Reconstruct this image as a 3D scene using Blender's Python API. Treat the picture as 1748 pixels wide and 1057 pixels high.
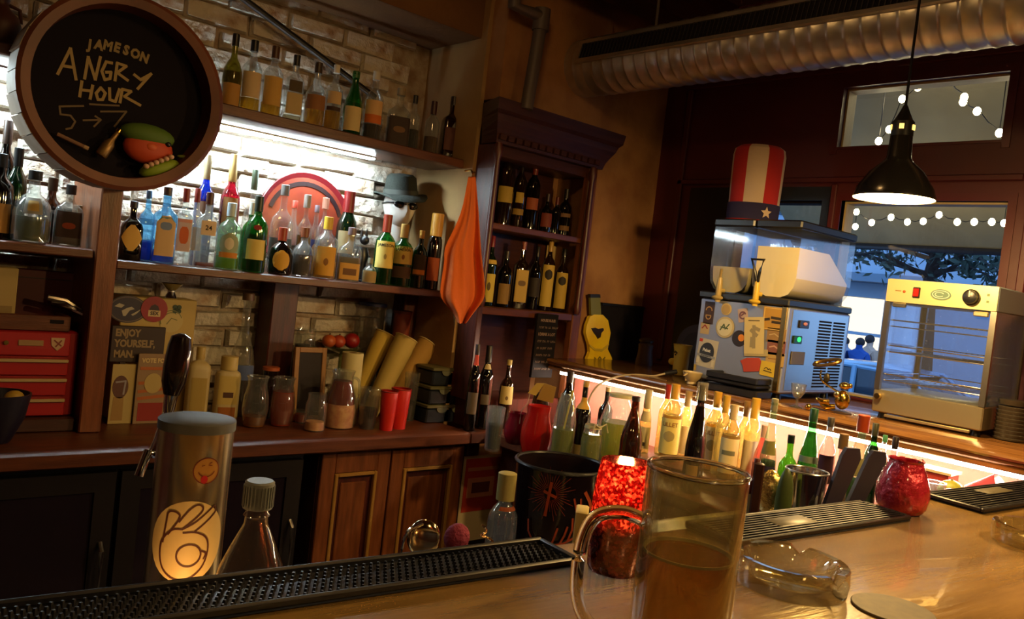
import bpy, bmesh, math, random
from mathutils import Vector, Matrix
for _o in list(bpy.data.objects):
    bpy.data.objects.remove(_o)
sc = bpy.context.scene
COL = sc.collection
PI = math.pi
R = math.radians
random.seed(7)

# ------------------------------------------------------------------ camera
FL = 1400.0                                   # focal length in pixels of the 1748x1057 frame
EYE = Vector((0, 0, 1.55))
_yaw, _pit, _rol = R(48), R(-2), R(6.6)
CF = Vector((math.cos(_yaw)*math.cos(_pit), math.sin(_yaw)*math.cos(_pit), math.sin(_pit)))
_r = Vector((math.sin(_yaw), -math.cos(_yaw), 0)); _u = _r.cross(CF)
CR = _r*math.cos(_rol) + _u*math.sin(_rol)
CU = -_r*math.sin(_rol) + _u*math.cos(_rol)
cd = bpy.data.cameras.new('camera'); cam = bpy.data.objects.new('camera', cd); COL.objects.link(cam)
cd.sensor_width = 36; cd.lens = FL/1748*36; cd.clip_start = 0.02; cd.clip_end = 200
M = Matrix((CR, CU, -CF)).transposed().to_4x4(); M.translation = EYE
cam.matrix_world = M
sc.camera = cam

def at(px, py, X=None, Y=None, Z=None, D=None):
    """world point seen at a pixel of the photograph, on the plane X=, Y=, Z= or at depth D"""
    d = CF + CR*((px-874)/FL) - CU*((py-528.5)/FL)
    t = X/d.x if X is not None else Y/d.y if Y is not None else (Z-EYE.z)/d.z if Z is not None else D
    return EYE + d*t
def depth(p): return (p-EYE).dot(CF)

# ------------------------------------------------------------------ world, exposure
w = bpy.data.worlds.new('dusk_sky'); sc.world = w; w.use_nodes = True
bg = w.node_tree.nodes['Background']; bg.inputs[0].default_value = (0.20, 0.38, 0.72, 1); bg.inputs[1].default_value = 2.8
vs = sc.view_settings; vs.view_transform = 'Standard'; vs.look = 'None'; vs.gamma = 1; vs.use_curve_mapping = False
vs.exposure = 0.0
cy = sc.cycles
cy.transparent_max_bounces = 40; cy.max_bounces = 10; cy.transmission_bounces = 10; cy.glossy_bounces = 4; cy.diffuse_bounces = 3
cy.use_denoising = True; cy.caustics_reflective = False; cy.caustics_refractive = False
cy.sample_clamp_indirect = 4.0; cy.blur_glossy = 0.5

# ------------------------------------------------------------------ materials
MATS = {}
def _new(name):
    m = bpy.data.materials.new(name); m.use_nodes = True
    nt = m.node_tree; nt.nodes.clear()
    out = nt.nodes.new('ShaderNodeOutputMaterial')
    return m, nt, out
def c4(c): return (c[0], c[1], c[2], 1)
def mat(name, col, rough=.5, metal=0.0, col2=None, scale=8.0, bump=0.0, bscale=40.0, stretch=None, bdist=.01, emit=None, estr=0.0, spec=.5, coat=0.0, thr=(.35, .65), detail=5.0):
    if name in MATS: return MATS[name]
    m, nt, out = _new(name)
    p = nt.nodes.new('ShaderNodeBsdfPrincipled')
    p.inputs['Base Color'].default_value = c4(col); p.inputs['Roughness'].default_value = rough
    p.inputs['Metallic'].default_value = metal; p.inputs['Specular IOR Level'].default_value = spec
    p.inputs['Coat Weight'].default_value = coat
    nt.links.new(p.outputs[0], out.inputs[0])
    if emit:
        p.inputs['Emission Color'].default_value = c4(emit); p.inputs['Emission Strength'].default_value = estr
    if col2 or bump:
        tc = nt.nodes.new('ShaderNodeTexCoord'); mp = nt.nodes.new('ShaderNodeMapping')
        nt.links.new(tc.outputs['Object'], mp.inputs[0])
        if stretch: mp.inputs['Scale'].default_value = stretch
    if col2:
        n = nt.nodes.new('ShaderNodeTexNoise'); n.inputs['Scale'].default_value = scale; n.inputs['Detail'].default_value = detail
        nt.links.new(mp.outputs[0], n.inputs['Vector'])
        r = nt.nodes.new('ShaderNodeValToRGB'); r.color_ramp.elements[0].position = thr[0]; r.color_ramp.elements[1].position = thr[1]
        r.color_ramp.elements[0].color = c4(col); r.color_ramp.elements[1].color = c4(col2)
        nt.links.new(n.outputs['Fac'], r.inputs[0]); nt.links.new(r.outputs[0], p.inputs['Base Color'])
    if bump:
        n2 = nt.nodes.new('ShaderNodeTexNoise'); n2.inputs['Scale'].default_value = bscale; n2.inputs['Detail'].default_value = 6
        nt.links.new(mp.outputs[0], n2.inputs['Vector'])
        b = nt.nodes.new('ShaderNodeBump'); b.inputs['Strength'].default_value = bump; b.inputs['Distance'].default_value = bdist
        nt.links.new(n2.outputs['Fac'], b.inputs['Height']); nt.links.new(b.outputs[0], p.inputs['Normal'])
    MATS[name] = m
    return m
def glass(name, col, dif=0.0, gloss=1.0, rough=.04, bump=0.0, bscale=60.0, dcol=None, f0=.07, pwr=3.2):
    """thin coloured glass: clear through-colour, fresnel gloss, optional share of diffuse body (frosting, print, dirt)"""
    if name in MATS: return MATS[name]
    m, nt, out = _new(name)
    t = nt.nodes.new('ShaderNodeBsdfTransparent'); t.inputs[0].default_value = c4(col)
    g = nt.nodes.new('ShaderNodeBsdfGlossy'); g.inputs['Roughness'].default_value = rough; g.inputs[0].default_value = (gloss, gloss, gloss, 1)
    f = nt.nodes.new('ShaderNodeLayerWeight'); f.inputs[0].default_value = .5      # same from both sides: a thin wall
    pw = nt.nodes.new('ShaderNodeMath'); pw.operation = 'POWER'; pw.inputs[1].default_value = pwr; nt.links.new(f.outputs['Facing'], pw.inputs[0])
    ml = nt.nodes.new('ShaderNodeMath'); ml.operation = 'MULTIPLY_ADD'; ml.inputs[1].default_value = .80; ml.inputs[2].default_value = f0; nt.links.new(pw.outputs[0], ml.inputs[0])
    mx = nt.nodes.new('ShaderNodeMixShader'); nt.links.new(ml.outputs[0], mx.inputs[0])
    base = t
    if dif > 0:
        d = nt.nodes.new('ShaderNodeBsdfDiffuse'); d.inputs[0].default_value = c4(dcol or col)
        tl = nt.nodes.new('ShaderNodeBsdfTranslucent'); tl.inputs[0].default_value = c4(dcol or col)
        dm = nt.nodes.new('ShaderNodeMixShader'); dm.inputs[0].default_value = .5
        nt.links.new(d.outputs[0], dm.inputs[1]); nt.links.new(tl.outputs[0], dm.inputs[2])
        bm_ = nt.nodes.new('ShaderNodeMixShader'); bm_.inputs[0].default_value = dif
        nt.links.new(t.outputs[0], bm_.inputs[1]); nt.links.new(dm.outputs[0], bm_.inputs[2]); base = bm_
    nt.links.new(base.outputs[0], mx.inputs[1]); nt.links.new(g.outputs[0], mx.inputs[2]); nt.links.new(mx.outputs[0], out.inputs[0])
    if bump:
        tc = nt.nodes.new('ShaderNodeTexCoord'); v = nt.nodes.new('ShaderNodeTexVoronoi'); v.inputs['Scale'].default_value = bscale
        nt.links.new(tc.outputs['Object'], v.inputs['Vector'])
        b = nt.nodes.new('ShaderNodeBump'); b.inputs['Strength'].default_value = bump; b.inputs['Distance'].default_value = .01
        nt.links.new(v.outputs['Distance'], b.inputs['Height']); nt.links.new(b.outputs[0], g.inputs['Normal']); nt.links.new(b.outputs[0], f.inputs['Normal'])
    MATS[name] = m
    return m
def solid_glass(name, col, ior=1.45, rough=0.0):
    if name in MATS: return MATS[name]
    m, nt, out = _new(name)
    p = nt.nodes.new('ShaderNodeBsdfPrincipled'); p.inputs['Base Color'].default_value = c4(col); p.inputs['Roughness'].default_value = rough
    p.inputs['Transmission Weight'].default_value = 1; p.inputs['IOR'].default_value = ior
    nt.links.new(p.outputs[0], out.inputs[0]); MATS[name] = m
    return m
def glow(name, col, s, sample=True):
    if name in MATS: return MATS[name]
    m, nt, out = _new(name)
    e = nt.nodes.new('ShaderNodeEmission'); e.inputs[0].default_value = c4(col); e.inputs[1].default_value = s
    nt.links.new(e.outputs[0], out.inputs[0]); MATS[name] = m
    if not sample: m.cycles.emission_sampling = 'NONE'
    return m
def C(h):                                     # sRGB hex -> linear
    v = [int(h[i:i+2], 16)/255 for i in (0, 2, 4)]
    return tuple((x/12.92 if x <= .04045 else ((x+.055)/1.055)**2.4) for x in v)
def paint(h, rough=.5, metal=0.0, coat=0.0):
    return mat('paint_%s_%d_%d_%d' % (h, rough*100, metal*100, coat*100), C(h), rough, metal, coat=coat)

W_DARK = mat('dark_stained_wood', (.055, .015, .008), .38, col2=(.035, .009, .005), scale=6, stretch=(1, 12, 12), bump=.12, bscale=30)
W_MID = mat('reddish_brown_wood', (.125, .036, .013), .35, col2=(.070, .019, .008), scale=5, stretch=(1.2, 10, 10), bump=.1, bscale=30)
W_MIDV = mat('reddish_brown_wood_upright', (.20, .062, .020), .35, col2=(.11, .032, .010), scale=5, stretch=(10, 10, 1.2), bump=.1, bscale=30)
W_DARKV = mat('dark_stained_wood_upright', (.085, .016, .010), .4, col2=(.045, .009, .006), scale=6, stretch=(12, 12, 1), bump=.1, bscale=30)
W_BAR = mat('varnished_bar_wood', (.40, .235, .070), .24, col2=(.26, .145, .040), scale=3.2, stretch=(1.2, 9, 9), bump=.10, bscale=14, coat=.35)
W_LEDGE = mat('varnished_ledge_wood', (.26, .12, .035), .22, col2=(.15, .062, .018), scale=4, stretch=(9, 1.2, 9), coat=.3)
RED_WALL = mat('dark_red_painted_wood', (.105, .016, .018), .45, col2=(.080, .012, .014), scale=3, bump=.08, bscale=18)
BRICK_W = mat('whitewashed_brick', (.62, .56, .47), .85, col2=(.40, .27, .17), scale=9, bump=1.0, bscale=20, bdist=.03, thr=(.50, .74))
MORTAR = mat('old_mortar', (.52, .45, .36), .95, col2=(.30, .20, .13), scale=14, bump=.8, bscale=50)
PLASTER = mat('warm_mottled_plaster', (.40, .20, .075), .9, col2=(.25, .105, .038), scale=5, bump=.6, bscale=14)
CEIL = mat('dark_brown_ceiling', (.12, .05, .028), .8, col2=(.07, .028, .017), scale=3, bump=.2)
STEEL = mat('brushed_steel', (.62, .60, .56), .28, 1.0, bump=.05, bscale=60, stretch=(1, 1, 30))
CHROME = mat('polished_steel', (.75, .74, .72), .10, 1.0)
GALV = mat('galvanised_sheet', (.68, .65, .58), .38, .9, col2=(.50, .47, .42), scale=9)
GOLD = mat('polished_brass', (.80, .52, .12), .18, 1.0)
BLACK = mat('black_plastic', (.010, .010, .012), .35)
BLACK_M = mat('black_matte', (.009, .007, .009), .8, spec=.15)
RUBBER = mat('black_rubber', (.007, .0065, .010), .45)
CLEAR = glass('clear_glass', (.90, .92, .90), dif=.10, dcol=(.75, .80, .80), f0=.09, pwr=2.4)
PANE = glass('window_glass', (.96, .97, .98), rough=.01, f0=.04, pwr=5)

# ------------------------------------------------------------------ mesh helpers
class MB:
    def __init__(s): s.v = []; s.f = []
    def add(s, v, f, mtx=None):
        n = len(s.v)
        s.v += [tuple(mtx @ Vector(p)) if mtx else tuple(p) for p in v]
        s.f += [tuple(i+n for i in q) for q in f]; return s
    def box(s, x0, x1, y0, y1, z0, z1, mtx=None):
        v = [(x, y, z) for z in (z0, z1) for y in (y0, y1) for x in (x0, x1)]
        return s.add(v, [(0, 2, 3, 1), (4, 5, 7, 6), (0, 1, 5, 4), (2, 6, 7, 3), (0, 4, 6, 2), (1, 3, 7, 5)], mtx)
    def bbox(s, x0, x1, y0, y1, z0, z1, b=.004, mtx=None):     # box with chamfered upright edges and rims
        def ring(ins, z):
            a0, a1, b0, b1 = x0+ins, x1-ins, y0+ins, y1-ins
            return [(a0+b, b0, z), (a1-b, b0, z), (a1, b0+b, z), (a1, b1-b, z), (a1-b, b1, z), (a0+b, b1, z), (a0, b1-b, z), (a0, b0+b, z)]
        rs = [ring(b, z0), ring(0, z0+b), ring(0, z1-b), ring(b, z1)]
        v = [p for q in rs for p in q]; f = [tuple(range(7, -1, -1)), tuple(range(24, 32))]
        for k in range(3):
            for i in range(8): f.append((k*8+i, k*8+(i+1) % 8, k*8+8+(i+1) % 8, k*8+8+i))
        return s.add(v, f, mtx)
    def lathe(s, prof, seg=20, n=2.0, dp=1.0, caps=(True, True), mtx=None):
        v = []; f = []
        for (z, r) in prof:
            for i in range(seg):
                x, y = cross(2*PI*i/seg, n, dp); v.append((x*r, y*r, z))
        for k in range(len(prof)-1):
            for i in range(seg):
                j = (i+1) % seg; f.append((k*seg+i, k*seg+j, (k+1)*seg+j, (k+1)*seg+i))
        if caps[0]: f.append(tuple(range(seg-1, -1, -1)))
        if caps[1]: f.append(tuple(range((len(prof)-1)*seg, len(prof)*seg)))
        return s.add(v, f, mtx)
    def tube(s, pts, r, seg=8, closed=False, caps=True):
        pts = [Vector(p) for p in pts]; N = len(pts); v = []; f = []; up = Vector((0, 0, 1))
        for i, p in enumerate(pts):
            a = pts[i-1] if (i > 0 or closed) else p; b = pts[(i+1) % N] if (i < N-1 or closed) else p
            t = (b-a).normalized()
            q = t.cross(up)
            if q.length < .05: q = t.cross(Vector((1, 0, 0)))
            q.normalize(); q2 = t.cross(q)
            rr = r[i] if isinstance(r, (list, tuple)) else r
            for k in range(seg):
                a_ = 2*PI*k/seg; v.append(p+q*(rr*math.cos(a_))+q2*(rr*math.sin(a_)))
        for i in range(N if closed else N-1):
            j = (i+1) % N
            for k in range(seg): f.append((i*seg+k, i*seg+(k+1) % seg, j*seg+(k+1) % seg, j*seg+k))
        if caps and not closed: f += [tuple(range(seg-1, -1, -1)), tuple(range((N-1)*seg, N*seg))]
        return s.add(v, f)
    def prism(s, poly, y0, y1, mtx=None):      # polygon in x,z extruded along y
        n = len(poly)
        v = [(x, y0, z) for x, z in poly]+[(x, y1, z) for x, z in poly]
        f = [tuple(range(n)), tuple(range(2*n-1, n-1, -1))]+[(i, i+n, (i+1) % n+n, (i+1) % n) for i in range(n)]
        return s.add(v, f, mtx)
    def ell(s, c, rx, ry, rz, seg=16, rings=10, mtx=None):
        prof = []; v = []; f = []
        for k in range(rings+1):
            a = -PI/2+PI*k/rings
            for i in range(seg):
                t = 2*PI*i/seg; v.append((c[0]+rx*math.cos(a)*math.cos(t), c[1]+ry*math.cos(a)*math.sin(t), c[2]+rz*math.sin(a)))
        for k in range(rings):
            for i in range(seg): f.append((k*seg+i, k*seg+(i+1) % seg, (k+1)*seg+(i+1) % seg, (k+1)*seg+i))
        return s.add(v, f, mtx)
    def strokes(s, lines, wd, y=0.0, th=.0006, closed=False):   # flat ribbons in the x,z plane facing -y
        for ln in lines:
            for (a, b) in zip(ln[:-1], ln[1:]):
                a = Vector(a); b = Vector(b); d = b-a
                if d.length < 1e-6: continue
                d.normalize(); q = Vector((-d.y, d.x))*wd/2; e = d*wd*.3
                P = [a-e-q, b+e-q, b+e+q, a-e+q]; th_i = th+(len(s.f) % 60)*2e-5
                s.prism([(p.x, p.y) for p in P], y-th_i, y)
        return s
    def build(s, name, m, parent=None, loc=(0, 0, 0), rz=0.0, smooth=True, rot=None):
        me = bpy.data.meshes.new(name); me.from_pydata(s.v, [], s.f); me.validate(); me.update()
        bm = bmesh.new(); bm.from_mesh(me); bmesh.ops.recalc_face_normals(bm, faces=bm.faces); bm.to_mesh(me); bm.free()
        if smooth:
            me.shade_smooth(); me.set_sharp_from_angle(angle=R(38))
        me.materials.append(m)
        o = bpy.data.objects.new(name, me); COL.objects.link(o)
        o.parent = parent; o.location = loc; o.rotation_euler = rot or (0, 0, rz)
        return o
def cross(t, n=2.0, dp=1.0):
    c, s_ = math.cos(t), math.sin(t)
    if n == 2.0: return c, s_*dp
    return math.copysign(abs(c)**(2/n), c), math.copysign(abs(s_)**(2/n), s_)*dp
def thing(name, label, cat, loc=(0, 0, 0), rz=0.0, group=None, rot=None):
    o = bpy.data.objects.new(name, None); COL.objects.link(o); o.empty_display_size = .05
    o.location = loc; o.rotation_euler = rot or (0, 0, rz); o['label'] = label; o['category'] = cat
    if group: o['group'] = group
    return o
def tag(o, label, cat, group=None):
    o['label'] = label; o['category'] = cat
    if group: o['group'] = group
    return o
def struct(o): o['kind'] = 'structure'; return o
def share(src, parent, loc=(0, 0, 0), rz=0.0, rot=None):
    o = src.copy(); COL.objects.link(o); o.parent = parent; o.location = loc; o.rotation_euler = rot or (0, 0, rz); return o
def copy_tree(o, parent=None):
    c = o.copy(); COL.objects.link(c); c.parent = parent
    for ch in list(o.children): copy_tree(ch, c)
    return c
_tc = {}
def text2d(s, size, bold=0.0, align='CENTER'):
    cu = bpy.data.curves.new('t', 'FONT'); cu.body = s; cu.size = size; cu.align_x = align; cu.align_y = 'CENTER'; cu.offset = bold; cu.resolution_u = 2
    o = bpy.data.objects.new('t', cu); COL.objects.link(o)
    bpy.context.view_layer.update()
    me = bpy.data.meshes.new_from_object(o.evaluated_get(bpy.context.evaluated_depsgraph_get()))
    v = [(p.co.x, p.co.y) for p in me.vertices]; f = [tuple(q.vertices) for q in me.polygons]
    bpy.data.objects.remove(o); bpy.data.curves.remove(cu); bpy.data.meshes.remove(me)
    return v, f
def text(name, s, size, m, parent, x, y, z, bold=0.0, tilt=0.0, sx=1.0, align='CENTER'):
    """flat lettering facing -y"""
    v, f = text2d(s, size, bold, align); c, q = math.cos(tilt), math.sin(tilt)
    mb = MB(); mb.add([(x+(a*sx*c-b*q), y, z+(a*sx*q+b*c)) for a, b in v], f)
    return mb.build(name, m, parent, smooth=False)
def wrap(v, f, r, z, n=2.0, dp=1.0, th0=-PI/2):
    """bend flat (x,z) shapes round a body of radius r, front at -y"""
    mb = MB(); out = []
    for a, b in v:
        if n != 2.0: out.append((a, -r*dp-.0006, z+b)); continue
        t = th0+a/r; x, y = cross(t, n, dp); out.append((x*r, y*r, z+b))
    return mb.add(out, f)
def stroke2d(lines, wd):
    v = []; f = []
    for ln in lines:
        for (a, b) in zip(ln[:-1], ln[1:]):
            a = Vector(a); b = Vector(b); d = b-a
            if d.length < 1e-6: continue
            k = max(1, int(d.length/.006)); d.normalize(); q = Vector((-d.y, d.x))*wd/2; a = a-d*wd*.3; b = b+d*wd*.3
            for i in range(k):
                p0 = a.lerp(b, i/k); p1 = a.lerp(b, (i+1)/k); n0 = len(v)
                v += [tuple(p0-q), tuple(p1-q), tuple(p1+q), tuple(p0+q)]; f.append((n0, n0+1, n0+2, n0+3))
    return v, f
def disc2d(rx, rz, cx=0, cz=0, rings=5, seg=24):
    v = [(cx, cz)]; f = []
    for k in range(1, rings+1):
        for i in range(seg):
            a = 2*PI*i/seg; v.append((cx+rx*k/rings*math.cos(a), cz+rz*k/rings*math.sin(a)))
    for i in range(seg): f.append((0, 1+i, 1+(i+1) % seg))
    for k in range(rings-1):
        for i in range(seg):
            j = (i+1) % seg; f.append((1+k*seg+i, 1+(k+1)*seg+i, 1+(k+1)*seg+j, 1+k*seg+j))
    return v, f
def arc(cx, cz, rx, rz, a0, a1, n=14): return [(cx+rx*math.cos(R(a0+(a1-a0)*i/n)), cz+rz*math.sin(R(a0+(a1-a0)*i/n))) for i in range(n+1)]
# ================================================================== ROOM SHELL
XW, YB, XR, YC = 3.35, 3.20, 2.20, 2.72       # window wall, alcove back wall, alcove return, corner wall
ZC, ZL, ZM, ZT, ZBAR = .90, 1.22, 1.47, 2.05, 1.19
struct(MB().box(-2.4, 3.5, -2.6, 3.5, -.1, 0).build('floor', mat('dark_floor_boards', (.05, .022, .012), .5, col2=(.03, .012, .008), scale=4, stretch=(1, 10, 1))))
struct(MB().box(-2.4, 3.5, -2.6, 3.5, 2.98, 3.08).build('ceiling', CEIL))
struct(MB().box(-2.5, -2.4, -2.6, 3.5, 0, 2.98).build('wall_left', RED_WALL))
struct(MB().box(-2.4, 3.5, -2.7, -2.6, 0, 2.98).build('wall_front', RED_WALL))
wb = struct(MB().box(-2.4, XR, YB+.02, YB+.3, 0, 2.98).build('wall_back', MORTAR))
# bricks of the alcove wall: a few shared shapes, each brick a part
protos = []
for k in range(6):
    mb = MB(); L, H = .250, .073
    bx_ = [random.uniform(-.009, .009) for _ in range(16)]
    def rr(i): return bx_[i % 16]
    x0, x1, z0, z1 = rr(0), L+rr(1), rr(2)*.6, H+rr(3)*.6
    b = .009
    mb.add([(x0, .022, z0), (x1, .022, z0+rr(4)), (x1, .022, z1), (x0, .022, z1+rr(5)),
            (x0+b, .004+rr(6)*.8, z0+b*.7), (x1-b, rr(7)*.8, z0+b*.7+rr(4)), (x1-b, .003+rr(8)*.8, z1-b*.7), (x0+b, rr(9)*.8, z1-b*.7+rr(5)),
            ((x0+x1)/2, -.004+rr(10), (z0+z1)/2)],
           [(0, 1, 5, 4), (1, 2, 6, 5), (2, 3, 7, 6), (3, 0, 4, 7), (4, 5, 8), (5, 6, 8), (6, 7, 8), (7, 4, 8)])
    protos.append(mb)
bricks = [p.build('brick', BRICK_W, wb) for p in protos]
nb = 0
for row in range(23):
    z = .84+row*.0775; off = (row % 2)*.128+random.uniform(-.02, .02)
    for k in range(9):
        x = .06+off+k*.258
        if x+.246 > XR: continue
        loc = (x, YB-.008, z)
        if nb < 6: bricks[nb].location = loc
        else: share(bricks[random.randrange(6)], wb, loc)
        nb += 1
struct(MB().box(XR, XR+.02, 2.80, YB+.3, 0, 2.98).build('wall_alcove', mat('ochre_plaster', (.42, .27, .11), .9, col2=(.30, .17, .07), scale=3, bump=.3, bscale=12)))
CY = 2.68
cx0 = XR+.03; cx1 = at(1000, 380, Y=CY).x; cw = cx1-cx0
struct(MB().box(cx1+.05, XW, YC, 3.05, 0, 2.98).box(XR+.02, cx1+.05, 2.95, 3.05, 0, 2.98).box(XR+.02, cx1+.05, CY+.02, 2.95, 2.31, 2.98).build('wall_corner', PLASTER, smooth=False))
# soffit over the alcove and dark joists
struct(MB().box(-2.4, XR, 2.84, YB+.02, 2.575, 2.98).build('trim_1', mat('ochre_brown_soffit', (.20, .095, .03), .85, col2=(.12, .05, .02), scale=2.5, bump=.2)))
for k, y in enumerate((2.35, 1.2, .05, -1.1)):
    struct(MB().box(-2.4, XW, y, y+.16, 2.80, 2.98).build('trim_%d' % (k+2), W_DARK))
# window wall, built round its three openings
wr = MB()
WIN = [(1.074, 1.712, 1.235, 2.05), (1.80, 2.24, 1.235, 2.05), (1.125, 1.765, 2.28, 2.535)]
def rb(y0, y1, z0, z1): wr.box(XW, XW+.1, y0, y1, z0, z1)
rb(-2.6, YC, 0, 1.235); rb(-2.6, 1.074, 1.235, 2.05); rb(1.712, 1.80, 1.235, 2.05); rb(2.24, YC, 1.235, 2.05)
rb(-2.6, YC, 2.05, 2.28); rb(-2.6, 1.125, 2.28, 2.535); rb(1.765, YC, 2.28, 2.535); rb(-2.6, YC, 2.535, 2.98)
struct(wr.build('wall_right', RED_WALL, smooth=False))
FR_R = mat('dark_red_gloss_frame', (.10, .014, .016), .35)
FR_C = mat('cream_window_reveal', (.55, .42, .20), .5)
for k, (y0, y1, z0, z1) in enumerate(WIN):
    m = FR_R if k != 1 else BLACK
    t = .03 if k != 1 else .06
    e = bpy.data.objects.new('window_%d' % (k+1), None); COL.objects.link(e); e['kind'] = 'structure'; e.location = (XW+.05, (y0+y1)/2, z0)
    a, h = (y1-y0)/2, z1-z0
    f = MB(); f.box(-.055, -.02, -a-t, -a, -t, h+t).box(-.055, -.02, a, a+t+(.0 if k != 1 else .20), -t, h+t).box(-.055, -.02, -a, a, h, h+t).box(-.055, -.02, -a, a, -t+.02, 0)
    f.build('frame', m, e, smooth=False)
    g = MB(); g.box(-.02, .05, -a, -a+.008, 0, h).box(-.02, .05, a-.008, a, 0, h).box(-.02, .05, -a+.008, a-.008, h-.008, h).box(-.02, .05, -a+.008, a-.008, 0, .008)
    g.build('reveal', FR_C if k != 1 else BLACK_M, e, smooth=False)
    MB().box(.0, .004, -a+.008, a-.008, .008, h-.008).build('pane', PANE, e, smooth=False)
# mouldings on the red wall
for k, (y0, y1, z0, z1) in enumerate([(1.03, 2.58, 2.125, 2.15), (1.04, 2.60, 2.60, 2.625), (2.55, 2.58, 1.24, 2.6), (.98, 1.01, 1.24, 2.6), (1.735, 1.76, 1.24, 2.12)]):
    struct(MB().bbox(XW-.018, XW, y0, y1, z0, z1, .004).build('trim_%d' % (k+6), RED_WALL))

# ================================================================== OUTSIDE THE WINDOW
SG = -.55
struct(MB().box(3.5, 40, -30, 40, SG-.2, SG).build('street', mat('asphalt', (.09, .10, .12), .8, col2=(.06, .07, .09), scale=2)))
fac = thing('shop_building', 'pale blue plastered street front with a glowing shop opening across the road', 'building', (20, 9, SG))
FAC = mat('pale_blue_render', (.42, .52, .62), .85, col2=(.36, .46, .56), scale=.6)
# opening: local y (=world y-9) from shop px
oy0 = at(1507, 560, X=20).y-9; oy1 = at(1405, 560, X=20).y-9; oz = at(1460, 506, X=20).z-SG
MB().box(0, .6, -12, oy0, 0, 6.5).box(0, .6, oy1, 14, 0, 6.5).box(0, .6, oy0, oy1, oz, 6.5).build('wall', FAC, fac, smooth=False)
MB().box(4.0, 4.1, oy0-3, oy1+3, 0, oz+.4).build('back_wall', glow('lit_shop_interior', (1, .86, .62), 1.7), fac, smooth=False)
MB().box(.1, .2, oy0-.02, oy1, oz-.95, oz-.87).build('transom_bar', paint('9db4c8', .5), fac, smooth=False)
MB().box(-.1, .1, oy0-.28, oy0, 0, oz+.1).box(-.1, .1, oy0-.75, oy0-.55, 0, oz).build('pillar', paint('b8c6d2', .6), fac, smooth=False)
MB().box(-.9, .1, oy0-1.2, oy1, oz+.35, oz+.55).build('canopy', paint('6f8597', .6), fac, smooth=False)
MB().box(-.06, .05, -12, 14, 4.2, 4.4).build('string_course', paint('8ea3b4', .6), fac, smooth=False)
for k in range(6):
    yy = -10+k*4
    f = MB().box(-.03, .05, yy, yy+1.3, 4.7, 6.2).build('upper_window', paint('3a4a5e', .3), fac, smooth=False)
# people in front of the shop
def person(px, X, top, shirt, hair, pants, label, turn):
    p = at(px, 600, X=X); zt = at(px, top, X=X).z; h = zt-SG; s = h/1.72
    t = thing('person', label, 'person', (X, p.y, SG), turn)
    me = bpy.data.meshes.new('body')
    J = [(0, 0, .95, .18), (0, 0, 1.18, .19), (0, 0, 1.37, .19), (0, 0, 1.49, .075), (0, -.01, 1.58, .085), (0, -.01, 1.66, .075),
         (.20, 0, 1.38, .085), (.27, -.03, 1.14, .065), (.22, -.14, .93, .042), (-.20, 0, 1.38, .085), (-.27, .0, 1.14, .065), (-.24, -.08, .90, .042),
         (.09, 0, .88, .095), (.10, -.02, .48, .07), (.10, 0, .06, .05), (.10, -.12, .04, .04), (-.09, 0, .88, .095), (-.10, .02, .48, .07), (-.10, .03, .06, .05), (-.10, -.1, .04, .04)]
    E = [(0, 1), (1, 2), (2, 3), (3, 4), (4, 5), (2, 6), (6, 7), (7, 8), (2, 9), (9, 10), (10, 11), (0, 12), (12, 13), (13, 14), (14, 15), (0, 16), (16, 17), (17, 18), (18, 19)]
    me.from_pydata([(a*s, b*s, c*s) for a, b, c, _ in J], E, [])
    o = bpy.data.objects.new('body', me); COL.objects.link(o); o.parent = t
    sk = o.modifiers.new('skin', 'SKIN'); o.modifiers.new('sub', 'SUBSURF').render_levels = 1
    for i, q in enumerate(me.skin_vertices[0].data): q.radius = (J[i][3]*s, J[i][3]*s*.8); q.use_root = (i == 0)
    me.materials.append(paint(shirt, .9))
    MB().ell((0, .012*s, 1.645*s), .098*s, .105*s, .10*s, 12, 8).build('hair', paint(hair, .8), t)
    MB().lathe([(.40*s, .125*s), (.7*s, .14*s), (.98*s, .175*s), (1.0*s, .17*s)], 12, dp=.8).build('trousers', paint(pants, .9), t)
person(1466, 17.6, 578, '1f4f9a', '241a1a', '22304a', 'person in a bright blue jacket seen from behind outside the lit shop', R(-95))
person(1441, 18.6, 577, 'a3a8b8', '3a2c28', '3b2f3a', 'person in a pale grey top left of the blue jacket', R(-60))
person(1428, 17.4, 577, '7d6f8c', '4a3a30', '2c2c3c', 'person in a mauve top beside the slush machine louvres', R(-120))
person(1483, 18.4, 573, 'c9a58c', '2a1c18', '6d4a40', 'person in a tan top right of the blue jacket', R(60))
# parked car
cp = at(1470, 690, X=11.5)
car = thing('parked_car', 'light blue parked car with dark windows in the street', 'car', (11.5, cp.y-.55, SG), R(90))
CARP = mat('pale_blue_car_paint', (.20, .38, .55), .25, coat=.6)
zs = (at(1440, 612, X=11.5).z-SG)/1.43
def loft(name, secs, m, parent):
    mb = MB(); n = len(secs[0]); v = [p for q in secs for p in q]; f = []
    for k in range(len(secs)-1):
        for i in range(n): f.append((k*n+i, k*n+(i+1) % n, (k+1)*n+(i+1) % n, (k+1)*n+i))
    f += [tuple(range(n)), tuple(range((len(secs)-1)*n, len(secs)*n))]
    return mb.add(v, f).build(name, m, parent)
def csec(x, z0, z1, hw): return [(x, -hw*.93, z0), (x, hw*.93, z0), (x, hw, z0+(z1-z0)*.35), (x, hw*.97, z1-.06), (x, hw*.8, z1), (x, -hw*.8, z1), (x, -hw*.97, z1-.06), (x, -hw, z0+(z1-z0)*.35)]
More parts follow.
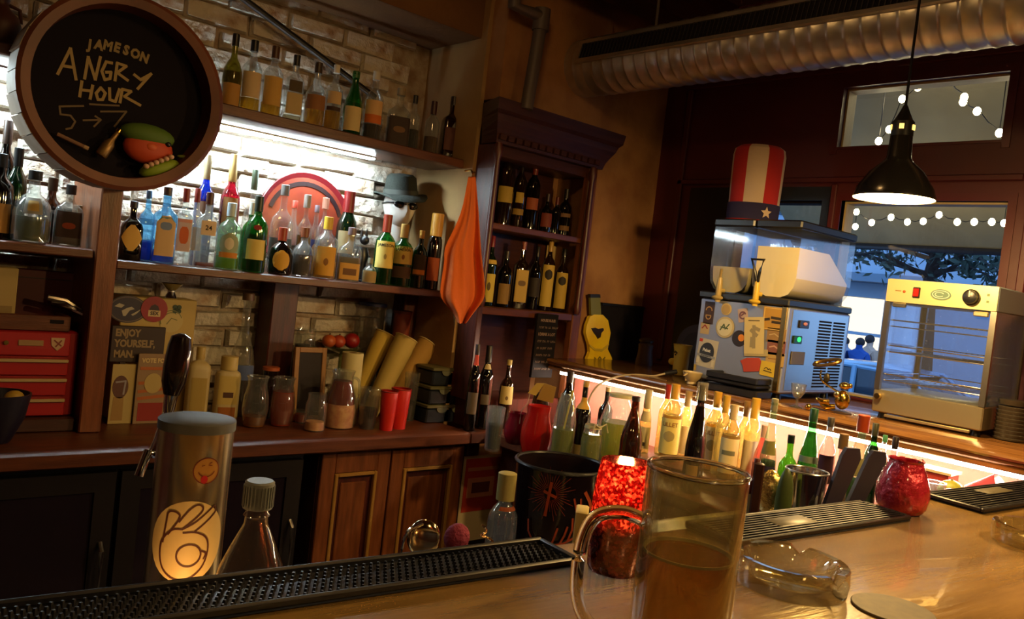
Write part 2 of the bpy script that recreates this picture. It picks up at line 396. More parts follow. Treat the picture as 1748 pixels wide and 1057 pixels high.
loft('body', [csec(x, a*zs, b*zs, h) for x, a, b, h in [(-2.1, .35, .62, .70), (-2.0, .22, .78, .82), (-1.2, .2, .88, .87), (-.8, .2, .93, .88), (.9, .2, .95, .88), (1.6, .2, .95, .86), (2.0, .25, .9, .82), (2.1, .4, .7, .7)]], CARP, car)
loft('cabin', [csec(x, a*zs, b*zs, h) for x, a, b, h in [(-.85, .88, .94, .78), (-.2, .88, 1.36, .70), (.2, .88, 1.43, .68), (.9, .88, 1.40, .68), (1.75, .88, .98, .74)]], mat('car_glass', (.02, .035, .05), .08), car)
loft('roof', [csec(x, a*zs, b*zs, h) for x, a, b, h in [(-.25, 1.335, 1.39, .60), (.2, 1.40, 1.455, .62), (.95, 1.37, 1.425, .62), (1.05, 1.32, 1.38, .6)]], CARP, car)
for sy in (-.72, .72):
    MB().tube([(-.9, sy*1.0, .93*zs), (-.25, sy*.9, 1.38*zs), (.95, sy*.9, 1.40*zs), (1.75, sy, .96*zs)], .03, 6).build('roof_pillar', CARP, car)
    MB().tube([(.38, sy*1.02, .93*zs), (.40, sy*.93, 1.40*zs)], .035, 6).build('door_pillar', CARP, car)
    for xx in (-1.3, 1.35):
        wl = MB().lathe([(-.1, .27), (-.09, .31), (.09, .31), (.1, .27)], 20).build('wheel', BLACK_M, car, (xx, sy*1.08, .31), rot=(PI/2, 0, 0))
        MB().lathe([(-.11, .17), (.11, .17)], 14).build('hubcap', STEEL, wl)
# tree beyond the car
tp = at(1600, 470, X=12.8)
tree = thing('street_tree', 'dark leafy tree with spreading low branches behind the car', 'tree', (12.8, tp.y, SG))
zl = at(1600, 470, X=12.8).z-SG
MB().tube([(0, 0, 0), (.03, .02, zl*.5), (.0, .1, zl), (.1, 0, zl+1.5)], [.14, .12, .1, .05], 8).build('trunk', mat('dark_bark', (.03, .025, .022), .9), tree)
br = MB(); lf = MB(); rnd = random.Random(3)
for k in range(16):
    a = rnd.uniform(0, 2*PI); L = rnd.uniform(1.2, 2.6); z0 = zl-.1+rnd.uniform(0, .9)
    p0 = Vector((0, .1, z0)); p1 = p0+Vector((math.cos(a)*L*.5, math.sin(a)*L*.5, .25)); p2 = p0+Vector((math.cos(a)*L, math.sin(a)*L, rnd.uniform(-.2, .4)))
    br.tube([p0, p1, p2], [.04, .025, .01], 5)
    for j in range(130):
        t = rnd.uniform(.15, 1.05); c = p0.lerp(p1, t*2) if t < .5 else p1.lerp(p2, t*2-1)
        c = c+Vector((rnd.gauss(0, .16), rnd.gauss(0, .16), rnd.gauss(.04, .15)))
        s = rnd.uniform(.05, .10); d1 = Vector((rnd.gauss(0, 1), rnd.gauss(0, 1), rnd.gauss(0, 1))).normalized(); d2 = d1.orthogonal().normalized()
        lf.add([c-d1*s, c-d2*s*.5, c+d1*s, c+d2*s*.5], [(0, 1, 2, 3)])
br.build('branch', MATS['dark_bark'], tree)
o = lf.build('foliage', mat('dusky_leaf', (.022, .045, .030), .7), tree, smooth=False); o['kind'] = 'stuff'
# awning of the bar with fairy lights beneath
aw = thing('awning', 'olive canvas awning sloping out over the bar window', 'awning', (3.45, 1.45, 3.35))
MB().add([(0, -1.6, 0), (0, 1.5, 0), (1.75, 1.5, -1.32), (1.75, -1.6, -1.32), (0, -1.6, .02), (0, 1.5, .02), (1.75, 1.5, -1.30), (1.75, -1.6, -1.30)],
         [(0, 1, 2, 3), (7, 6, 5, 4), (0, 4, 5, 1), (1, 5, 6, 2), (2, 6, 7, 3), (3, 7, 4, 0)]).build('canvas', mat('olive_canvas', (.30, .26, .15), .9, col2=(.24, .20, .11), scale=3), aw, smooth=False)
MB().tube([(1.72, -1.6, -1.32), (1.72, 1.5, -1.32)], .02).build('front_rail', BLACK, aw)
BULB = glow('warm_fairy_bulb', (1, .80, .42), 45)
def fairy(pts, X, label, sag=.03):
    ps = [at(a, b, X=X) for a, b in pts]
    t = thing('fairy_light_string', label, 'string lights', ps[0], group=None)
    w_ = []
    for a, b in zip(ps[:-1], ps[1:]): w_ += [a-ps[0], (a+b)/2-ps[0]-Vector((0, 0, sag*.4))]
    w_.append(ps[-1]-ps[0])
    up = lambda p: Vector((p.x, p.y, 3.30-(p.x-3.45)*.754))-ps[0]
    w_ = [up(ps[0])]+w_+[up(ps[-1])]; MB().tube([(p+Vector((0, 0, .012))) for p in w_], .0025, 5).build('wire', BLACK, t)
    b0 = None
    for p in ps:
        if b0 is None: b0 = MB().ell((0, 0, 0), .016, .016, .019, 10, 6).build('bulb', BULB, t, p-ps[0])
        else: share(b0, t, p-ps[0])
    return t
fairy([(1500, 241), (1518, 221), (1540, 169), (1567, 149), (1617, 137), (1646, 166), (1644, 174), (1668, 190), (1706, 227)], 3.9, 'string of warm bulbs looped high behind the small upper window')
fairy([(1440, 402), (1460, 387), (1462, 362), (1488, 380), (1521, 371), (1549, 379), (1576, 378), (1603, 367), (1634, 379), (1663, 379), (1693, 379), (1714, 381)], 4.6, 'string of warm bulbs hanging across the top of the big window')

# ================================================================== DUCT AND CEILING PIPE
DX, DZ, DR = 2.70, 2.555, .128
dct = thing('ventilation_duct', 'large spiral galvanised ventilation duct running above the window ledge', 'duct', (DX, 0, DZ))
prof = []; y = -2.5
while y < 2.74:
    prof += [(y, DR), (y+.040, DR), (y+.044, DR+.0025), (y+.052, DR+.0025), (y+.056, DR)]; y += .06
MB().lathe(prof, 40, caps=(False, False)).build('spiral_tube', GALV, dct, rot=(-PI/2, 0, 0))
MB().lathe([(2.70, DR+.006), (2.705, DR+.012), (2.78, DR+.012), (2.785, DR+.004), (2.80, DR+.004), (2.81, DR+.010), (2.90, DR+.010), (2.91, DR), (2.915, DR-.02), (2.915, .01)], 40, caps=(False, True)).build('end_cap', GALV, dct, rot=(-PI/2, 0, 0))
# long grille on the flank facing the bar
ga = R(166); gx, gz = math.cos(ga)*(DR+.006), math.sin(ga)*(DR+.006)
grl = MB(); gm = Matrix.Translation((gx, 0, gz)) @ Matrix.Rotation(-(ga-PI), 4, 'Y')
grl.box(-.004, .010, .95, 2.62, -.052, -.036, gm).box(-.004, .010, .95, 2.62, .036, .052, gm).box(-.004, .010, .95, .97, -.036, .036, gm).box(-.004, .010, 2.60, 2.62, -.036, .036, gm)
gr = grl.build('grille_frame', GALV, dct, smooth=False)
MB().box(.002, .006, .97, 2.60, -.036, .036, gm).build('grille_backing', BLACK_M, gr, smooth=False)
fin = MB()
for k in range(84): fin.box(-.003, .004, .98+k*.0193, .983+k*.0193, -.036, .036, gm)
o = fin.build('grille_fins', mat('dark_galvanised', (.10, .09, .08), .5, .8), gr, smooth=False); o['kind'] = 'stuff'
for yy in (2.3, .6, -1.2):
    MB().tube([(0, yy, DR), (0, yy, 2.98-DZ)], .006, 6).build('hanger_rod', GALV, dct)
pz = at(905, 130, Y=2.6)
pp = thing('ceiling_pipe', 'dark grey bent pipe dropping from the ceiling behind the carved cabinet', 'pipe', (pz.x, 2.6, 2.36))
q1 = at(925, 28, Y=2.6); q2 = at(878, 10, Y=2.6); q0 = at(905, 150, Y=2.6)
MB().tube([Vector((0, 0, -.09)), q1-Vector((pz.x, 2.6, 2.36))-Vector((0, 0, .03)), q1-Vector((pz.x, 2.6, 2.36)), q2-Vector((pz.x, 2.6, 2.36)), q2-Vector((pz.x, 2.6, 2.36))+Vector((-.02, 0, .3))], .028, 12).build('pipe_run', mat('grey_painted_pipe', (.09, .07, .065), .5), pp)
MB().tube([q1-Vector((pz.x, 2.6, 2.36))-Vector((0, 0, .06)), q1-Vector((pz.x, 2.6, 2.36))+Vector((0, 0, .03))], .036, 12).build('elbow_collar', MATS['grey_painted_pipe'], pp)

# ================================================================== PENDANT LAMPS
def pendant(p, label, power, group=None):
    t = thing('pendant_lamp', label, 'lamp', p, group=group)
    r = .108
    MB().lathe([(0, r), (.006, r), (.03, r*.93), (.075, r*.66), (.105, r*.36), (.115, r*.30), (.175, r*.27), (.185, r*.20)], 32, caps=(False, False)).build('shade', mat('black_enamel', (.012, .011, .010), .22, coat=.3), t)
    MB().lathe([(.001, r*.985), (.029, r*.91), (.073, r*.64), (.103, r*.33)], 32, caps=(False, True)).build('shade_lining', mat('white_enamel', (.85, .80, .62), .4), t)
    MB().lathe([(.175, r*.275), (.215, r*.275), (.222, r*.22), (.245, r*.12), (.262, .006)], 20).build('socket', BLACK, t)
    for k in range(5):
        a = 2*PI*k/5; MB().box(-.006, .006, -.002, .002, .192, .206, Matrix.Rotation(a, 4, 'Z') @ Matrix.Translation((0, -r*.28, 0))).build('vent_slot', glow('lamp_vent_glow', (1, .62, .15), 2.0, False), t)
    MB().tube([(0, 0, .26), (.002, 0, 2.975-p[2])], .004, 8).build('cord', BLACK, t)
    MB().ell((0, 0, .045), .032, .032, .036, 14, 8).build('bulb', glow('lamp_bulb', (1, .74, .34), 40, False), t)
    ld = bpy.data.lights.new('pendant_light', 'POINT'); ld.energy = power; ld.color = (1, .62, .22); ld.shadow_soft_size = .03
    lo = bpy.data.objects.new('pendant_light', ld); COL.objects.link(lo); lo.parent = t; lo.location = (0, 0, -.005)
    return t
pl = at(1525, 340, D=2.3)
pendant(pl, 'black bell shaped pendant lamp glowing in front of the street window', 52)
pendant(Vector((.55, -.25, 1.98)), 'black bell shaped pendant lamp hanging over the customers\' side of the bar', 6)  # unseen lamp, added for warm fill from the near side
pendant(Vector((1.75, .10, 1.98)), 'black bell shaped pendant lamp above the bar top near the round red lantern', 34)
pendant(Vector((-.75, .75, 2.12)), 'black bell shaped pendant lamp over the bar towards the toolbox end', 3)  # another added lamp out of view, faint warm fill on the left

# globe lamp added on the ceiling out of view, warm fill for the room
gl0 = thing('fill_globe_lamp', 'opal glass globe lamp on the ceiling above the work area', 'lamp', (1.15, 1.45, 2.98))
MB().lathe([(-.03, .06), (-.004, .065), (0, .06)], 24).build('canopy', GOLD, gl0)
MB().ell((0, 0, -.13), .105, .105, .10, 24, 14).build('globe', glow('opal_fill_globe', (1, .58, .20), 3.5), gl0)
ld = bpy.data.lights.new('globe_fill_light', 'POINT'); ld.energy = 13; ld.color = (1, .56, .19); ld.shadow_soft_size = .11
lo = bpy.data.objects.new('globe_fill_light', ld); COL.objects.link(lo); lo.parent = gl0; lo.location = (0, 0, -.26)
# ================================================================== BACK BAR JOINERY
SY = 2.86
def shelf(x0, x1, y0, y1, z, t, label):
    return tag(MB().bbox(x0, x1, y0, y1, z-t, z, .004).build('bottle_shelf', W_MID), label, 'shelf')
shelf(.825, XR-.002, SY, YB-.012, ZM, .030, 'long brown wooden middle shelf crowded with bottles')
shelf(-.2, .755, SY, YB-.012, 1.495, .030, 'short brown wooden shelf below the barrel sign')
shelf(.825, XR-.002, SY, 3.135, ZT, .040, 'long brown wooden top shelf with whisky bottles and a light beneath')
shelf(-.2, .755, SY, 3.135, 2.075, .036, 'short brown wooden shelf high beside the barrel sign')
def post(x0, x1, z0, z1, y0, y1, m, label):
    return tag(MB().bbox(x0, x1, y0, y1, z0, z1, .004).build('shelf_post', m), label, 'post')
post(.757, .823, ZC, 2.05, SY-.012, YB-.012, W_MIDV, 'tall reddish wooden post carrying the barrel sign between the shelves')
xa = at(475, 560, Y=3.1).x; xb = at(722, 560, Y=3.05).x
post(xa-.055, xa+.055, ZC, ZM-.031, 3.06, YB-.012, W_DARKV, 'dark red wooden upright below the middle shelf behind the glass jugs'); post(xb-.085, xb+.085, ZC, ZM-.031, 3.09, YB-.012, W_DARKV, 'dark red wooden upright below the middle shelf behind the black trays')
# led strips behind the upper shelves
LED = glow('cool_white_led', (.74, .93, 1.0), 150)
def led(x0, x1, y, z, label):
    t = thing('led_strip', label, 'led strip', ((x0+x1)/2, y, z)); h = (x1-x0)/2
    MB().box(-h, h, -.022, .022, -.006, 0).build('channel', paint('b0b4b6', .4, .8), t, smooth=False)
    MB().box(-h+.005, h-.005, -.020, .020, -.011, -.006).build('diffuser', LED, t, smooth=False)
led(.84, 1.88, 3.085, ZT-.041, 'cool white light strip under the long upper bottle shelf')
led(-.15, .74, 3.085, 2.075-.037, 'cool white light strip under the short upper shelf beside the barrel sign')
t = thing('led_strip', 'slim cool light strip along the rear edge of the top whisky shelf', 'led strip', (1.25, 3.150, ZT-.012))  # added strip, unseen: backlights the bottles and the bricks above the shelf
MB().box(-.40, .40, -.012, -.004, -.008, .008).build('channel', paint('b0b4b6', .4, .8), t, smooth=False); MB().box(-.395, .395, -.004, .006, -.006, .006).build('diffuser', glow('cool_fill_led_dim', (.74, .93, 1.0), 42), t, smooth=False)
p0 = at(140, 444, Y=3.16); p1 = at(131, 524, Y=3.16)
vs_ = thing('led_strip', 'upright cool white light strip below the shelf behind the red toolbox', 'led strip', (p1.x, 3.165, p1.z))
MB().box(-.008, .008, 0, .012, 0, 1.46-p1.z).build('channel', paint('b0b4b6', .4, .8), vs_, smooth=False)
MB().box(-.006, .006, -.005, 0, .005, 1.46-p1.z-.005).build('diffuser', glow('cool_white_led_soft', (.72, .92, 1.0), 22), vs_, smooth=False)
# worktop: L shaped, plus cabinets beneath
wt = MB().bbox(-.6, 2.195, 2.60, YB-.035, ZC-.05, ZC, .006).bbox(2.194, XW-.001, 2.60, 2.70, ZC-.05, ZC, .006).bbox(2.30, XW-.001, .64, 2.601, ZC-.05, ZC, .006)
tag(wt.build('back_bar_worktop', W_MID), 'L shaped varnished brown worktop along the alcove and under the window ledge', 'worktop')
# black glass cooler under the left part
cl = thing('bottle_cooler', 'black glass fronted bottle cooler under the left worktop', 'cooler', (.55, 2.68, 0))
MB().bbox(-1.0, .93, 0, .5, .05, .845, .006).build('body', BLACK, cl)
CG = mat('black_cooler_glass', (.012, .008, .014), .12)
for k in range(3):
    x0 = -.98+k*.636
    d = MB(); d.box(x0, x0+.62, -.03, 0, .08, .14).box(x0, x0+.62, -.03, 0, .76, .82).box(x0, x0+.06, -.03, 0, .14, .76).box(x0+.56, x0+.62, -.03, 0, .14, .76)
    dd = d.build('door', BLACK_M, cl, smooth=False)
    MB().box(x0+.06, x0+.56, -.022, -.012, .14, .76).build('pane', CG, dd, smooth=False)
    MB().tube([(x0+.59, -.03, .35), (x0+.59, -.055, .37), (x0+.59, -.055, .58), (x0+.59, -.03, .60)], .007).build('handle', STEEL, dd)
MB().box(-1.0, .93, -.01, .02, 0, .05).build('plinth', BLACK_M, cl, smooth=False)
# wooden cabinet with two panelled doors
xc0, xc1, xc2 = at(549, 780, Y=2.66).x, at(668, 780, Y=2.66).x, at(792, 780, Y=2.66).x
cb = thing('base_cabinet', 'brown wooden base cabinet with two framed panel doors beside the cooler', 'cabinet', (xc0, 2.68, 0))
w_ = xc2-xc0
MB().box(0, w_, .0, .48, .06, .848).build('body', W_DARK, cb, smooth=False)
MB().box(0, w_, .03, .46, 0, .06).build('plinth', BLACK_M, cb, smooth=False)
for k, (a, b) in enumerate([(.004, xc1-xc0-.004), (xc1-xc0+.004, w_-.004)]):
    f = .058
    d = MB(); d.bbox(a, a+f, -.024, -.001, .08, .835, .003).bbox(b-f, b, -.024, -.001, .08, .835, .003).bbox(a+f, b-f, -.024, -.001, .08, .16, .003).bbox(a+f, b-f, -.024, -.001, .755, .835, .003)
    dd = d.build('door', W_MIDV, cb)
    MB().box(a+f, b-f, -.008, -.002, .16, .755).build('recessed_panel', W_DARKV, dd, smooth=False)
    MB().bbox(a+f+.035, b-f-.035, -.016, -.008, .20, .715, .004).build('raised_field', W_MIDV, dd)
    g = MB()
    for (x0, x1, z0, z1) in [(a+f, a+f+.014, .16, .755), (b-f-.014, b-f, .16, .755), (a+f+.014, b-f-.014, .16, .174), (a+f+.014, b-f-.014, .741, .755)]: g.bbox(x0, x1, -.031, -.010, z0, z1, .003)
    g.build('gilt_moulding', mat('worn_gilt_wood', (.38, .20, .045), .35, .2), dd)
kx = xc1-xc0-.03
MB().ell((kx, -.04, .40), .014, .014, .014, 10, 6).build('knob', GOLD, cb)
# corner unit panel with a framed red poster
pc = at(818, 835, Y=2.7)
pn = thing('side_cabinet', 'dark wooden cabinet end beside the panelled doors', 'cabinet', (xc2+.012, 2.655, 0))
MB().bbox(0, 2.30-xc2-.014, 0, .05, 0, .845, .004).build('panel', W_DARK, pn)
MB().box(0, 2.30-xc2-.014, .01, .04, -.0, .06).build('plinth', BLACK_M, pn, smooth=False)
po = thing('red_poster', 'red and cream poster with a pale square on the cabinet end', 'poster', (0, 0, 0))
q = [at(x, y, Y=2.648) for x, y in ((790, 780), (852, 790), (846, 892), (782, 880))]
o0 = q[3]; po.location = o0
W_, H_ = (q[2]-q[3]).x, .0+(q[0]-q[3]).z
MB().box(0, W_, 0, .004, -.12, H_).build('sheet', paint('a99878', .7), po, smooth=False)
MB().box(.012, W_-.012, -.002, 0, .01, H_-.012).build('red_print', paint('a3301c', .6), po, smooth=False)
MB().box(.03, W_-.04, -.003, -.002, H_*.28, H_*.62).box(.025, W_-.02, -.003, -.002, H_*.74, H_*.80).build('pale_print', paint('b7775c', .6), po, smooth=False)
MB().box(.055, W_-.065, -.004, -.003, H_*.36, H_*.54).build('dark_print', paint('5c2a20', .6), po, smooth=False)

# ------------------------------------------------------------------ carved corner cabinet
cc = thing('carved_wall_cabinet', 'dark carved wooden wall cabinet with open bottle shelves and a deep cornice', 'cabinet', (cx0, CY, 1.02))
def zrel(px, py): return at(px, py, Y=CY).z-1.02
zs1, zs2 = zrel(880, 386), zrel(880, 528)
ztop = 2.12-1.02
MB().bbox(-.012, .020, 0, .255, 0, ztop, .004).build('side_panel', W_DARKV, cc); MB().bbox(cw-.012, cw+.045, 0, .038, 0, ztop, .004).build('side_panel', W_MIDV, cc)
MB().box(.012, cw-.012, .238, .255, 0, ztop).build('back_panel', W_DARK, cc, smooth=False)
MB().bbox(.012, cw-.012, .005, .22, zs1-.028, zs1, .003).build('shelf', W_MID, cc); MB().bbox(.012, cw-.012, .005, .22, zs2-.034, zs2, .003).build('shelf', W_MID, cc)
MB().bbox(.012, cw-.012, .02, .22, ztop-.05, ztop, .003).build('shelf', W_DARK, cc)
cor = MB(); off = [(0, 0), (.012, .0), (.02, .03), (.03, .05), (.05, .085), (.058, .11), (.072, .125), (.078, .17)]
for (o1, h1), (o2, h2) in zip(off[:-1], off[1:]):
    cor.add([(-.012-o1, -o1, ztop+h1), (cw+.045+o1, -o1, ztop+h1), (cw+.045+o1, .035, ztop+h1), (-.012-o1*.2, .10, ztop+h1),
             (-.012-o2, -o2, ztop+h2), (cw+.045+o2, -o2, ztop+h2), (cw+.045+o2, .035, ztop+h2), (-.012-o2*.2, .10, ztop+h2)],
            [(0, 1, 5, 4), (1, 2, 6, 5), (2, 3, 7, 6), (3, 0, 4, 7)]+([(3, 2, 1, 0)] if o1 == 0 and h1 == 0 else [])+([(4, 5, 6, 7)] if h2 == .17 else []))
cor.build('cornice', W_DARK, cc, smooth=False)
dn = MB()
for k in range(14): dn.box(-.02+k*(cw+.05)/14, .012+k*(cw+.05)/14, -.032, -.012, ztop+.012, ztop+.034)
dn.build('dentil_row', W_DARK, cc, smooth=False)
for s in (-.008, cw-.004):
    MB().lathe([(z*(ztop-zs2), r_) for z, r_ in [(0, .014), (.04, .020), (.08, .013), (.5, .015), (.9, .013), (.94, .021), (1.0, .014)]], 12).build('turned_column', W_DARKV, cc, (s, -.012, zs2))
# lower tongue under the cabinet down to the worktop
MB().bbox(.02, cw-.012, .03, .255, -.119, 0, .003).build('lower_panel', W_DARKV, cc)
# blackboard with house rules lines hung under the lower shelf
bb0 = at(930, 592, Y=CY-.02)
bb = thing('rules_board', 'narrow black sign with rows of faded white house rule lettering', 'sign', (bb0.x, CY-.022, at(925, 645, Y=CY-.02).z))
hb = at(930, 536, Y=CY-.02).z-at(925, 645, Y=CY-.02).z
MB().bbox(-.066, .066, 0, .016, 0, hb, .002).build('board', BLACK_M, bb)
rnd = random.Random(5)
for k in range(8):
    zz = hb-.030-k*(hb-.03)/8.3
    if k == 0: text('lettering', 'HOUSE RULES', .0165, paint('8b7466', .8), bb, 0, -.0012, zz, bold=.0006, sx=.9)
    elif k == 2: text('lettering', 'I DRINK A LOT', .0185, paint('8b7466', .8), bb, 0, -.0012, zz, bold=.0006, sx=.85)
    else:
        ls = []; x = -.052
        while x < .045:
            for _ in range(rnd.randint(2, 5)):
                ls.append([(x, zz-.005), (x+.002, zz+.005)]); ls.append([(x+.002, zz+rnd.uniform(-.004, .005)), (x+.006, zz+rnd.uniform(-.004, .005))]); x += .008
            x += .006
        MB().strokes(ls, .0016, -.0004, .0006).build('faded_line', paint('6f5c50', .8), bb, smooth=False)

# ------------------------------------------------------------------ barrel sign
BY = 2.70
bc = at(217, 158, Y=BY); BR = .297
ts = thing('under_ledge_cabinet', 'dark wooden base cabinet under the window side worktop', 'cabinet', (2.36, .70, 0))
MB().box(0, .95, 0, 1.88, .06, .848).build('body', W_DARK, ts, smooth=False); MB().box(.03, .93, .02, 1.86, 0, .06).build('plinth', BLACK_M, ts, smooth=False)
bs = thing('barrel_head_sign', 'round wooden barrel head chalkboard reading ANGRY HOUR in chalk', 'sign', (bc.x, BY, bc.z))
RX = (PI/2, 0, 0)
MB().lathe([(0, BR-.038), (.006, BR-.012), (0, BR)], 64, caps=(False, False)).lathe([(-.072, BR-.043), (0, BR-.038)], 64, caps=(False, False)).build('rim', mat('barrel_rim_wood', (.16, .047, .020), .45, col2=(.09, .024, .012), scale=6), bs, rot=RX)
st = MB()
for k in range(30):
    a0, a1 = 2*PI*k/30+.006, 2*PI*(k+1)/30-.006; r0, r1 = BR-.03, BR+random.uniform(-.003, .004)
    v = []
    for y in (.001, .14):
        for a in (a0, a1):
            for r_ in (r0, r1): v.append((r_*math.cos(a), y, r_*math.sin(a)))
    s1 = MB().add(v, [(0, 1, 3, 2), (4, 6, 7, 5), (0, 4, 5, 1), (2, 3, 7, 6), (1, 5, 7, 3), (0, 2, 6, 4)]).build('stave', mat('pale_barrel_stave', (.42, .34, .26), .7, col2=(.30, .22, .15), scale=9), bs, smooth=False)
MB().lathe([(-.070, BR-.040), (-.070, .001)], 64, caps=(False, False)).build('chalkboard', mat('chalkboard_black', (.008, .006, .010), .85, spec=.15), bs, rot=RX)
CH = paint('a08a5c', .9)
def bpt(x, y):                                # crop pixel (3.2x) -> sign plane
    p = at(x/3.2023, y/3.2023, Y=BY+.07); return (p.x-bc.x, p.z-bc.z)
chalk = {'letter_a': [[(315, 405), (385, 265), (415, 435)], [(345, 360), (405, 370)]], 'letter_n': [[(462, 430), (482, 312), (520, 435), (548, 312)]],
 'letter_g': [[(612, 345), (580, 338), (556, 390), (572, 436), (600, 430), (606, 395), (578, 395)]], 'letter_r': [[(640, 345), (628, 440)], [(640, 345), (690, 362), (640, 398), (698, 440)]],
 'letter_y': [[(733, 408), (768, 436), (826, 404), (752, 486)], [(768, 436), (800, 430)]],
 'letter_h': [[(447, 445), (435, 528)], [(445, 492), (502, 498)], [(506, 468), (492, 540)]], 'letter_o': [[(550, 480), (525, 510), (535, 545), (560, 545), (575, 510), (550, 480)]],
 'letter_u': [[(598, 482), (600, 545), (630, 556), (652, 488)]], 'letter_r_large': [[(668, 488), (655, 560)], [(668, 488), (716, 500), (680, 528), (766, 576)]],
 'underline': [[(490, 570), (650, 578)]], 'digit_five': [[(455, 580), (325, 582), (330, 625), (385, 632), (410, 665), (390, 700), (360, 706)]],
 'arrow': [[(455, 658), (550, 655)], [(520, 635), (550, 655), (513, 692)]], 'digit_seven': [[(550, 610), (690, 610), (625, 692)]]}
for nm, ls in chalk.items():
    thin = nm in ('digit_five', 'digit_seven', 'arrow', 'underline')
    MB().strokes([[bpt(*p) for p in l] for l in ls], .0055 if thin else .0085, .0695, .001).build(nm, paint('6f5f4a', .9) if thin else CH, bs, smooth=False)
for k, ch in enumerate('JAMESON'):
    a = k/6; x, y = 490+a*298, 246+a*72-20*math.sin(a*PI)
    p = bpt(x, y); text('lettering', ch, .040, paint('8d7a52', .8), bs, p[0], .0685, p[1], bold=.0022, tilt=R(-2-a*9), sx=.85)
# grinning mask hooked inside the sign
mk = bpt(800, 830)
mt_ = thing('grinning_mask', 'grinning orange rubber mask with green cap and lime jaw hung in the barrel sign', 'mask', (bc.x+mk[0], BY+.030, bc.z+mk[1]))
def S(x, y): q = bpt(x, y); return (q[0]-mk[0], q[1]-mk[1])
a = S(790, 815); MB().ell((a[0], .005, a[1]), .076, .034, .050, 20, 10).build('face', paint('b5411c', .6), mt_)
a = S(785, 745); MB().ell((a[0], .008, a[1]), .084, .040, .036, 20, 10, Matrix.Rotation(R(2), 4, 'Y')).build('cap', paint('4d6a1e', .7), mt_)
a = S(785, 808); MB().ell((a[0]+.004, -.022, a[1]), .020, .010, .014, 14, 8).build('nose', paint('c2552a', .5), mt_)
a = S(850, 922); MB().ell((a[0], .004, a[1]), .066, .030, .026, 18, 8, Matrix.Translation((a[0], 0, a[1])) @ Matrix.Rotation(R(-24), 4, 'Y') @ Matrix.Translation((-a[0], 0, -a[1]))).build('jaw', paint('7c9420', .6), mt_)
for k in range(6):
    a = S(762+k*27, 912-k*10); MB().ell((a[0], -.026, a[1]), .0095, .009, .008, 10, 6).build('tooth', paint('c9a48a', .5), mt_)
a = S(885, 795); MB().ell((a[0], -.018, a[1]), .010, .008, .008, 10, 6).build('eye', BLACK, mt_)
a = S(985, 860); MB().ell((a[0], .012, a[1]), .020, .006, .006, 10, 6).build('chin_tie', paint('6d7a1c', .7), mt_)
a = bpt(580, 790)
t = thing('brass_bottle', 'small tarnished brass bottle propped at the bottom of the barrel sign', 'ornament', (bc.x+a[0], BY+.040, bc.z+a[1]), rot=(0, R(28), 0))
MB().lathe([(-.045, .015), (-.04, .018), (0, .017), (.018, .008), (.045, .007), (.05, .009)], 14).build('body', mat('tarnished_brass', (.25, .15, .05), .4, .6), t)
MB().lathe([(.046, .0095), (.056, .0095)], 12).build('stopper', GOLD, t)
a, b = bpt(300, 735), bpt(470, 815)
t = thing('chalk_stick', 'thin pale stick lying along the lower rim of the barrel sign', 'stick', (bc.x+a[0], BY+.045, bc.z+a[1]))
d = Vector((b[0]-a[0], 0, b[1]-a[1])); MB().tube([(0, 0, 0), d*.85], .006, 8).build('shaft', paint('7a5a45', .7), t); MB().tube([d*.85, d], .0065, 8).build('tip', paint('a58a6a', .7), t)
# ================================================================== BOTTLES
STY = {
 'spirit': ([(0, .88), (.015, 1), (.56, 1), (.63, .95), (.69, .70), (.73, .42), (.78, .34), (.95, .33)], 2.0, 1.0),
 'wine':   ([(0, .88), (.012, 1), (.58, 1), (.66, .92), (.73, .62), (.78, .42), (.86, .37), (.965, .36), (.97, .40), (.985, .40)], 2.0, 1.0),
 'champ':  ([(0, .88), (.012, 1), (.42, 1), (.55, .86), (.68, .58), (.80, .38), (.93, .33), (.95, .38), (.97, .38)], 2.0, 1.0),
 'squat':  ([(0, .80), (.03, .97), (.10, 1), (.42, 1), (.54, .90), (.63, .62), (.68, .36), (.74, .30), (.92, .30)], 2.0, 1.0),
 'square': ([(0, .94), (.012, 1), (.60, 1), (.65, .92), (.69, .62), (.72, .40), (.76, .34), (.95, .33)], 5.0, .85),
 'flat':   ([(0, .94), (.012, 1), (.54, 1), (.62, .88), (.67, .60), (.71, .36), (.76, .28), (.93, .28)], 3.4, .55),
 'sloped': ([(0, .92), (.012, .97), (.40, 1), (.56, .86), (.68, .52), (.76, .33), (.95, .30)], 2.6, .8),
 'carafe': ([(0, .86), (.02, 1), (.40, .98), (.52, .80), (.62, .50), (.70, .33), (.90, .30), (.94, .40), (.96, .40)], 2.0, 1.0),
}
GL = {
 'clear': CLEAR, 'green': glass('green_glass', (.10, .42, .12), .18, dcol=(.03, .22, .05)), 'dgreen': glass('dark_green_glass', (.06, .16, .05), .35, dcol=(.015, .05, .02)),
 'brown': glass('brown_glass', (.22, .09, .03), .35, dcol=(.05, .02, .008)), 'black': glass('near_black_glass', (.04, .025, .02), .5, dcol=(.012, .008, .006)),
 'pblue': glass('pale_blue_glass', (.42, .74, .95), .22, dcol=(.25, .55, .85)), 'blue': glass('deep_blue_glass', (.05, .14, .75), .35, dcol=(.02, .07, .55)),
 'red': glass('crimson_glass', (.55, .05, .10), .35, dcol=(.45, .03, .06)), 'olive': glass('olive_glass', (.50, .48, .12), .3, dcol=(.30, .26, .05)),
 'tgreen': glass('green_tinted_glass', (.72, .90, .72), .12, dcol=(.5, .7, .5)), 'rose': glass('rose_glass', (.75, .35, .28), .25, dcol=(.6, .25, .2)),
 'pale': glass('pale_wine_glass', (.80, .74, .40), .25, dcol=(.75, .62, .28)),
}
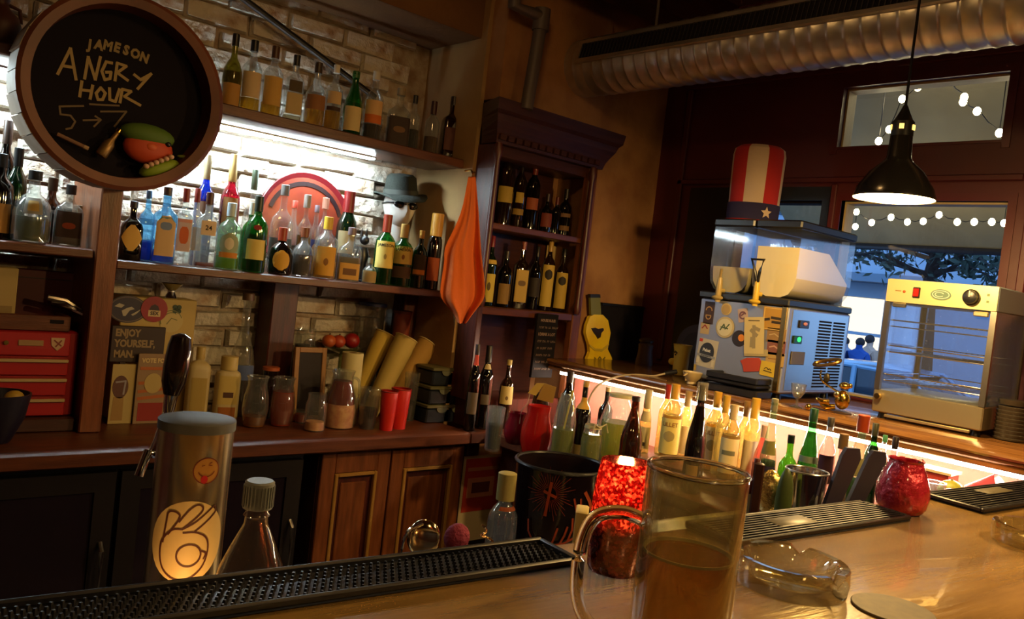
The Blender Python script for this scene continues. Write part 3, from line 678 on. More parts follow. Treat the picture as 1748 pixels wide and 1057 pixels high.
def liquid(h, dif=.42):
    c = C(h); return glass('liquid_'+h, tuple(min(1, .08+x*.95) for x in c), dif, gloss=.3, dcol=c)
def rad(prof, t):
    for (a, ra), (b, rb_) in zip(prof[:-1], prof[1:]):
        if a <= t <= b: return ra+(rb_-ra)*(t-a)/max(1e-6, b-a)
    return prof[-1][1]
_names = {}
def bottle(p, h, r, yaw, label, style='spirit', gl='clear', liq=None, cap='1a1512', caph=.11, lab=None, mark=None, txt=None, name='bottle', cat='bottle', group=None, lab2=None, seg=20, cr=None, capm=None):
    prof, n, dp = STY[style]
    if n == 2.0: seg = 20
    else: seg = 24
    t = thing(name, label, cat, p, yaw, group)
    P = [(z*h, q*r) for z, q in prof]
    MB().lathe(P, seg, n, dp, caps=(True, False)).build('glass', GL[gl] if isinstance(gl, str) else gl, t)
    if liq:
        col, lv = liq; pr = [(max(.006, z*h), q*r*.92) for z, q in prof if z < lv]+[(lv*h, rad(prof, lv)*r*.92)]
        MB().lathe(pr, seg, n, dp).build('liquid', liquid(col), t)
    if cap:
        cz = 1-caph; q = cr or max(.36, rad(prof, min(cz, prof[-1][0]))*1.12)
        MB().lathe([(cz*h, q*r), (h*.995, q*r), (h, q*r*.9)], 14).build('cap', capm or paint(cap, .4), t)
    def lb(spec, nm, k):
        col, z0, z1 = spec[:3]; ha = spec[3] if len(spec) > 3 else 1.05; shp = spec[4] if len(spec) > 4 else 'rect'
        mb = MB(); v = []; f = []; N = 10; Mz = 6
        for j in range(Mz+1):
            zz = z0+(z1-z0)*j/Mz
            u = j/Mz*2-1
            wdt = {'rect': 1.0, 'oval': math.sqrt(max(.02, 1-u*u*.97)), 'diamond': max(.06, 1-abs(u)), 'arch': 1.0 if u < .55 else math.sqrt(max(.02, 1-((u-.55)/.45)**2))}[shp]
            for i in range(N+1):
                th = -PI/2+ha*wdt*(2*i/N-1); x, y = cross(th, n, dp); rr_ = rad(prof, zz)*r*k; v.append((x*rr_, y*rr_, zz*h))
        for j in range(Mz):
            for i in range(N): f.append((j*(N+1)+i, j*(N+1)+i+1, (j+1)*(N+1)+i+1, (j+1)*(N+1)+i))
        return mb.add(v, f).build(nm, paint(col, .7), t)
    if lab:
        lo = lb(lab, 'label', 1.018)
        if mark:
            mo = lb(mark, 'emblem', 1.03); mo.parent = lo
        if txt:
            s, size, col, zz = txt
            v, f = text2d(s, size*h, .0004); k = rad(prof, zz)*r*1.045
            wrap(v, f, k, zz*h, n, dp).build('lettering', paint(col, .7), lo, smooth=False)
    if lab2: lb(lab2, 'neck_label', 1.03)
    return t
def face_cam(p): return math.atan2(p.y-EYE.y, p.x-EYE.x)-PI/2
_m = at(682, 360, Y=3.09); PLACED = [(_m.x, _m.y, .062, ZM)]
def row(rows, Z, plane, val, place, group, toward=.8, lim=.16):
    for (px, yt, wpx, off, desc, kw) in rows:
        v = val+off; wpx *= .96
        best = None
        for k in range(26):
            vv = v+(k//2+k % 2)*.010*(1 if k % 2 == 0 else -.5)
            if vv > max(v, val+lim): continue
            mid = at(px, yt+40, **{plane: vv}); r = wpx*depth(mid)/FL/2
            gap = min([math.hypot(mid.x-q[0], mid.y-q[1])-r-q[2] for q in PLACED if abs(q[3]-Z) < .02] or [1])
            if best is None or gap > best[0]: best = (gap, vv, mid, r)
            if gap > .001: break
        gap, v, mid, r = best
        PLACED.append((mid.x, mid.y, r, Z))
        h = at(px, yt, **{plane: v}).z-Z; p = Vector((mid.x, mid.y, Z))
        yaw0 = 0.0 if plane == 'Y' else -PI/2
        yaw = yaw0+(face_cam(p)-yaw0)*toward
        st_ = kw.get('style', 'spirit')
        if STY[st_][1] != 2.0: yaw = yaw0+(face_cam(p)-yaw0)*.55; r *= .93
        bottle(p, h, r, yaw, desc+place, **kw)
# middle shelf, long bay (front row then back row)
MS = ' on the middle shelf'
row([
 (226, 343, 40, .0, 'black gin bottle with yellow diamond label', dict(style='flat', gl='black', cap='14100e', lab=('c9a24e', .16, .60, .95, 'diamond'))),
 (252, 325, 28, .05, 'narrow pale blue gin bottle with blue cap', dict(style='square', gl='pblue', liq=('2f6fd0', .30), cap='2f5f8f')),
 (284, 319, 42, .0, 'wide pale blue gin bottle with tall cream arched label', dict(style='square', gl='pblue', liq=('2a6ad6', .18), cap='3a2016', lab=('c9a878', .10, .62, .62, 'arch'), mark=('6d7fa0', .44, .54, .16, 'oval'))),
 (316, 321, 32, .0, 'clear gin bottle with red cap and orange figure on its label', dict(style='square', gl='clear', cap='7c1a10', caph=.18, lab=('c2a79a', .18, .60, .6), mark=('c25a22', .28, .50, .18, 'oval'), lab2=('c98a70', .555, .60, .6))),
 (335, 321, 30, .06, 'clear gin bottle with red cap half hidden behind its twin', dict(style='square', gl='clear', cap='7c1a10', caph=.18, lab=('b9a79a', .2, .5, .6))),
 (356, 328, 38, .0, 'clear gin bottle with small square label numbered 24', dict(style='square', gl='clear', liq=('b0431c', .07), cap='4a2420', caph=.16, lab=('d8c0a0', .43, .62, .42), txt=('24', .085, '1a1410', .525))),
 (393, 346, 42, .0, 'green tinted gin bottle with ringed ship label and orange band', dict(style='spirit', gl='tgreen', liq=('9fae2c', .20), cap='b8ccd0', caph=.2, lab=('8f9a7c', .22, .55, .85, 'oval'), mark=('c9c0a8', .30, .48, .38, 'oval'), lab2=('c07a1c', .18, .26, .8))),
 (428, 345, 28, .05, 'green gin bottle with white cap behind the cream label bottle', dict(style='spirit', gl='green', cap='d8d8cc', caph=.18)),
 (440, 334, 40, .0, 'round shouldered green gin bottle with cream label and red seal', dict(style='spirit', gl='green', liq=('144a18', .5), cap='1a2a1a', caph=.2, lab=('d2bb62', .17, .43, .85), mark=('8a1f16', .55, .62, .35, 'oval'))),
 (480, 388, 42, .0, 'squat dark liqueur bottle with round yellow label and orange top', dict(style='squat', gl='black', cap='9a3414', caph=.28, lab=('d0a03a', .10, .52, .75, 'oval'))),
 (518, 388, 40, .01, 'clear squat bottle with brown top beside the round yellow label', dict(style='squat', gl='clear', liq=('6b5a48', .45), cap='7a4020', caph=.2)),
 (558, 370, 42, .0, 'clear bottle with yellow stopper and large gold label', dict(style='spirit', gl='clear', liq=('d69a1c', .50), cap='d8b030', caph=.2, lab=('cf9c38', .06, .52, .85), mark=('8a5a20', .22, .34, .2, 'oval'))),
 (598, 388, 44, .0, 'clear tequila bottle with low tan crest label', dict(style='flat', gl='clear', liq=('b59a70', .45), cap='7d6a70', caph=.14, lab=('cfa050', .04, .34, .85), mark=('6d4a2a', .12, .24, .4))),
 (629, 440, 26, .0, 'small tan labelled jar between the tequila and the whiskey', dict(style='squat', gl='clear', liq=('8a7a5c', .5), cap='8f8a78', caph=.22, lab=('a08a5a', .05, .5, 1.1))),
 (659, 366, 36, .0, 'green whiskey bottle with red neck and cream label', dict(style='spirit', gl='green', liq=('1c3212', .55), cap='8a2c14', caph=.25, lab=('d8c062', .24, .62, 1.05), txt=('JAMESON', .058, '3a3018', .56), mark=('8f7a34', .36, .44, .14, 'oval'))),
 (688, 382, 38, .0, 'green whiskey bottle with cork neck and wide cream label', dict(style='spirit', gl='green', liq=('1c3212', .55), cap='b08a4a', caph=.22, lab=('cdb35c', .36, .64, 1.1), txt=('JAMESON', .060, '3a3018', .585), mark=('8a5a2a', .43, .51, .14, 'oval'), lab2=('4a3420', .14, .32, 1.0))),
 (717, 393, 26, .0, 'slim dark green whiskey bottle with gold band', dict(style='spirit', gl='dgreen', cap='b88a3a', caph=.14, lab=('3a2f1c', .22, .58, .9), mark=('c9862c', .24, .32, .9))),
 (744, 364, 26, -.02, 'dark wine bottle with tall gold foil neck and orange label', dict(style='wine', gl='black', cap='c28a30', caph=.3, lab=('9c4a20', .12, .42, .9))),
], ZM, 'Y', 2.935, MS, None)
row([
 (353, 264, 33, .0, 'deep blue vodka bottle with brown label', dict(style='spirit', gl='blue', liq=('0b2a9a', .6), cap='8a7a5a', caph=.22, lab=('7a5a44', .38, .58, .8))),
 (397, 263, 34, .0, 'crimson glass bottle with long gold neck', dict(style='spirit', gl='red', liq=('8a1030', .6), cap='a88a50', caph=.24, lab=('9a6a30', .30, .62, .85), mark=('8f1410', .3, .42, .7, 'oval'))),
 (433, 289, 32, .0, 'clear bottle with dark green stopper against the brick', dict(style='squat', gl='clear', cap='3c4a38', caph=.2, liq=('9aa6a0', .4))),
 (484, 315, 44, .0, 'wide clear decanter in front of the red tray', dict(style='flat', gl='clear', cap='5a5654', caph=.12, liq=('8d979c', .4))),
 (500, 342, 30, -.03, 'clear bottle with a pointed red cap', dict(style='sloped', gl='clear', cap='b03a28', caph=.10, liq=('a09070', .4))),
 (522, 332, 28, .0, 'clear bottle with broad silver stopper', dict(style='flat', gl='clear', liq=('b08a3a', .5), cap='8a8078', caph=.16, cr=.5)),
 (538, 350, 26, -.03, 'clear bottle with square blue label', dict(style='sloped', gl='clear', cap='6a5a60', caph=.1, lab=('26357a', .28, .52, .8), mark=('b89a8a', .34, .46, .25, 'oval'))),
 (553, 337, 26, .0, 'clear bottle with copper stopper before the red tray', dict(style='flat', gl='clear', liq=('c08a2a', .5), cap='9a6a58', caph=.14, cr=.5)),
 (594, 326, 36, .0, 'dark green port bottle with red wax neck and cream label', dict(style='wine', gl='dgreen', cap='7a1414', caph=.24, lab=('b3a57a', .30, .55, .9))),
], ZM, 'Y', 3.075, MS, None)
# top shelf
TS = ' on the top shelf'
row([
 (400, 57, 34, .0, 'olive glass whisky bottle with black cork and low tan label', dict(style='squat', gl='olive', liq=('8f7a1c', .5), cap='1c1614', caph=.16, lab=('b0803a', .05, .34, 1.0))),
 (432, 68, 36, .0, 'clear whisky bottle with blue black cap and yellow dregs', dict(style='spirit', gl='clear', liq=('e0b400', .22), cap='15151c', caph=.15, lab=('c9b088', .22, .56, 1.0))),
 (468, 78, 36, .0, 'clear whisky bottle with brown cork and tall amber label', dict(style='spirit', gl='clear', liq=('e8b800', .22), cap='4a2c18', caph=.17, lab=('c59a4a', .18, .57, 1.0))),
 (504, 93, 34, .0, 'clear whisky bottle with black square emblem above a tan label', dict(style='square', gl='clear', liq=('d8d0b8', .12), cap='1c1a18', caph=.16, lab=('b8a070', .14, .44, .75), mark=('4a3c24', .46, .62, .42))),
 (541, 106, 38, .0, 'clear whisky bottle half full of golden brown spirit', dict(style='squat', gl='clear', liq=('d8a400', .40), cap='3a2a18', caph=.16, lab=('8a5a30', .28, .50, 1.0))),
 (572, 110, 30, .0, 'slim clear bottle with white cap and amber spirit', dict(style='spirit', gl='clear', liq=('dca800', .32), cap='d8d4c8', caph=.12, lab=('c9a878', .42, .60, .9), lab2=('3c2414', .32, .38, .9))),
 (605, 121, 34, .0, 'bright green whisky bottle with cream label', dict(style='champ', gl='green', liq=('3c8a14', .25), cap='2a5a24', caph=.10, lab=('cdb680', .10, .46, 1.0))),
 (640, 121, 34, .0, 'clear whisky bottle with white cap and orange banded label', dict(style='spirit', gl='clear', liq=('5a3a18', .25), cap='cfc8bc', caph=.12, lab=('cfa672', .28, .58, 1.0), mark=('c8641c', .26, .38, 1.0))),
 (682, 150, 46, .0, 'broad bottle with dark crest label', dict(style='flat', gl='clear', liq=('4a3010', .5), cap='8a7a60', caph=.12, lab=('2c1812', .06, .52, .9), mark=('6a4a2c', .26, .36, .3, 'oval'))),
 (706, 162, 24, .02, 'slim bottle with black cap', dict(style='spirit', gl='clear', liq=('3c2a14', .4), cap='14120f', caph=.14)),
 (738, 172, 26, .0, 'bottle with tan spirit and dark red neck', dict(style='spirit', gl='clear', liq=('8a5a1c', .35), cap='3a1812', caph=.24)),
 (772, 164, 36, .0, 'square dark red brown bottle next to the alcove end', dict(style='square', gl='brown', liq=('3a1408', .5), cap='2a1a10', caph=.14, lab=('4a1c10', .15, .5, .7))),
], ZT, 'Y', 2.99, TS, None)
# short left shelf
LS = ', short left shelf'
row([
 (2, 262, 44, -.02, 'dark bottle with broad tan label', dict(style='spirit', gl='black', cap='14110f', caph=.16, lab=('b08444', .08, .42, 1.0))),
 (12, 205, 40, .1, 'tall black bottle with brown cap', dict(style='spirit', gl='black', cap='3a2418', caph=.2, lab=('3a2c2c', .2, .5, 1.0))),
 (30, 252, 34, .06, 'dark green bottle with black neck', dict(style='wine', gl='dgreen', cap='141414', caph=.2)),
 (58, 291, 62, .0, 'big round clear bottle with embossed gold lettering and black cork', dict(style='squat', gl='clear', liq=('7a7a48', .36), cap='1c1612', caph=.13, lab=('8d8a80', .40, .62, .5), mark=('b0904a', .44, .58, .3))),
 (88, 303, 44, .1, 'brown bottle with flat dark cap behind the clear ones', dict(style='squat', gl='brown', cap='4a3420', caph=.2)),
 (119, 315, 50, .0, 'clear flask bottle with dark brown label and black cork', dict(style='flat', gl='clear', liq=('6a5a30', .35), cap='1f1410', caph=.16, lab=('3a2416', .14, .56, .85), mark=('a8481c', .28, .38, .25, 'oval'))),
], 1.495, 'Y', 2.97, LS, None)
bx = at(145, 390, Y=3.06)
t = thing('carton', 'upright brown carton with cream edge at the end of the short shelf', 'box', (bx.x, 3.06, 1.495))
hb_ = at(156, 353, Y=3.06).z-1.495
MB().bbox(-.028, .012, 0, .06, 0, hb_, .002).build('body', paint('5a3a1c', .7), t); MB().box(-.028, -.010, -.002, 0, .004, hb_-.004).build('cream_edge', paint('a8945c', .7), t, smooth=False)
jg = at(8, 80, Y=2.97)
t = thing('stoneware_jug', 'round reddish brown jug on the high shelf behind the barrel sign', 'jug', (jg.x-.02, 2.99, 2.075))
MB().lathe([(0, .045), (.01, .06), (.06, .068), (.10, .055), (.125, .028), (.14, .024), (.15, .028)], 20).build('body', paint('4a2012', .5), t); MB().tube([(.025, 0, .138), (.055, 0, .13), (.06, 0, .09)], .006).build('handle', paint('4a2012', .5), t)
# carved cabinet shelves
CS = ', upper cabinet shelf'
row([
 (838, 262, 26, .0, 'dark bottle with small square yellow label', dict(style='spirit', gl='black', cap='2a1a14', caph=.14, lab=('a88a3a', .12, .26, .5))),
 (868, 234, 32, .0, 'grey topped bottle with yellow crest label', dict(style='spirit', gl='brown', cap='5a6066', caph=.2, lab=('a0842c', .26, .44, .9))),
 (890, 262, 24, .02, 'amber bottle with gold label', dict(style='spirit', gl='brown', liq=('8a6a14', .5), cap='2a1c18', caph=.14, lab=('8a6a24', .18, .26, .9), lab2=('a88a2c', .34, .48, .6))),
 (912, 268, 26, .0, 'dark bottle with orange neck and orange label', dict(style='spirit', gl='black', cap='7a2a14', caph=.24, lab=('8a4018', .28, .44, .9))),
 (932, 330, 24, .0, 'short dark bottle with dull red label', dict(style='squat', gl='black', cap='2a1612', caph=.2, lab=('6a2414', .15, .5, .9))),
 (948, 336, 18, .0, 'short slim black bottle with red glint', dict(style='spirit', gl='black', cap='5a1a14', caph=.2)),
 (964, 322, 24, .0, 'short black bottle with bronze bands', dict(style='spirit', gl='black', cap='1c1614', caph=.2, lab=('6a4a24', .12, .22, .9), lab2=('6a4a2c', .40, .48, .9))),
], 1.02+zs1, 'Y', 2.79, CS, None)
CS2 = ', lower cabinet shelf'
row([
 (838, 402, 25, .0, 'dark bottle with red cap and pale yellow label', dict(style='spirit', gl='dgreen', cap='7a1c22', caph=.16, lab=('c9b24a', .06, .46, 1.0), mark=('5a4a24', .22, .34, .25, 'oval'), lab2=('c9a848', .60, .66, 1.0))),
 (862, 428, 27, .0, 'short dark bottle with torn tan label', dict(style='spirit', gl='black', cap='2a2420', caph=.14, lab=('8a6a34', .06, .42, .8))),
 (891, 412, 28, .0, 'bourbon bottle with pink cap and tall buff label', dict(style='square', gl='brown', liq=('5a2c10', .5), cap='8a4a3c', caph=.12, lab=('b8984a', .10, .58, .75), mark=('6a5030', .34, .42, .2, 'oval'))),
 (915, 420, 22, .03, 'thin dark bottle without a clear label', dict(style='spirit', gl='black', cap='1c1512', caph=.16, lab=('2a2018', .2, .5, 1.0))),
 (938, 404, 24, .0, 'bourbon bottle with brass pourer and black disc on cream label', dict(style='spirit', gl='brown', cap='b08a3a', caph=.2, lab=('c0a244', .06, .62, 1.0), mark=('1c140e', .42, .56, .6, 'oval'))),
 (960, 424, 24, .0, 'bourbon bottle with black cap and black disc on cream label', dict(style='spirit', gl='brown', cap='14100c', caph=.12, lab=('b4963c', .06, .62, 1.0), mark=('1c140e', .42, .56, .6, 'oval'))),
], 1.02+zs2, 'Y', 2.77, CS2, None)
ca = at(952, 442, Y=2.90)
t = thing('arched_card', 'cream arched card standing behind the twin disc label bottles', 'card', (ca.x, 2.905, 1.02+zs2))
hc = at(952, 414, Y=2.90).z-1.02-zs2
MB().prism([(-.075, 0), (.075, 0), (.075, hc)]+[(-.045+.03*math.cos(R(a)), hc-.03+.03*math.sin(R(a))) for a in range(90, 181, 15)], 0, .004).build('sheet', paint('b59a62', .8), t)
MB().box(.02, .045, -.002, 0, hc-.05, hc-.03).build('dark_mark', BLACK_M, t, smooth=False)
# dark jar-like figure on the cabinet, upper left
fg = at(842, 240, Y=2.892)
t = thing('robed_figurine', 'dark glazed robed figurine at the end of the upper cabinet shelf', 'figurine', (fg.x, 2.892, 1.02+zs1))
hh = at(851, 192, Y=2.875).z-1.02-zs1; s = hh/.36*.9
MB().lathe([(0, .036*s), (.05*s, .04*s), (.15*s, .034*s), (.22*s, .038*s), (.265*s, .03*s), (.285*s, .018*s)], 16).build('robe', mat('dark_glaze', (.03, .028, .03), .3), t)
MB().ell((0, 0, .315*s), .034*s, .034*s, .045*s, 14, 8).build('head', mat('dark_olive_glaze', (.07, .055, .03), .4), t)
MB().tube([(-.045*s, -.02*s, .2*s), (-.02*s, -.040*s, .13*s), (.02*s, -.040*s, .13*s), (.045*s, -.02*s, .2*s)], .012*s).build('folded_arms', MATS['dark_glaze'], t)
# worktop bottles, right of the trays
WS = ' on the back worktop'
row([
 (812, 588, 21, .0, 'slim dark bottle with bright red neck band', dict(style='wine', gl='black', cap='241614', caph=.12, lab=('4a3a20', .2, .45, 1.0), lab2=('b83a1c', .76, .92, 1.1))),
 (832, 590, 26, .03, 'black bottle with white neck tag', dict(style='wine', gl='black', cap='14110f', caph=.2, lab=('4a3a1c', .30, .42, .6), lab2=('c0ac7a', .72, .78, .8))),
 (866, 614, 26, .02, 'dark liqueur bottle with square cream label and yellow cap', dict(style='spirit', gl='brown', cap='b09a5a', caph=.08, lab=('bfa864', .36, .62, 1.0), mark=('6a5024', .42, .48, .2, 'oval'))),
 (798, 560, 18, .40, 'slim brass capped bottle', dict(style='wine', gl='brown', cap='b08a3a', caph=.1)),
 (772, 575, 18, .40, 'slim clear bottle with amber neck', dict(style='wine', gl='clear', cap='8a6a3a', caph=.2)),
], ZC, 'Y', 2.645, WS, None, lim=.02)
row([
 (970, 633, 30, .0, 'dark bottle with brown neck beneath the rules board', dict(style='wine', gl='black', cap='2a1c16', caph=.14)),
 (997, 650, 30, -.1, 'dark swing top bottle with brass stopper and yellow neck', dict(style='spirit', gl='black', cap='a07a2c', caph=.07, lab=('6a5a2c', .05, .22, .8), lab2=('b0841c', .66, .80, 1.2))),
 (1034, 660, 26, .20, 'dark bottle with round brass top behind the lidded jar', dict(style='spirit', gl='black', cap='b09058', caph=.07)),
 (1082, 676, 40, -.03, 'dark brown stubby bottle in front of the lit bottles', dict(style='champ', gl='brown', cap='2a1812', caph=.06)),
], ZC, 'X', 2.40, WS, None)
# ================================================================== BAR TOP AND WORK WELL
BA = math.atan(-.1); BO = Vector((0, .87, 0))
def barxy(p): return Matrix.Rotation(-BA, 3, 'Z') @ (Vector((p[0], p[1], 0))-BO)     # world -> bar frame
bar = thing('bar_counter', 'long varnished brown bar counter crossing in front of the work area', 'bar', (0, .87, 0), BA)
MB().bbox(-1.6, 3.27, -.66, 0, ZBAR-.05, ZBAR, .010).build('bar_top', W_BAR, bar)
MB().box(-1.55, 3.22, -.56, -.10, 0, ZBAR-.05).build('bar_front', W_DARK, bar, smooth=False)
MB().tube([(-1.6, -.65, ZBAR-.03), (3.2, -.65, ZBAR-.03)], .022, 10).build('edge_moulding', W_MID, bar)
db = thing('steel_drainboard', 'low steel drainboard along the inside of the bar', 'drainboard', (0, .87, 0), BA)
MB().bbox(-.5, 1.48, .012, .44, .915, .95, .006).build('board', STEEL, db)
for x in (-.45, .5, 1.43):
    for y in (.05, .40): MB().tube([(x, y, 0), (x, y, .915)], .015, 8).build('leg', STEEL, db)
rk = thing('bottle_well', 'steel speed rack holding the mixing bottles inside the bar', 'rack', (0, .87, 0), BA)
MB().bbox(1.50, 2.28, .02, .50, .97, 1.01, .006).build('tray', STEEL, rk)
for x in (1.53, 2.25):
    for y in (.06, .46): MB().tube([(x, y, 0), (x, y, .97)], .015, 8).build('leg', STEEL, rk)
# rubber mats
def mat_bar(x0, x1, y0, y1, label, ridges, plate=None, nubs=False):
    t = thing('bar_mat', label, 'bar mat', (BO.x, BO.y, ZBAR), BA); h = .012
    m = MB().bbox(x0, x1, y0, y1, 0, .004, .002)
    for a in [(x0, x1, y0, y0+.007), (x0, x1, y1-.007, y1), (x0, x0+.007, y0+.007, y1-.007), (x1-.007, x1, y0+.007, y1-.007)]: m.bbox(*a, .003, h, .002)
    m.build('base', RUBBER, t)
    g = MB()
    if nubs:
        ny = int((y1-y0-.02)/.0095); nx = int((x1-x0-.02)/.0095)
        for i in range(nx):
            for j in range(ny):
                x = x0+.014+i*.0095+(j % 2)*.0047; y = y0+.013+j*.0095
                g.add([(x-.003, y, .004), (x, y-.003, .004), (x+.003, y, .004), (x, y+.003, .004), (x-.0018, y, .0105), (x, y-.0018, .0105), (x+.0018, y, .0105), (x, y+.0018, .0105)], [(0, 1, 5, 4), (1, 2, 6, 5), (2, 3, 7, 6), (3, 0, 4, 7), (4, 5, 6, 7)])
        o = g.build('nubs', RUBBER, t, smooth=False)
    else:
        n = ridges
        for k in range(n):
            y = y0+.012+(y1-y0-.024)*k/(n-1); g.box(x0+.010, x1-.010, y-.0017, y+.0017, .004, .0115)
        o = g.build('ridges', RUBBER, t, smooth=False)
    o['kind'] = 'stuff'
    if plate: MB().bbox(*plate, .0108, .0128, .001).build('name_plate', mat('grey_rubber_plate', (.10, .085, .05), .45), t)
    return t
f = lambda px, py: barxy(at(px, py, Z=ZBAR))
mat_bar(-.55, f(958, 950).x, -.088, -.0, 'long black rubber drip mat with nubs on the inner bar edge beside the tap', 0, nubs=True)
a, b = f(1290, 935), f(1508, 876)
mat_bar(f(1250, 915).x-.05, b.x, f(1420, 912).y, -.004, 'ribbed black bar mat between glass mug and round red lantern', 10, (f(1318, 905).x, f(1402, 905).x, f(1340, 905).y-.012, f(1340, 905).y+.026))
c0 = f(1630, 865)
mat_bar(c0.x, c0.x+.55, f(1672, 880).y, -.002, 'ribbed black bar mat near the lit ledge by the window', 10, (c0.x+.18, c0.x+.30, -.06, -.025))
# ------------------------------------------------------------------ glass beer mug
mp_ = at(1192, 801, D=.80)
mug = thing('beer_mug', 'tall glass beer mug with handle, half full of amber beer', 'mug', (mp_.x, mp_.y, ZBAR), math.atan2(CR.y, CR.x))
mh = mp_.z-ZBAR; mr = .0495
SG_ = solid_glass('mug_glass', (1, .995, .96), 1.38)
gp = [(0, mr*.78), (0, mr*.92), (.004, mr*.97), (mh*.5, mr*.985), (mh-.003, mr), (mh, mr-.0015), (mh-.002, mr-.0035), (mh*.5, mr-.0045), (.024, mr-.0055), (.018, mr-.012), (.017, .001)]
MB().lathe(gp, 56, caps=(True, True)).build('glass', glass('mug_wall_glass', (.86, .82, .66), .13, rough=.05, dcol=(.50, .44, .24), f0=.10, pwr=1.9), mug)
MB().tube([((mr-.0018)*math.cos(2*PI*k/56), (mr-.0018)*math.sin(2*PI*k/56), mh-.0005) for k in range(56)], .0026, 10, closed=True).build('rim', SG_, mug)
bl = at(1170, 948, D=.80).z-ZBAR
MB().lathe([(.0195, .001), (.0205, mr-.0135), (.0265, mr-.0066), (mh*.5, mr-.0056), (bl, mr-.0052), (bl, .001)], 48, caps=(True, True)).build('beer', glass('amber_beer', (.96, .62, .14), .14, gloss=.5, dcol=(.8, .45, .08)), mug)
MB().lathe([(bl+.0004, mr-.0053), (bl+.0030, mr-.0054), (bl+.0030, mr-.0066), (bl+.0004, mr-.0090)], 48, caps=(False, False)).build('foam_ring', mat('beer_foam', (.75, .66, .42), .8), mug)
hz = [(-mr+.004, 0, mh*.715), (-mr-.018, 0, mh*.745), (-mr-.042, 0, mh*.715), (-mr-.053, 0, mh*.62), (-mr-.056, 0, mh*.45), (-mr-.052, 0, mh*.28), (-mr-.036, 0, mh*.16), (-mr-.014, 0, mh*.12), (-mr+.004, 0, mh*.125)]
def spl(P, n=5):
    P = [Vector(p) for p in P]; out = []
    for i in range(len(P)-1):
        a, b, c, d = P[max(0, i-1)], P[i], P[i+1], P[min(len(P)-1, i+2)]
        for k in range(n):
            t = k/n; out.append(.5*((2*b)+(c-a)*t+(2*a-5*b+4*c-d)*t*t+(-a+3*b-3*c+d)*t**3))
    return out+[P[-1]]
MB().tube(spl(hz), .0068, 14).build('handle', SG_, mug)
# ------------------------------------------------------------------ candle holders
def candle_light(parent, z, power, col=(1, .50, .16), size=.012):
    ld = bpy.data.lights.new('candle_flame_light', 'POINT'); ld.energy = power; ld.color = col; ld.shadow_soft_size = size
    o = bpy.data.objects.new('candle_flame_light', ld); COL.objects.link(o); o.parent = parent; o.location = (0, 0, z)
cp_ = at(1058, 880, D=1.07)
cd_ = thing('mosaic_candle_holder', 'tall sparkling red mosaic glass candle holder glowing behind the mug', 'candle holder', (cp_.x, cp_.y, ZBAR))
ch_ = at(1068, 786, D=1.07).z-ZBAR
def mosaic():
    m, nt, out = _new('red_mosaic_glass')
    tc = nt.nodes.new('ShaderNodeTexCoord'); v = nt.nodes.new('ShaderNodeTexVoronoi'); v.inputs['Scale'].default_value = 300
    nt.links.new(tc.outputs['Object'], v.inputs['Vector'])
    r = nt.nodes.new('ShaderNodeValToRGB'); r.color_ramp.elements[0].position = .55; r.color_ramp.elements[0].color = (.20, .004, .007, 1); r.color_ramp.elements[1].position = .93; r.color_ramp.elements[1].color = (1, .42, .32, 1)
    s = nt.nodes.new('ShaderNodeSeparateColor'); nt.links.new(v.outputs['Color'], s.inputs[0]); nt.links.new(s.outputs[0], r.inputs[0])
    tl = nt.nodes.new('ShaderNodeBsdfTranslucent'); d = nt.nodes.new('ShaderNodeBsdfTransparent'); nt.links.new(r.outputs[0], tl.inputs[0]); nt.links.new(r.outputs[0], d.inputs[0])
    m1 = nt.nodes.new('ShaderNodeMixShader'); m1.inputs[0].default_value = .35; nt.links.new(tl.outputs[0], m1.inputs[1]); nt.links.new(d.outputs[0], m1.inputs[2])
    g = nt.nodes.new('ShaderNodeBsdfGlossy'); g.inputs['Roughness'].default_value = .12; g.inputs[0].default_value = (1, .55, .5, 1)
    b = nt.nodes.new('ShaderNodeBump'); b.inputs['Strength'].default_value = 1; b.inputs['Distance'].default_value = .006; nt.links.new(s.outputs[1], b.inputs['Height']); nt.links.new(b.outputs[0], g.inputs['Normal'])
    m2 = nt.nodes.new('ShaderNodeMixShader'); m2.inputs[0].default_value = .22; nt.links.new(m1.outputs[0], m2.inputs[1]); nt.links.new(g.outputs[0], m2.inputs[2]); nt.links.new(m2.outputs[0], out.inputs[0])
    return m
cr_ = .0375
MB().lathe([(0, cr_*.86), (.004, cr_*.93), (ch_*.3, cr_*1.0), (ch_*.65, cr_*1.0), (ch_*.88, cr_*.92), (ch_, cr_*.84), (ch_, cr_*.78), (ch_*.88, cr_*.86), (ch_*.5, cr_*.93), (.008, cr_*.8)], 36).build('glass', mosaic(), cd_)
MB().lathe([(.009, cr_*.78), (ch_*.45, cr_*.86), (ch_*.45, .002)], 24).build('wax', mat('candle_wax', (.75, .25, .12), .6), cd_)
MB().lathe([(ch_*.45+.006, .001), (ch_*.45+.011, .0045), (ch_*.45+.018, .0035), (ch_*.45+.030, .0005)], 12).build('flame', glow('candle_flame', (1, .60, .20), 45, False), cd_)
candle_light(cd_, ch_*.84, .75)
lp = at(1540, 845, D=1.60)
ln = thing('round_red_lantern', 'round crinkled red glass lantern standing between the two ribbed mats', 'candle holder', (lp.x, lp.y, ZBAR))
lh = at(1543, 783, D=1.60).z-ZBAR; lr = 43*1.6/FL
RG = mat('crinkled_red_glass', (.42, .010, .035), .22, .35, col2=(.60, .03, .07), scale=30, bump=.9, bscale=55, coat=.6)
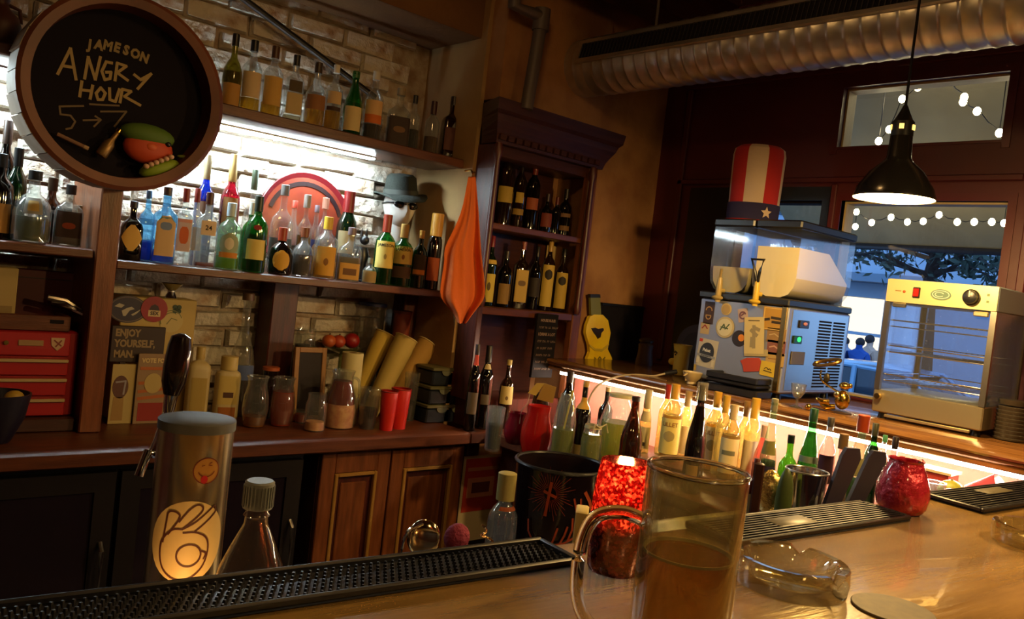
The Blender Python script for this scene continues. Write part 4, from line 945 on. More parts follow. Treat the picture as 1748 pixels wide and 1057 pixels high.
MB().lathe([(0, lr*.70), (.003, lr*.78), (lh*.12, lr*.92), (lh*.32, lr), (lh*.52, lr*.96), (lh*.75, lr*.80), (lh*.90, lr*.66), (lh*.96, lr*.63), (lh, lr*.68), (lh*.985, lr*.62), (lh*.9, lr*.60), (lh*.5, lr*.9), (.01, lr*.7)], 40).build('glass', RG, ln)
MB().lathe([(.011, lr*.55), (lh*.3, lr*.55), (lh*.3, .002)], 20).build('wax', MATS['candle_wax'], ln)
MB().tube([(lr*.5, -lr*.3, lh*.93), (lr*.66, -lr*.36, lh*1.0)], .003, 6).build('rim_clip', BLACK, ln)
# ------------------------------------------------------------------ ashtrays, coaster
def ashtray(p, r, h, label, rz):
    t = thing('glass_ashtray', label, 'ashtray', p, rz)
    seg = 72; v = []; fs = []
    def rimh(a):
        k = abs(((a/(2*PI/3)+.5) % 1)-.5)*(2*PI/3); return -.011*math.exp(-(k/.10)**4)
    rings = [(r*.90, 0, 0), (r*.97, .004, 0), (r, h*.5, 0), (r*.985, h-.002, 1), (r*.96, h, 1), (r*.84, h-.001, 1), (r*.80, h-.006, .8), (r*.72, h*.35, 0), (r*.62, h*.24, 0), (.002, h*.22, 0)]
    for (q, z, k) in rings:
        for i in range(seg):
            a = 2*PI*i/seg; v.append((q*math.cos(a), q*math.sin(a), z+k*rimh(a)))
    for k in range(len(rings)-1):
        for i in range(seg): j = (i+1) % seg; fs.append((k*seg+i, k*seg+j, (k+1)*seg+j, (k+1)*seg+i))
    fs.append(tuple(range(seg-1, -1, -1))); fs.append(tuple(range((len(rings)-1)*seg, len(rings)*seg)))
    MB().add(v, fs).build('bowl', glass('ashtray_glass', (.88, .85, .70), .10, rough=.03, dcol=(.6, .5, .28), f0=.13, pwr=1.8), t)
    return t
ac = at(1347, 990, Z=ZBAR+.01)
ashtray((ac.x, ac.y, ZBAR), .074, .040, 'round clear glass ashtray beside the beer mug', R(20))
a2 = at(1772, 925, Z=ZBAR+.01)
ashtray((a2.x, a2.y, ZBAR), .074, .036, 'round clear glass ashtray near the mat by the window', R(75))
co = at(1524, 1042, Z=ZBAR)
MB().lathe([(0, .049), (.0008, .050), (.0022, .050), (.003, .049)], 48).build('body', mat('cork_coaster', (.14, .095, .035), .6, col2=(.10, .07, .027), scale=60), thing('round_coaster', 'round flat tan coaster lying beside the ashtray', 'coaster', (co.x, co.y, ZBAR)))
# ------------------------------------------------------------------ beer tap tower
tp_ = at(338, 714, D=1.016); tr = .0445
tw = thing('beer_tap_tower', 'brushed steel cylindrical beer tap tower with round hand sticker', 'beer tap', (tp_.x, tp_.y, .95), face_cam(tp_)+R(3))
th_ = tp_.z-.95
MB().lathe([(0, tr*1.5), (.008, tr*1.5), (.012, tr*1.02), (.013, tr), (th_-.012, tr)], 56, caps=(True, False)).build('column', mat('satin_steel_column', (.80, .68, .46), .22, 1.0, bump=.04, bscale=60, stretch=(1, 1, .05)), tw)
MB().lathe([(th_-.012, tr*1.03), (th_-.001, tr*1.03), (th_, tr*1.0)], 56).build('cap', mat('grey_metal_cap', (.085, .085, .08), .6, .2), tw)
v, f_ = disc2d(.046, .050, 0, 0, 8, 36); z_st = at(320, 916, D=1.0).z-.95
s1 = wrap(v, f_, tr*1.012, z_st).build('hand_sticker', mat('cream_sticker', (.62, .47, .20), .5), tw)
def kk(x, y): return ((x-325)*.000290, (775-y)*.000290)
hand = [[(225, 780), (232, 700), (238, 655), (262, 648), (285, 662), (278, 690), (245, 745)], [(285, 690), (320, 640), (350, 618), (372, 628), (366, 655), (300, 720)], [(300, 720), (350, 690), (420, 632), (432, 645), (425, 665), (350, 730)],
        [(305, 735), (350, 733), (395, 755), (412, 795), (408, 850), (385, 895), (340, 928), (285, 928), (240, 895), (220, 850), (216, 800), (225, 765), (260, 725), (300, 720)],
        [(335+48*math.cos(a*PI/10), 830+46*math.sin(a*PI/10)) for a in range(21)], [(385, 815), (405, 828), (398, 850)]]
sm2 = lambda l: [(p.x, p.y) for p in spl([(a, b, 0) for a, b in l], 4)]
v, f_ = stroke2d([sm2([kk(*p) for p in l]) for l in hand], .0022)
wrap(v, f_, tr*1.022, z_st).build('hand_outline', paint('4a1f12', .6), s1, smooth=False)
v, f_ = disc2d(.0155, .0155, .014, 0, 4, 24); z_sm = at(346, 797, D=1.0).z-.95
s2 = wrap(v, f_, tr*1.012, z_sm).build('smiley_sticker', mat('amber_sticker', (.42, .20, .035), .5), tw)
v, f_ = stroke2d([arc(.014, 0, .0155, .0155, 0, 360, 28), arc(.014, .001, .010, .008, 200, 345), [(.008, .006), (.011, .007)], [(.016, .007), (.020, .006)], [(.0165, .009), (.0195, .010)]], .0011)
wrap(v, f_, tr*1.02, z_sm).build('smiley_outline', paint('6a1a0c', .6), s2, smooth=False)
v, f_ = disc2d(.0042, .005, .012, -.0105, 3, 14); wrap(v, f_, tr*1.024, z_sm).build('tongue', paint('b01a24', .5), s2)
# tap lever and spout on the far side of the tower
hd = thing('tap_handle', 'dark wooden tap lever with chrome ferrule standing behind the steel tower', 'tap handle', at(286, 712, D=1.09), rot=(0, R(4), 0))
hH = at(298, 568, D=1.09).z-hd.location.z
MB().lathe([(.0, .005), (.012, .0075), (.03, .009)], 16).build('ferrule', CHROME, hd)
MB().lathe([(.03, .010), (hH*.42, .0155), (hH*.62, .0165), (hH*.85, .0150), (hH*.96, .0125), (hH, .004)], 20).build('grip', mat('black_lacquered_wood', (.012, .006, .006), .15, coat=.6), hd)
zz = hd.location.z
MB().tube([(0, 0, .004), (-.005, 0, -.03), (-.010, 0, -.05)], .008, 10).build('tap_body', CHROME, hd)
MB().tube([(-.010, 0, -.05), (-.022, -.012, -.045), (-.03, -.018, -.075)], .006, 10).build('spout', CHROME, hd)
MB().tube([(.005, 0, -.045), (tp_.x-hd.location.x-tr*.6, tp_.y-hd.location.y+tr*.6, -.055)], .007, 10).build('shank', CHROME, hd)
bpy.context.view_layer.update()
for ch in list(hd.children):                   # the lever belongs to the tower: make its pieces the tower's parts
    mw = ch.matrix_world.copy(); ch.parent = tw; ch.matrix_basis = tw.matrix_world.inverted() @ mw
    if ch.name.startswith('grip'): ch.name = 'tap_lever'; ch['label'] = 'dark lacquered wooden tap lever'
bpy.data.objects.remove(hd)
# tealight added out of view behind the bar edge to light the tower foot
tl_p = at(345, 1010, D=.94)
tl = thing('tealight', 'small lit tealight in a steel cup at the foot of the tap tower', 'candle', (tl_p.x-.02, tl_p.y-.01, .95))
MB().lathe([(0, .018), (.10, .018), (.10, .016), (.09, .002)], 20).build('cup', STEEL, tl)
MB().lathe([(.095, .001), (.10, .004), (.108, .003), (.118, .0005)], 10).build('flame', MATS['candle_flame'], tl)
candle_light(tl, .14, .9)
# ------------------------------------------------------------------ plastic bottle beside it
pb_ = at(436, 900, D=.955)
pet = thing('plastic_bottle', 'clear ribbed plastic bottle with pale grey screw cap beside the tap tower', 'bottle', (pb_.x, pb_.y, .95))
ph = at(440, 819, D=.955).z-.95; pr = .0435
PET = glass('clear_plastic', (.90, .84, .74), .04, rough=.08, dcol=(.5, .4, .3))
pp_ = [(0, pr*.8), (.008, pr)]+[(ph*.1+i*.006, pr*(1-.02*(i % 2))) for i in range(12)]+[(ph*.55, pr), (ph*.62, pr*.97), (ph*.70, pr*.82), (ph*.78, pr*.56), (ph*.835, pr*.36), (ph*.85, pr*.31), (ph*.875, pr*.30), (ph*.88, pr*.35), (ph*.89, pr*.30), (ph*.96, pr*.29)]
mb = MB()
for i in range(len(pp_)): pass
seg = 40; v = []; fs = []
for (z, r_) in pp_:
    k = max(0, min(1, (z/ph-.5)/.12))*max(0, min(1, (.84-z/ph)/.1))
    for i in range(seg):
        a = 2*PI*i/seg; q = r_*(1-.045*k*(.5+.5*math.cos(a*8))); v.append((q*math.cos(a), q*math.sin(a), z))
for k in range(len(pp_)-1):
    for i in range(seg): j = (i+1) % seg; fs.append((k*seg+i, k*seg+j, (k+1)*seg+j, (k+1)*seg+i))
fs.append(tuple(range(seg-1, -1, -1)))
MB().add(v, fs).build('body', PET, pet)
MB().lathe([(.008, pr*.93), (ph*.55, pr*.93), (ph*.60, pr*.93), (ph*.60, .001)], 32).build('liquid', liquid('6a3a18', .10), pet)
cm = MB().lathe([(ph*.905, pr*.385), (ph*.995, pr*.385), (ph, pr*.34)], 28).build('cap', mat('pale_grey_cap', (.20, .21, .20), .5), pet)
rg = MB()
for i in range(28): a = 2*PI*i/28; rg.box(-.0006, .0006, -.0012, .0002, ph*.912, ph*.985, Matrix.Rotation(a, 4, 'Z') @ Matrix.Translation((0, -pr*.385, 0)))
rg.build('grip_ribs', MATS['pale_grey_cap'], cm, smooth=False)
# ================================================================== WINDOW LEDGE AND WHAT STANDS ON IT
lg = thing('window_ledge', 'varnished wooden ledge running under the street window', 'ledge', (2.65, 1.66, ZL))
MB().bbox(0, XW-2.65-.001, -1.03, 1.0, -.035, 0, .006).build('board', W_LEDGE, lg)
MB().bbox(.004, .018, -1.03, 1.0, -.052, -.035, .004).build('fascia', W_LEDGE, lg)
MB().tube([(.0, -1.03, -.012), (.0, 1.0, -.012)], .009, 8).build('nosing', W_LEDGE, lg)
rp = MB().box(2.90, 2.92, .64, 2.71, ZC, ZL-.036).build('ledge_back_panel', mat('red_panel_lit_pink', (.62, .20, .15), .6), None, smooth=False); tag(rp, 'red panel under the window ledge, pink of the strip light put into its colour', 'panel')  # dark red surface; the pink it takes under the strip is in its colour
WLED = glow('warm_white_led', (1, .82, .58), 115)
t = thing('led_strip', 'warm white light strip under the front of the window ledge', 'led strip', (2.695, 1.66, ZL-.036))
MB().box(-.012, .012, -1.0, .95, -.020, 0).build('channel', paint('c0bcb0', .4, .8), t, smooth=False); MB().box(-.010, .010, -.995, .945, -.032, -.020).build('diffuser', WLED, t, smooth=False)
st_ = MB().bbox(2.46, 2.75, 1.40, 1.98, ZC, .945, .004).build('bottle_step', W_MID); tag(st_, 'low brown wooden step carrying the lit bottles under the ledge', 'step')
FS = ', lit step under the ledge'
LIL = dict(style='wine', gl='pale', liq=('c9a83c', .6), cap='c09030', caph=.2, lab=('d8c46a', .10, .56, 1.2), txt=('LILLET', .075, '8a5a20', .48), mark=('9a8a54', .26, .40, .55, 'oval'))
LIL2 = dict(LIL); LIL2['lab'] = ('dcc890', .10, .56, 1.2)
row([
 (1104, 664, 22, .0, 'white sleeved bottle with small black mark', dict(style='champ', gl='pale', cap='b0a078', caph=.3, lab=('c0b48c', .08, .42, 1.2), mark=('2a2018', .12, .18, .4), lab2=('c9b890', .5, .66, 1.2))),
 (1138, 656, 26, .06, 'bottle with red neck behind the first yellow label', dict(style='wine', gl='pale', cap='9a2418', caph=.2)),
 (1150, 655, 36, .0, 'pale aperitif bottle with yellow label beside the white sleeved one', LIL),
 (1172, 667, 28, .08, 'clear bottle with tan neck', dict(style='wine', gl='pale', cap='9a8050', caph=.22, lab=('b89a60', .1, .5, 1.0))),
 (1222, 668, 32, .04, 'pale aperitif bottle with gold cap next to the stoppered one', LIL2),
 (1237, 674, 28, .06, 'pale bottle with brass cap in the second rank', dict(style='wine', gl='pale', cap='b89030', caph=.22)),
 (1250, 690, 34, -.02, 'pale aperitif bottle with small crest on its cream label', dict(style='wine', gl='pale', liq=('c9a83c', .6), cap='b8a070', caph=.2, lab=('d2c088', .10, .56, 1.2), mark=('6a6a50', .34, .40, .7))),
 (1272, 684, 26, .06, 'pale bottle with amber neck in the second rank', dict(style='wine', gl='pale', cap='8a6a3c', caph=.2)),
 (1287, 679, 28, .06, 'pale bottle with bright gold neck ending the row', dict(style='wine', gl='pale', cap='c49a34', caph=.24, lab=('d8c8a0', .1, .5, 1.1))),
 (1302, 725, 30, .0, 'rose pink bottle with gold edged label', dict(style='champ', gl='rose', cap='c9a08a', caph=.2, lab=('a85a44', .1, .4, 1.1), mark=('c9a84c', .2, .3, .4, 'oval'))),
], .945, 'X', 2.54, FS, None, lim=.08)
row([(1196, 652, 36, .0, 'dark wine bottle with faceted glass stopper', dict(style='champ', gl='black', cap='b8a878', caph=.16, cr=.55, capm=glass('smoky_stopper', (.75, .68, .5), .25), lab=('8a6a2c', .12, .26, .6)))], ZC, 'X', 2.37, ' before the lit bottles', None, lim=.03)
# ------------------------------------------------------------------ slush machine
sm = thing('slush_machine', 'steel two tank slush machine covered in stickers on the window ledge', 'drink machine', (2.79, 1.772, ZL), -PI/2)
ST_S = mat('blue_grey_steel_sheet', (.30, .33, .42), .38, .55)
W2, BH, DP = .196, .352, .49
MB().bbox(-W2, W2, 0, DP, .025, BH, .006).build('base_housing', ST_S, sm)
for x in (-.16, .16):
    for y in (.05, .42): MB().lathe([(0, .018), (.026, .014)], 12).build('foot', BLACK, sm, (x, y, 0))
MB().bbox(W2-.028, W2-.004, -.004, .02, .03, BH, .003).build('corner_strip', mat('brass_tone_steel', (.62, .45, .18), .25, 1.0), sm)
MB().bbox(-W2-.004, W2+.004, -.012, DP, BH, BH+.028, .005).build('tank_deck', BLACK, sm)
dt = MB().bbox(-.055, .165, -.11, -.001, .035, .052, .006); dt.bbox(-.055, .165, -.11, -.10, .052, .075, .003).bbox(-.055, -.045, -.10, -.001, .052, .075, .003).bbox(.155, .165, -.10, -.001, .052, .075, .003)
dt.build('drip_tray', BLACK, sm)
MB().bbox(-.06, .17, -.105, -.001, 0.0, .03, .004).build('tray_support', BLACK, sm)
# louvres on the right flank
sd = MB().box(W2, W2+.002, .03, DP-.02, .04, BH-.01).build('side_panel', STEEL, sm, smooth=False)
l0 = None
for c_ in range(2):
    for k in range(22):
        loc = (W2+.002, .235+c_*.115, .05+k*.0122)
        if l0 is None: l0 = MB().box(0, .0012, 0, .098, 0, .0072).build('louvre_slot', BLACK_M, sd, loc, smooth=False)
        else: share(l0, sd, loc)
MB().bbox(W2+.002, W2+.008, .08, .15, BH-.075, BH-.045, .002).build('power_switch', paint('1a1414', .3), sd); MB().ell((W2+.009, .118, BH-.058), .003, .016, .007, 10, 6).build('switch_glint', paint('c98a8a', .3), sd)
MB().bbox(W2+.002, W2+.008, .05, .11, BH-.135, BH-.105, .002).build('start_switch', paint('0c3a14', .3), sd); MB().ell((W2+.009, .085, BH-.118), .003, .014, .010, 10, 6).build('green_lamp', glow('green_pilot_lamp', (.05, .9, .2), 1.6, False), sd)
MB().bbox(W2+.002, W2+.006, .05, .15, BH-.215, BH-.165, .002).build('rating_plate', paint('5a5348', .5), sd)
# tanks
PLT = glass('slush_tank_plastic', (.93, .95, .97), .09, rough=.06, dcol=(.34, .38, .46))
def tank(x0, x1, nm, lvl, col, dif):
    zb = BH+.028; zt = zb+.265; xm, hw = (x0+x1)/2, (x1-x0)/2
    prof = [(-hw, .08), (-hw*.92, .04), (-hw*.7, .013), (-hw*.35, 0.0), (hw*.35, 0), (hw*.7, .013), (hw*.92, .04), (hw, .08), (hw, .265), (-hw, .265)]
    MB().prism([(xm+a, zb+b) for a, b in prof], .03, DP-.03).build(nm, PLT, sm)
    k = .93; p2 = [(xm+a*k, zb+.004+b) for a, b in prof[:8]]+[(xm+hw*k, zb+lvl), (xm-hw*k, zb+lvl)]
    # slanted contents: higher in front, falling to the back
    n = len(p2); v = [(x, .04, z) for x, z in p2]+[(x, DP*.55, z) for x, z in p2]+[(x, DP-.045, z if z < zb+lvl*.45 else zb+lvl*.45) for x, z in p2]
    f = [tuple(range(n)), tuple(range(3*n-1, 2*n-1, -1))]
    for r_ in range(2): f += [(r_*n+i, (r_+1)*n+i, (r_+1)*n+(i+1) % n, r_*n+(i+1) % n) for i in range(n)]
    MB().add(v, f).build(nm+'_contents', col, sm)
tank(-W2+.006, -.008, 'left_tank', .105, mat('thin_yellow_slush', (.62, .50, .22), .5), .4)
tank(.004, W2-.004, 'right_tank', .195, mat('cream_slush', (.98, .82, .46), .45), .6)
for a, b in ((-W2+.004, -.006), (.002, W2-.002)): MB().bbox(a, b, .02, DP-.02, BH+.293, BH+.325, .006).build('tank_lid', BLACK, sm)
for x, mcol in ((-.105, paint('a8925a', .3)), (.062, paint('c9a83c', .3))):
    sp = MB().lathe([(BH-.012, .011), (BH+.02, .012), (BH+.06, .012), (BH+.085, .009)], 14).build('spigot', mcol, sm, (x, -.018, 0))
    MB().tube([(0, .03, BH+.035), (0, 0, BH+.035)], .010, 10).build('spigot_neck', mcol, sp)
    MB().ell((0, -.004, BH+.005), .026, .016, .010, 12, 6).build('drip_cup', mcol, sp)
hp = [(.062, -.02, BH+.075), (.052, -.028, BH+.12), (.036, -.034, BH+.165), (.088, -.034, BH+.165), (.072, -.028, BH+.12), (.064, -.02, BH+.075)]
MB().tube(hp, .0062, 8).build('pull_handle', BLACK, sm)
MB().tube([(-.105, -.018, BH+.08), (-.100, -.024, BH+.12)], .005, 8).build('pull_handle', paint('8f7a4c', .4), sm)
# stickers on the front: (x0,x1,z0,z1,colour,kind)
def sxy(px, py):
    p = at(px, py, X=2.79); return (1.772-p.y, p.z-ZL)
def rect_st(px0, py0, px1, py1, col, tilt=0.0, lift=.0, nm='sticker'):
    a, b = sxy(px0, py1), sxy(px1, py0); cx, cz = (a[0]+b[0])/2, (a[1]+b[1])/2; w2, h2 = abs(b[0]-a[0])/2, abs(b[1]-a[1])/2
    m_ = Matrix.Translation((cx, 0, cz)) @ Matrix.Rotation(tilt, 4, 'Y')
    o = MB().box(-w2, w2, -.0016-lift, -lift, -h2, h2, m_).build(nm, paint(col, .6), sm, smooth=False)
    return o, m_, w2, h2
def disc_st(px, py, rpx, col, lift=0.0, nm='sticker', par=None):
    a = sxy(px, py); r_ = rpx/440
    return MB().prism([(a[0]+r_*math.cos(2*PI*k/28), a[1]+r_*math.sin(2*PI*k/28)) for k in range(28)], -.0016-lift, -lift).build(nm, paint(col, .6), par or sm)
def ink(par, m_, lines, wd, col, lift=.0018, nm='print'):
    o = MB().strokes(lines, wd, -lift, .0004); o.v = [tuple(m_ @ Vector(p)) for p in o.v]
    return o.build(nm, paint(col, .7), par, smooth=False)
o, m_, w2, h2 = rect_st(1200, 516, 1221, 552, '3a241a'); ink(o, m_, [arc(0, .01, w2*.6, h2*.3, 0, 180), arc(0, -.012, w2*.5, h2*.3, 180, 360), [(-w2*.5, -.01), (w2*.5, -.01)]], .004, 'a8844c')
disc_st(1240, 528, 10.5, 'c2ab72'); s_ = disc_st(1240, 528, 8, 'a98f58', .0018)
s_ = disc_st(1238, 559, 18.5, 'b3a47c', .0018); disc_st(1238, 559, 15, 'c9c2a0', .0036, 'sticker_field', s_)
a = sxy(1238, 559); MB().strokes([[(a[0]-.018, a[1]-.012), (a[0]-.004, a[1]+.012), (a[0]+.004, a[1]-.006), (a[0]+.020, a[1]+.014)], [(a[0]-.016, a[1]), (a[0]+.016, a[1]-.004)]], .005, -.0054, .0004).build('green_print', paint('4a5a40', .7), s_, smooth=False)
o, m_, w2, h2 = rect_st(1259, 528, 1278, 549, 'b09a90', R(-12)); ink(o, m_, [arc(0, 0, w2*.6, h2*.5, 20, 300), [(-.006, 0), (.008, .008)]], .006, '6a4a58')
o, m_, w2, h2 = rect_st(1300, 527, 1343, 562, 'a8802c'); ink(o, m_, [[(-w2*.9, h2*.9), (w2*.9, h2*.9), (w2*.9, -h2*.9), (-w2*.9, -h2*.9), (-w2*.9, h2*.9)]], .003, 'c9a860'); ink(o, m_, [[(-w2*.2, .004), (w2*.75, .002)], [(-w2*.1, -.012), (w2*.75, -.012)], [(-w2*.8, -.006), (-w2*.4, -.002)]], .010, '2a2014')
o, m_, w2, h2 = rect_st(1308, 563, 1343, 583, '8a6a3a'); ink(o, m_, [[(-w2*.7, 0), (-w2*.2, .006), (w2*.3, -.004), (w2*.7, .004)]], .004, 'b09a6a')
o, m_, w2, h2 = rect_st(1308, 584, 1342, 604, '7a4a3c'); ink(o, m_, [[(-w2*.7, 0), (-w2*.2, .006), (w2*.3, -.004), (w2*.7, .004)]], .005, 'b8907a')
o, m_, w2, h2 = rect_st(1306, 605, 1340, 622, 'a88a4c'); ink(o, m_, [[(-w2*.7, 0), (w2*.6, .002)]], .004, '8a6030')
o, m_, w2, h2 = rect_st(1195, 552, 1212, 569, 'b0986a'); ink(o, m_, [[(-w2*.6, 0), (0, h2*.6), (w2*.6, 0)]], .005, '8a2c24')
disc_st(1262, 578, 14, '241a1c'); disc_st(1266, 577, 6, 'c97a1c', .0018)
o, m_, w2, h2 = rect_st(1268, 544, 1309, 601, 'c2b078', R(-7), .0040); 
ink(o, m_, [[(-w2*.55, h2*.82), (w2*.55, h2*.80)]], .004, '4a4030', .0058); ink(o, m_, [[(0, h2*.5), (.0, -h2*.65)], [(-.012, .02), (.012, .0)], [(.005, h2*.4), (.022, h2*.3)], [(-.008, -.01), (-.010, -h2*.6)]], .014, '8a7f60', .0058)
rect_st(1271, 600, 1312, 605, 'a39468', R(-7), .0036, 'sticker_edge')
o, m_, w2, h2 = rect_st(1188, 582, 1226, 624, 'b5ad98', R(4)); disc = MB().prism([(w2*.75*math.cos(2*PI*k/24), .003+h2*.72*math.sin(2*PI*k/24)) for k in range(24)], -.0032, -.0016, m_).build('blue_ribbon_field', paint('23242c', .6), o)
text2 = text2d('Pabst', .017, .0007); MB().add([tuple(m_ @ Vector((x-.002, -.0036, z+.012))) for x, z in text2[0]], text2[1]).build('lettering', paint('d0ccc0', .6), o, smooth=False)
ink(o, m_, [[(-w2*.9, -.010), (w2*.9, -.012)]], .009, '8d8f90', .0034); text2 = text2d('BLUE RIBBON', .0075, .0003); MB().add([tuple(m_ @ Vector((x, -.0042, z-.011))) for x, z in text2[0]], text2[1]).build('lettering', paint('2a2c34', .6), o, smooth=False)
ink(o, m_, [[(-w2*.72, h2*.85), (-w2*.9, h2*.85)]], .012, 'b0321c'); ink(o, m_, [[(-w2*.8, -h2*.75), (-w2*.8, -h2*.45)], [(w2*.8, -h2*.8), (w2*.8, -h2*.45)]], .012, 'c9c2a8', .0036)
a = [sxy(*p) for p in ((1264, 616), (1275, 611), (1296, 611), (1300, 618), (1296, 634), (1270, 635), (1268, 623))]; MB().prism(a, -.0030, 0).build('red_hat_sticker', paint('a83a20', .6), sm)
o, m_, w2, h2 = rect_st(1297, 620, 1326, 640, 'c2a62c', R(3), .002); ink(o, m_, [arc(-.006, -.006, .008, .010, 20, 160), arc(.008, -.006, .006, .008, 20, 160), [(-.016, -.008), (.018, -.010)]], .0024, '2a2410', .0038)
o, m_, w2, h2 = rect_st(1184, 622, 1189, 632, 'a88a34')
# round dark plate leaning behind the machine's left side
dpz = at(1182, 600, X=3.12)
t = thing('round_dark_plate', 'round dark brown plate propped on the ledge left of the slush machine', 'plate', (3.12, dpz.y-.02, ZL), rot=(0, 0, -PI/2))
rp_ = .115
MB().prism([(rp_*math.cos(2*PI*k/40), rp_+rp_*math.sin(2*PI*k/40)) for k in range(40)], 0, .012).build('disc', paint('3a2c2a', .5), t)
MB().prism([(rp_*.7*math.cos(2*PI*k/40), rp_+rp_*.7*math.sin(2*PI*k/40)) for k in range(40)], -.003, 0).build('well', paint('2a201e', .5), t)
# ------------------------------------------------------------------ stars and stripes hat
hp_ = at(1287, 345, X=2.98); hz_ = ZL+BH+.325
ht = thing('striped_top_hat', 'red and white striped felt top hat with navy star band on the slush machine', 'hat', (2.98, hp_.y, hz_), face_cam(hp_)+R(6))
hh_ = at(1292, 252, X=2.98).z-hz_; r0 = 44*3.3/FL; r1 = r0*1.02
for k in range(8):
    v = []; f = []; n = 7
    pf = [(.0, r0*.96), (hh_*.5, r0), (hh_*.88, r1), (hh_*.96, r1*.95), (hh_, r1*.78)]
    for j, (z, r_) in enumerate(pf):
        for i in range(n+1):
            a = -PI/2-PI/8-R(8)+2*PI*(k+i/n)/8; v.append((r_*math.cos(a), r_*math.sin(a)*.85, z))
    for j in range(len(pf)-1):
        for i in range(n): f.append((j*(n+1)+i, j*(n+1)+i+1, (j+1)*(n+1)+i+1, (j+1)*(n+1)+i))
    o = MB().add(v, f).build('stripe', mat('cream_felt', (.60, .46, .34), .95, bump=.2, bscale=120) if k % 2 == 0 else mat('red_felt', (.42, .018, .02), .95, bump=.2, bscale=120), ht)
MB().lathe([(hh_*.995, r1*.79), (hh_*1.005, .001)], 36, dp=.85).build('crown_top', MATS['red_felt'], ht)
MB().lathe([(.006, r0*.995), (hh_*.25, r0*1.02)], 40, dp=.85, caps=(False, False)).build('band', mat('navy_felt', (.022, .018, .07), .95), ht)
MB().lathe([(0, r0*1.10), (.004, r0*1.13), (.010, r0*1.10), (.012, r0*.98)], 40, dp=.88).build('brim', MATS['red_felt'], ht)
sr = .025; v = []
for k in range(10):
    a = PI/2+k*PI/5; q = sr if k % 2 == 0 else sr*.45; v.append((q*math.cos(a), q*math.sin(a)))
n = len(v); vv = [(0, 0)]+v
wrap([(a+.046, b) for a, b in vv], [(0, 1+i, 1+(i+1) % n) for i in range(n)], r0*1.05, hh_*.13, dp=.85).build('star', MATS['cream_felt'], ht, smooth=False)
# ------------------------------------------------------------------ food warmer
fw = at(1600, 600, X=2.9)
fwm = thing('food_warmer', 'steel and glass countertop food warmer with wire racks on the window ledge', 'food warmer', (2.89, 1.094, ZL), -PI/2+R(2))
FW, FD, FH = .176, .37, .49
CRM = mat('warm_satin_steel', (.72, .62, .40), .30, .85)
for x in (-.15, .15):
    for y in (.04, .33): MB().lathe([(0, .016), (.022, .013)], 12).build('foot', BLACK, fwm, (x, y, 0))
MB().bbox(-FW, FW, 0, FD, .022, .100, .004).build('base', CRM, fwm)
MB().bbox(-FW+.05, FW-.03, -.012, 0, .010, .020, .002).build('crumb_tray', CRM, fwm)
MB().bbox(-FW, FW, 0, FD, FH-.082, FH, .004).build('top_housing', mat('steel_blue_reflection', (.42, .52, .62), .45, .15), fwm)  # blue of the reflected window put into the housing colour
MB().box(-FW+.002, FW-.002, -.003, 0, FH-.080, FH-.002).build('control_panel', mat('cream_steel_panel', (.80, .68, .34), .35, .5), fwm, smooth=False)
for x in (-FW, FW-.018):
    for y in (0, FD-.018): MB().box(x, x+.018, y, y+.018, .10, FH-.082).build('corner_post', STEEL if y == 0 else mat('dark_steel_post', (.16, .12, .08), .4, .6), fwm, smooth=False)
FG = glass('warmer_glass', (.92, .95, .98), .03, rough=.02, f0=.05, pwr=4)
MB().box(-FW+.018, FW-.018, .004, .007, .10, FH-.082).build('front_glass', FG, fwm, smooth=False)
for x in (-FW+.004, FW-.007): MB().box(x, x+.003, .018, FD-.018, .10, FH-.082).build('side_glass', FG if x < 0 else glass('side_glass_blue_reflection', (.80, .87, .92), .30, dcol=(.40, .52, .64)), fwm, smooth=False)  # right pane's diffuse blue stands in for the window's reflection
MB().box(-FW+.018, FW-.018, FD-.008, FD-.005, .10, FH-.082).build('rear_glass', FG, fwm, smooth=False)
for zz in (.135, .235, .325):
    g = MB(); zz0 = zz
    for dz in (0, .022): g.tube([(-FW+.024, .02, zz+dz), (FW-.024, .02, zz+dz), (FW-.024, FD-.03, zz+dz), (-FW+.024, FD-.03, zz+dz)], .0022, 6, closed=True)
    rkk = g.build('wire_rack', CHROME, fwm)
    w0 = MB()
    for k in range(16): x = -FW+.03+k*(2*FW-.06)/15; w0.tube([(x, .02, zz), (x, FD-.03, zz)], .0014, 5)
    w0.build('rack_wires', CHROME, rkk)
pr_ = [(FW-.03, .05, .33), (FW-.09, .30, .11)]
MB().tube(pr_, .003, 6).build('stay_rod', BLACK, fwm)
MB().lathe([(0, .026), (.010, .026), (.012, .023), (.024, .021), (.026, .018)], 24).build('thermostat_knob', BLACK, fwm, (.098, -.003, FH-.042), rot=(PI/2, 0, 0))
MB().box(.096, .100, -.031, -.029, FH-.042, FH-.022).build('knob_pointer', STEEL, fwm, smooth=False)
MB().bbox(-.086, -.062, -.009, -.003, FH-.060, FH-.024, .002).build('rocker_switch', BLACK, fwm); MB().bbox(-.083, -.065, -.012, -.009, FH-.056, FH-.028, .002).build('red_rocker', paint('a81a14', .3), fwm)
MB().ell((-.115, -.004, FH-.042), .005, .004, .005, 10, 6).build('pilot_lamp', paint('b04a1c', .3), fwm)
bd = MB().prism([(.032*math.cos(2*PI*k/32)+.004, FH-.042+.018*math.sin(2*PI*k/32)) for k in range(32)], -.0055, -.003).build('oval_badge', paint('6f8a7c', .3, .3), fwm)
MB().strokes([arc(.004, FH-.042, .026, .013, 0, 360, 24), arc(.0, FH-.042, .014, .007, 30, 320, 14)], .0022, -.0056, .0005).build('badge_swirl', paint('c9d4c0', .4), bd, smooth=False)
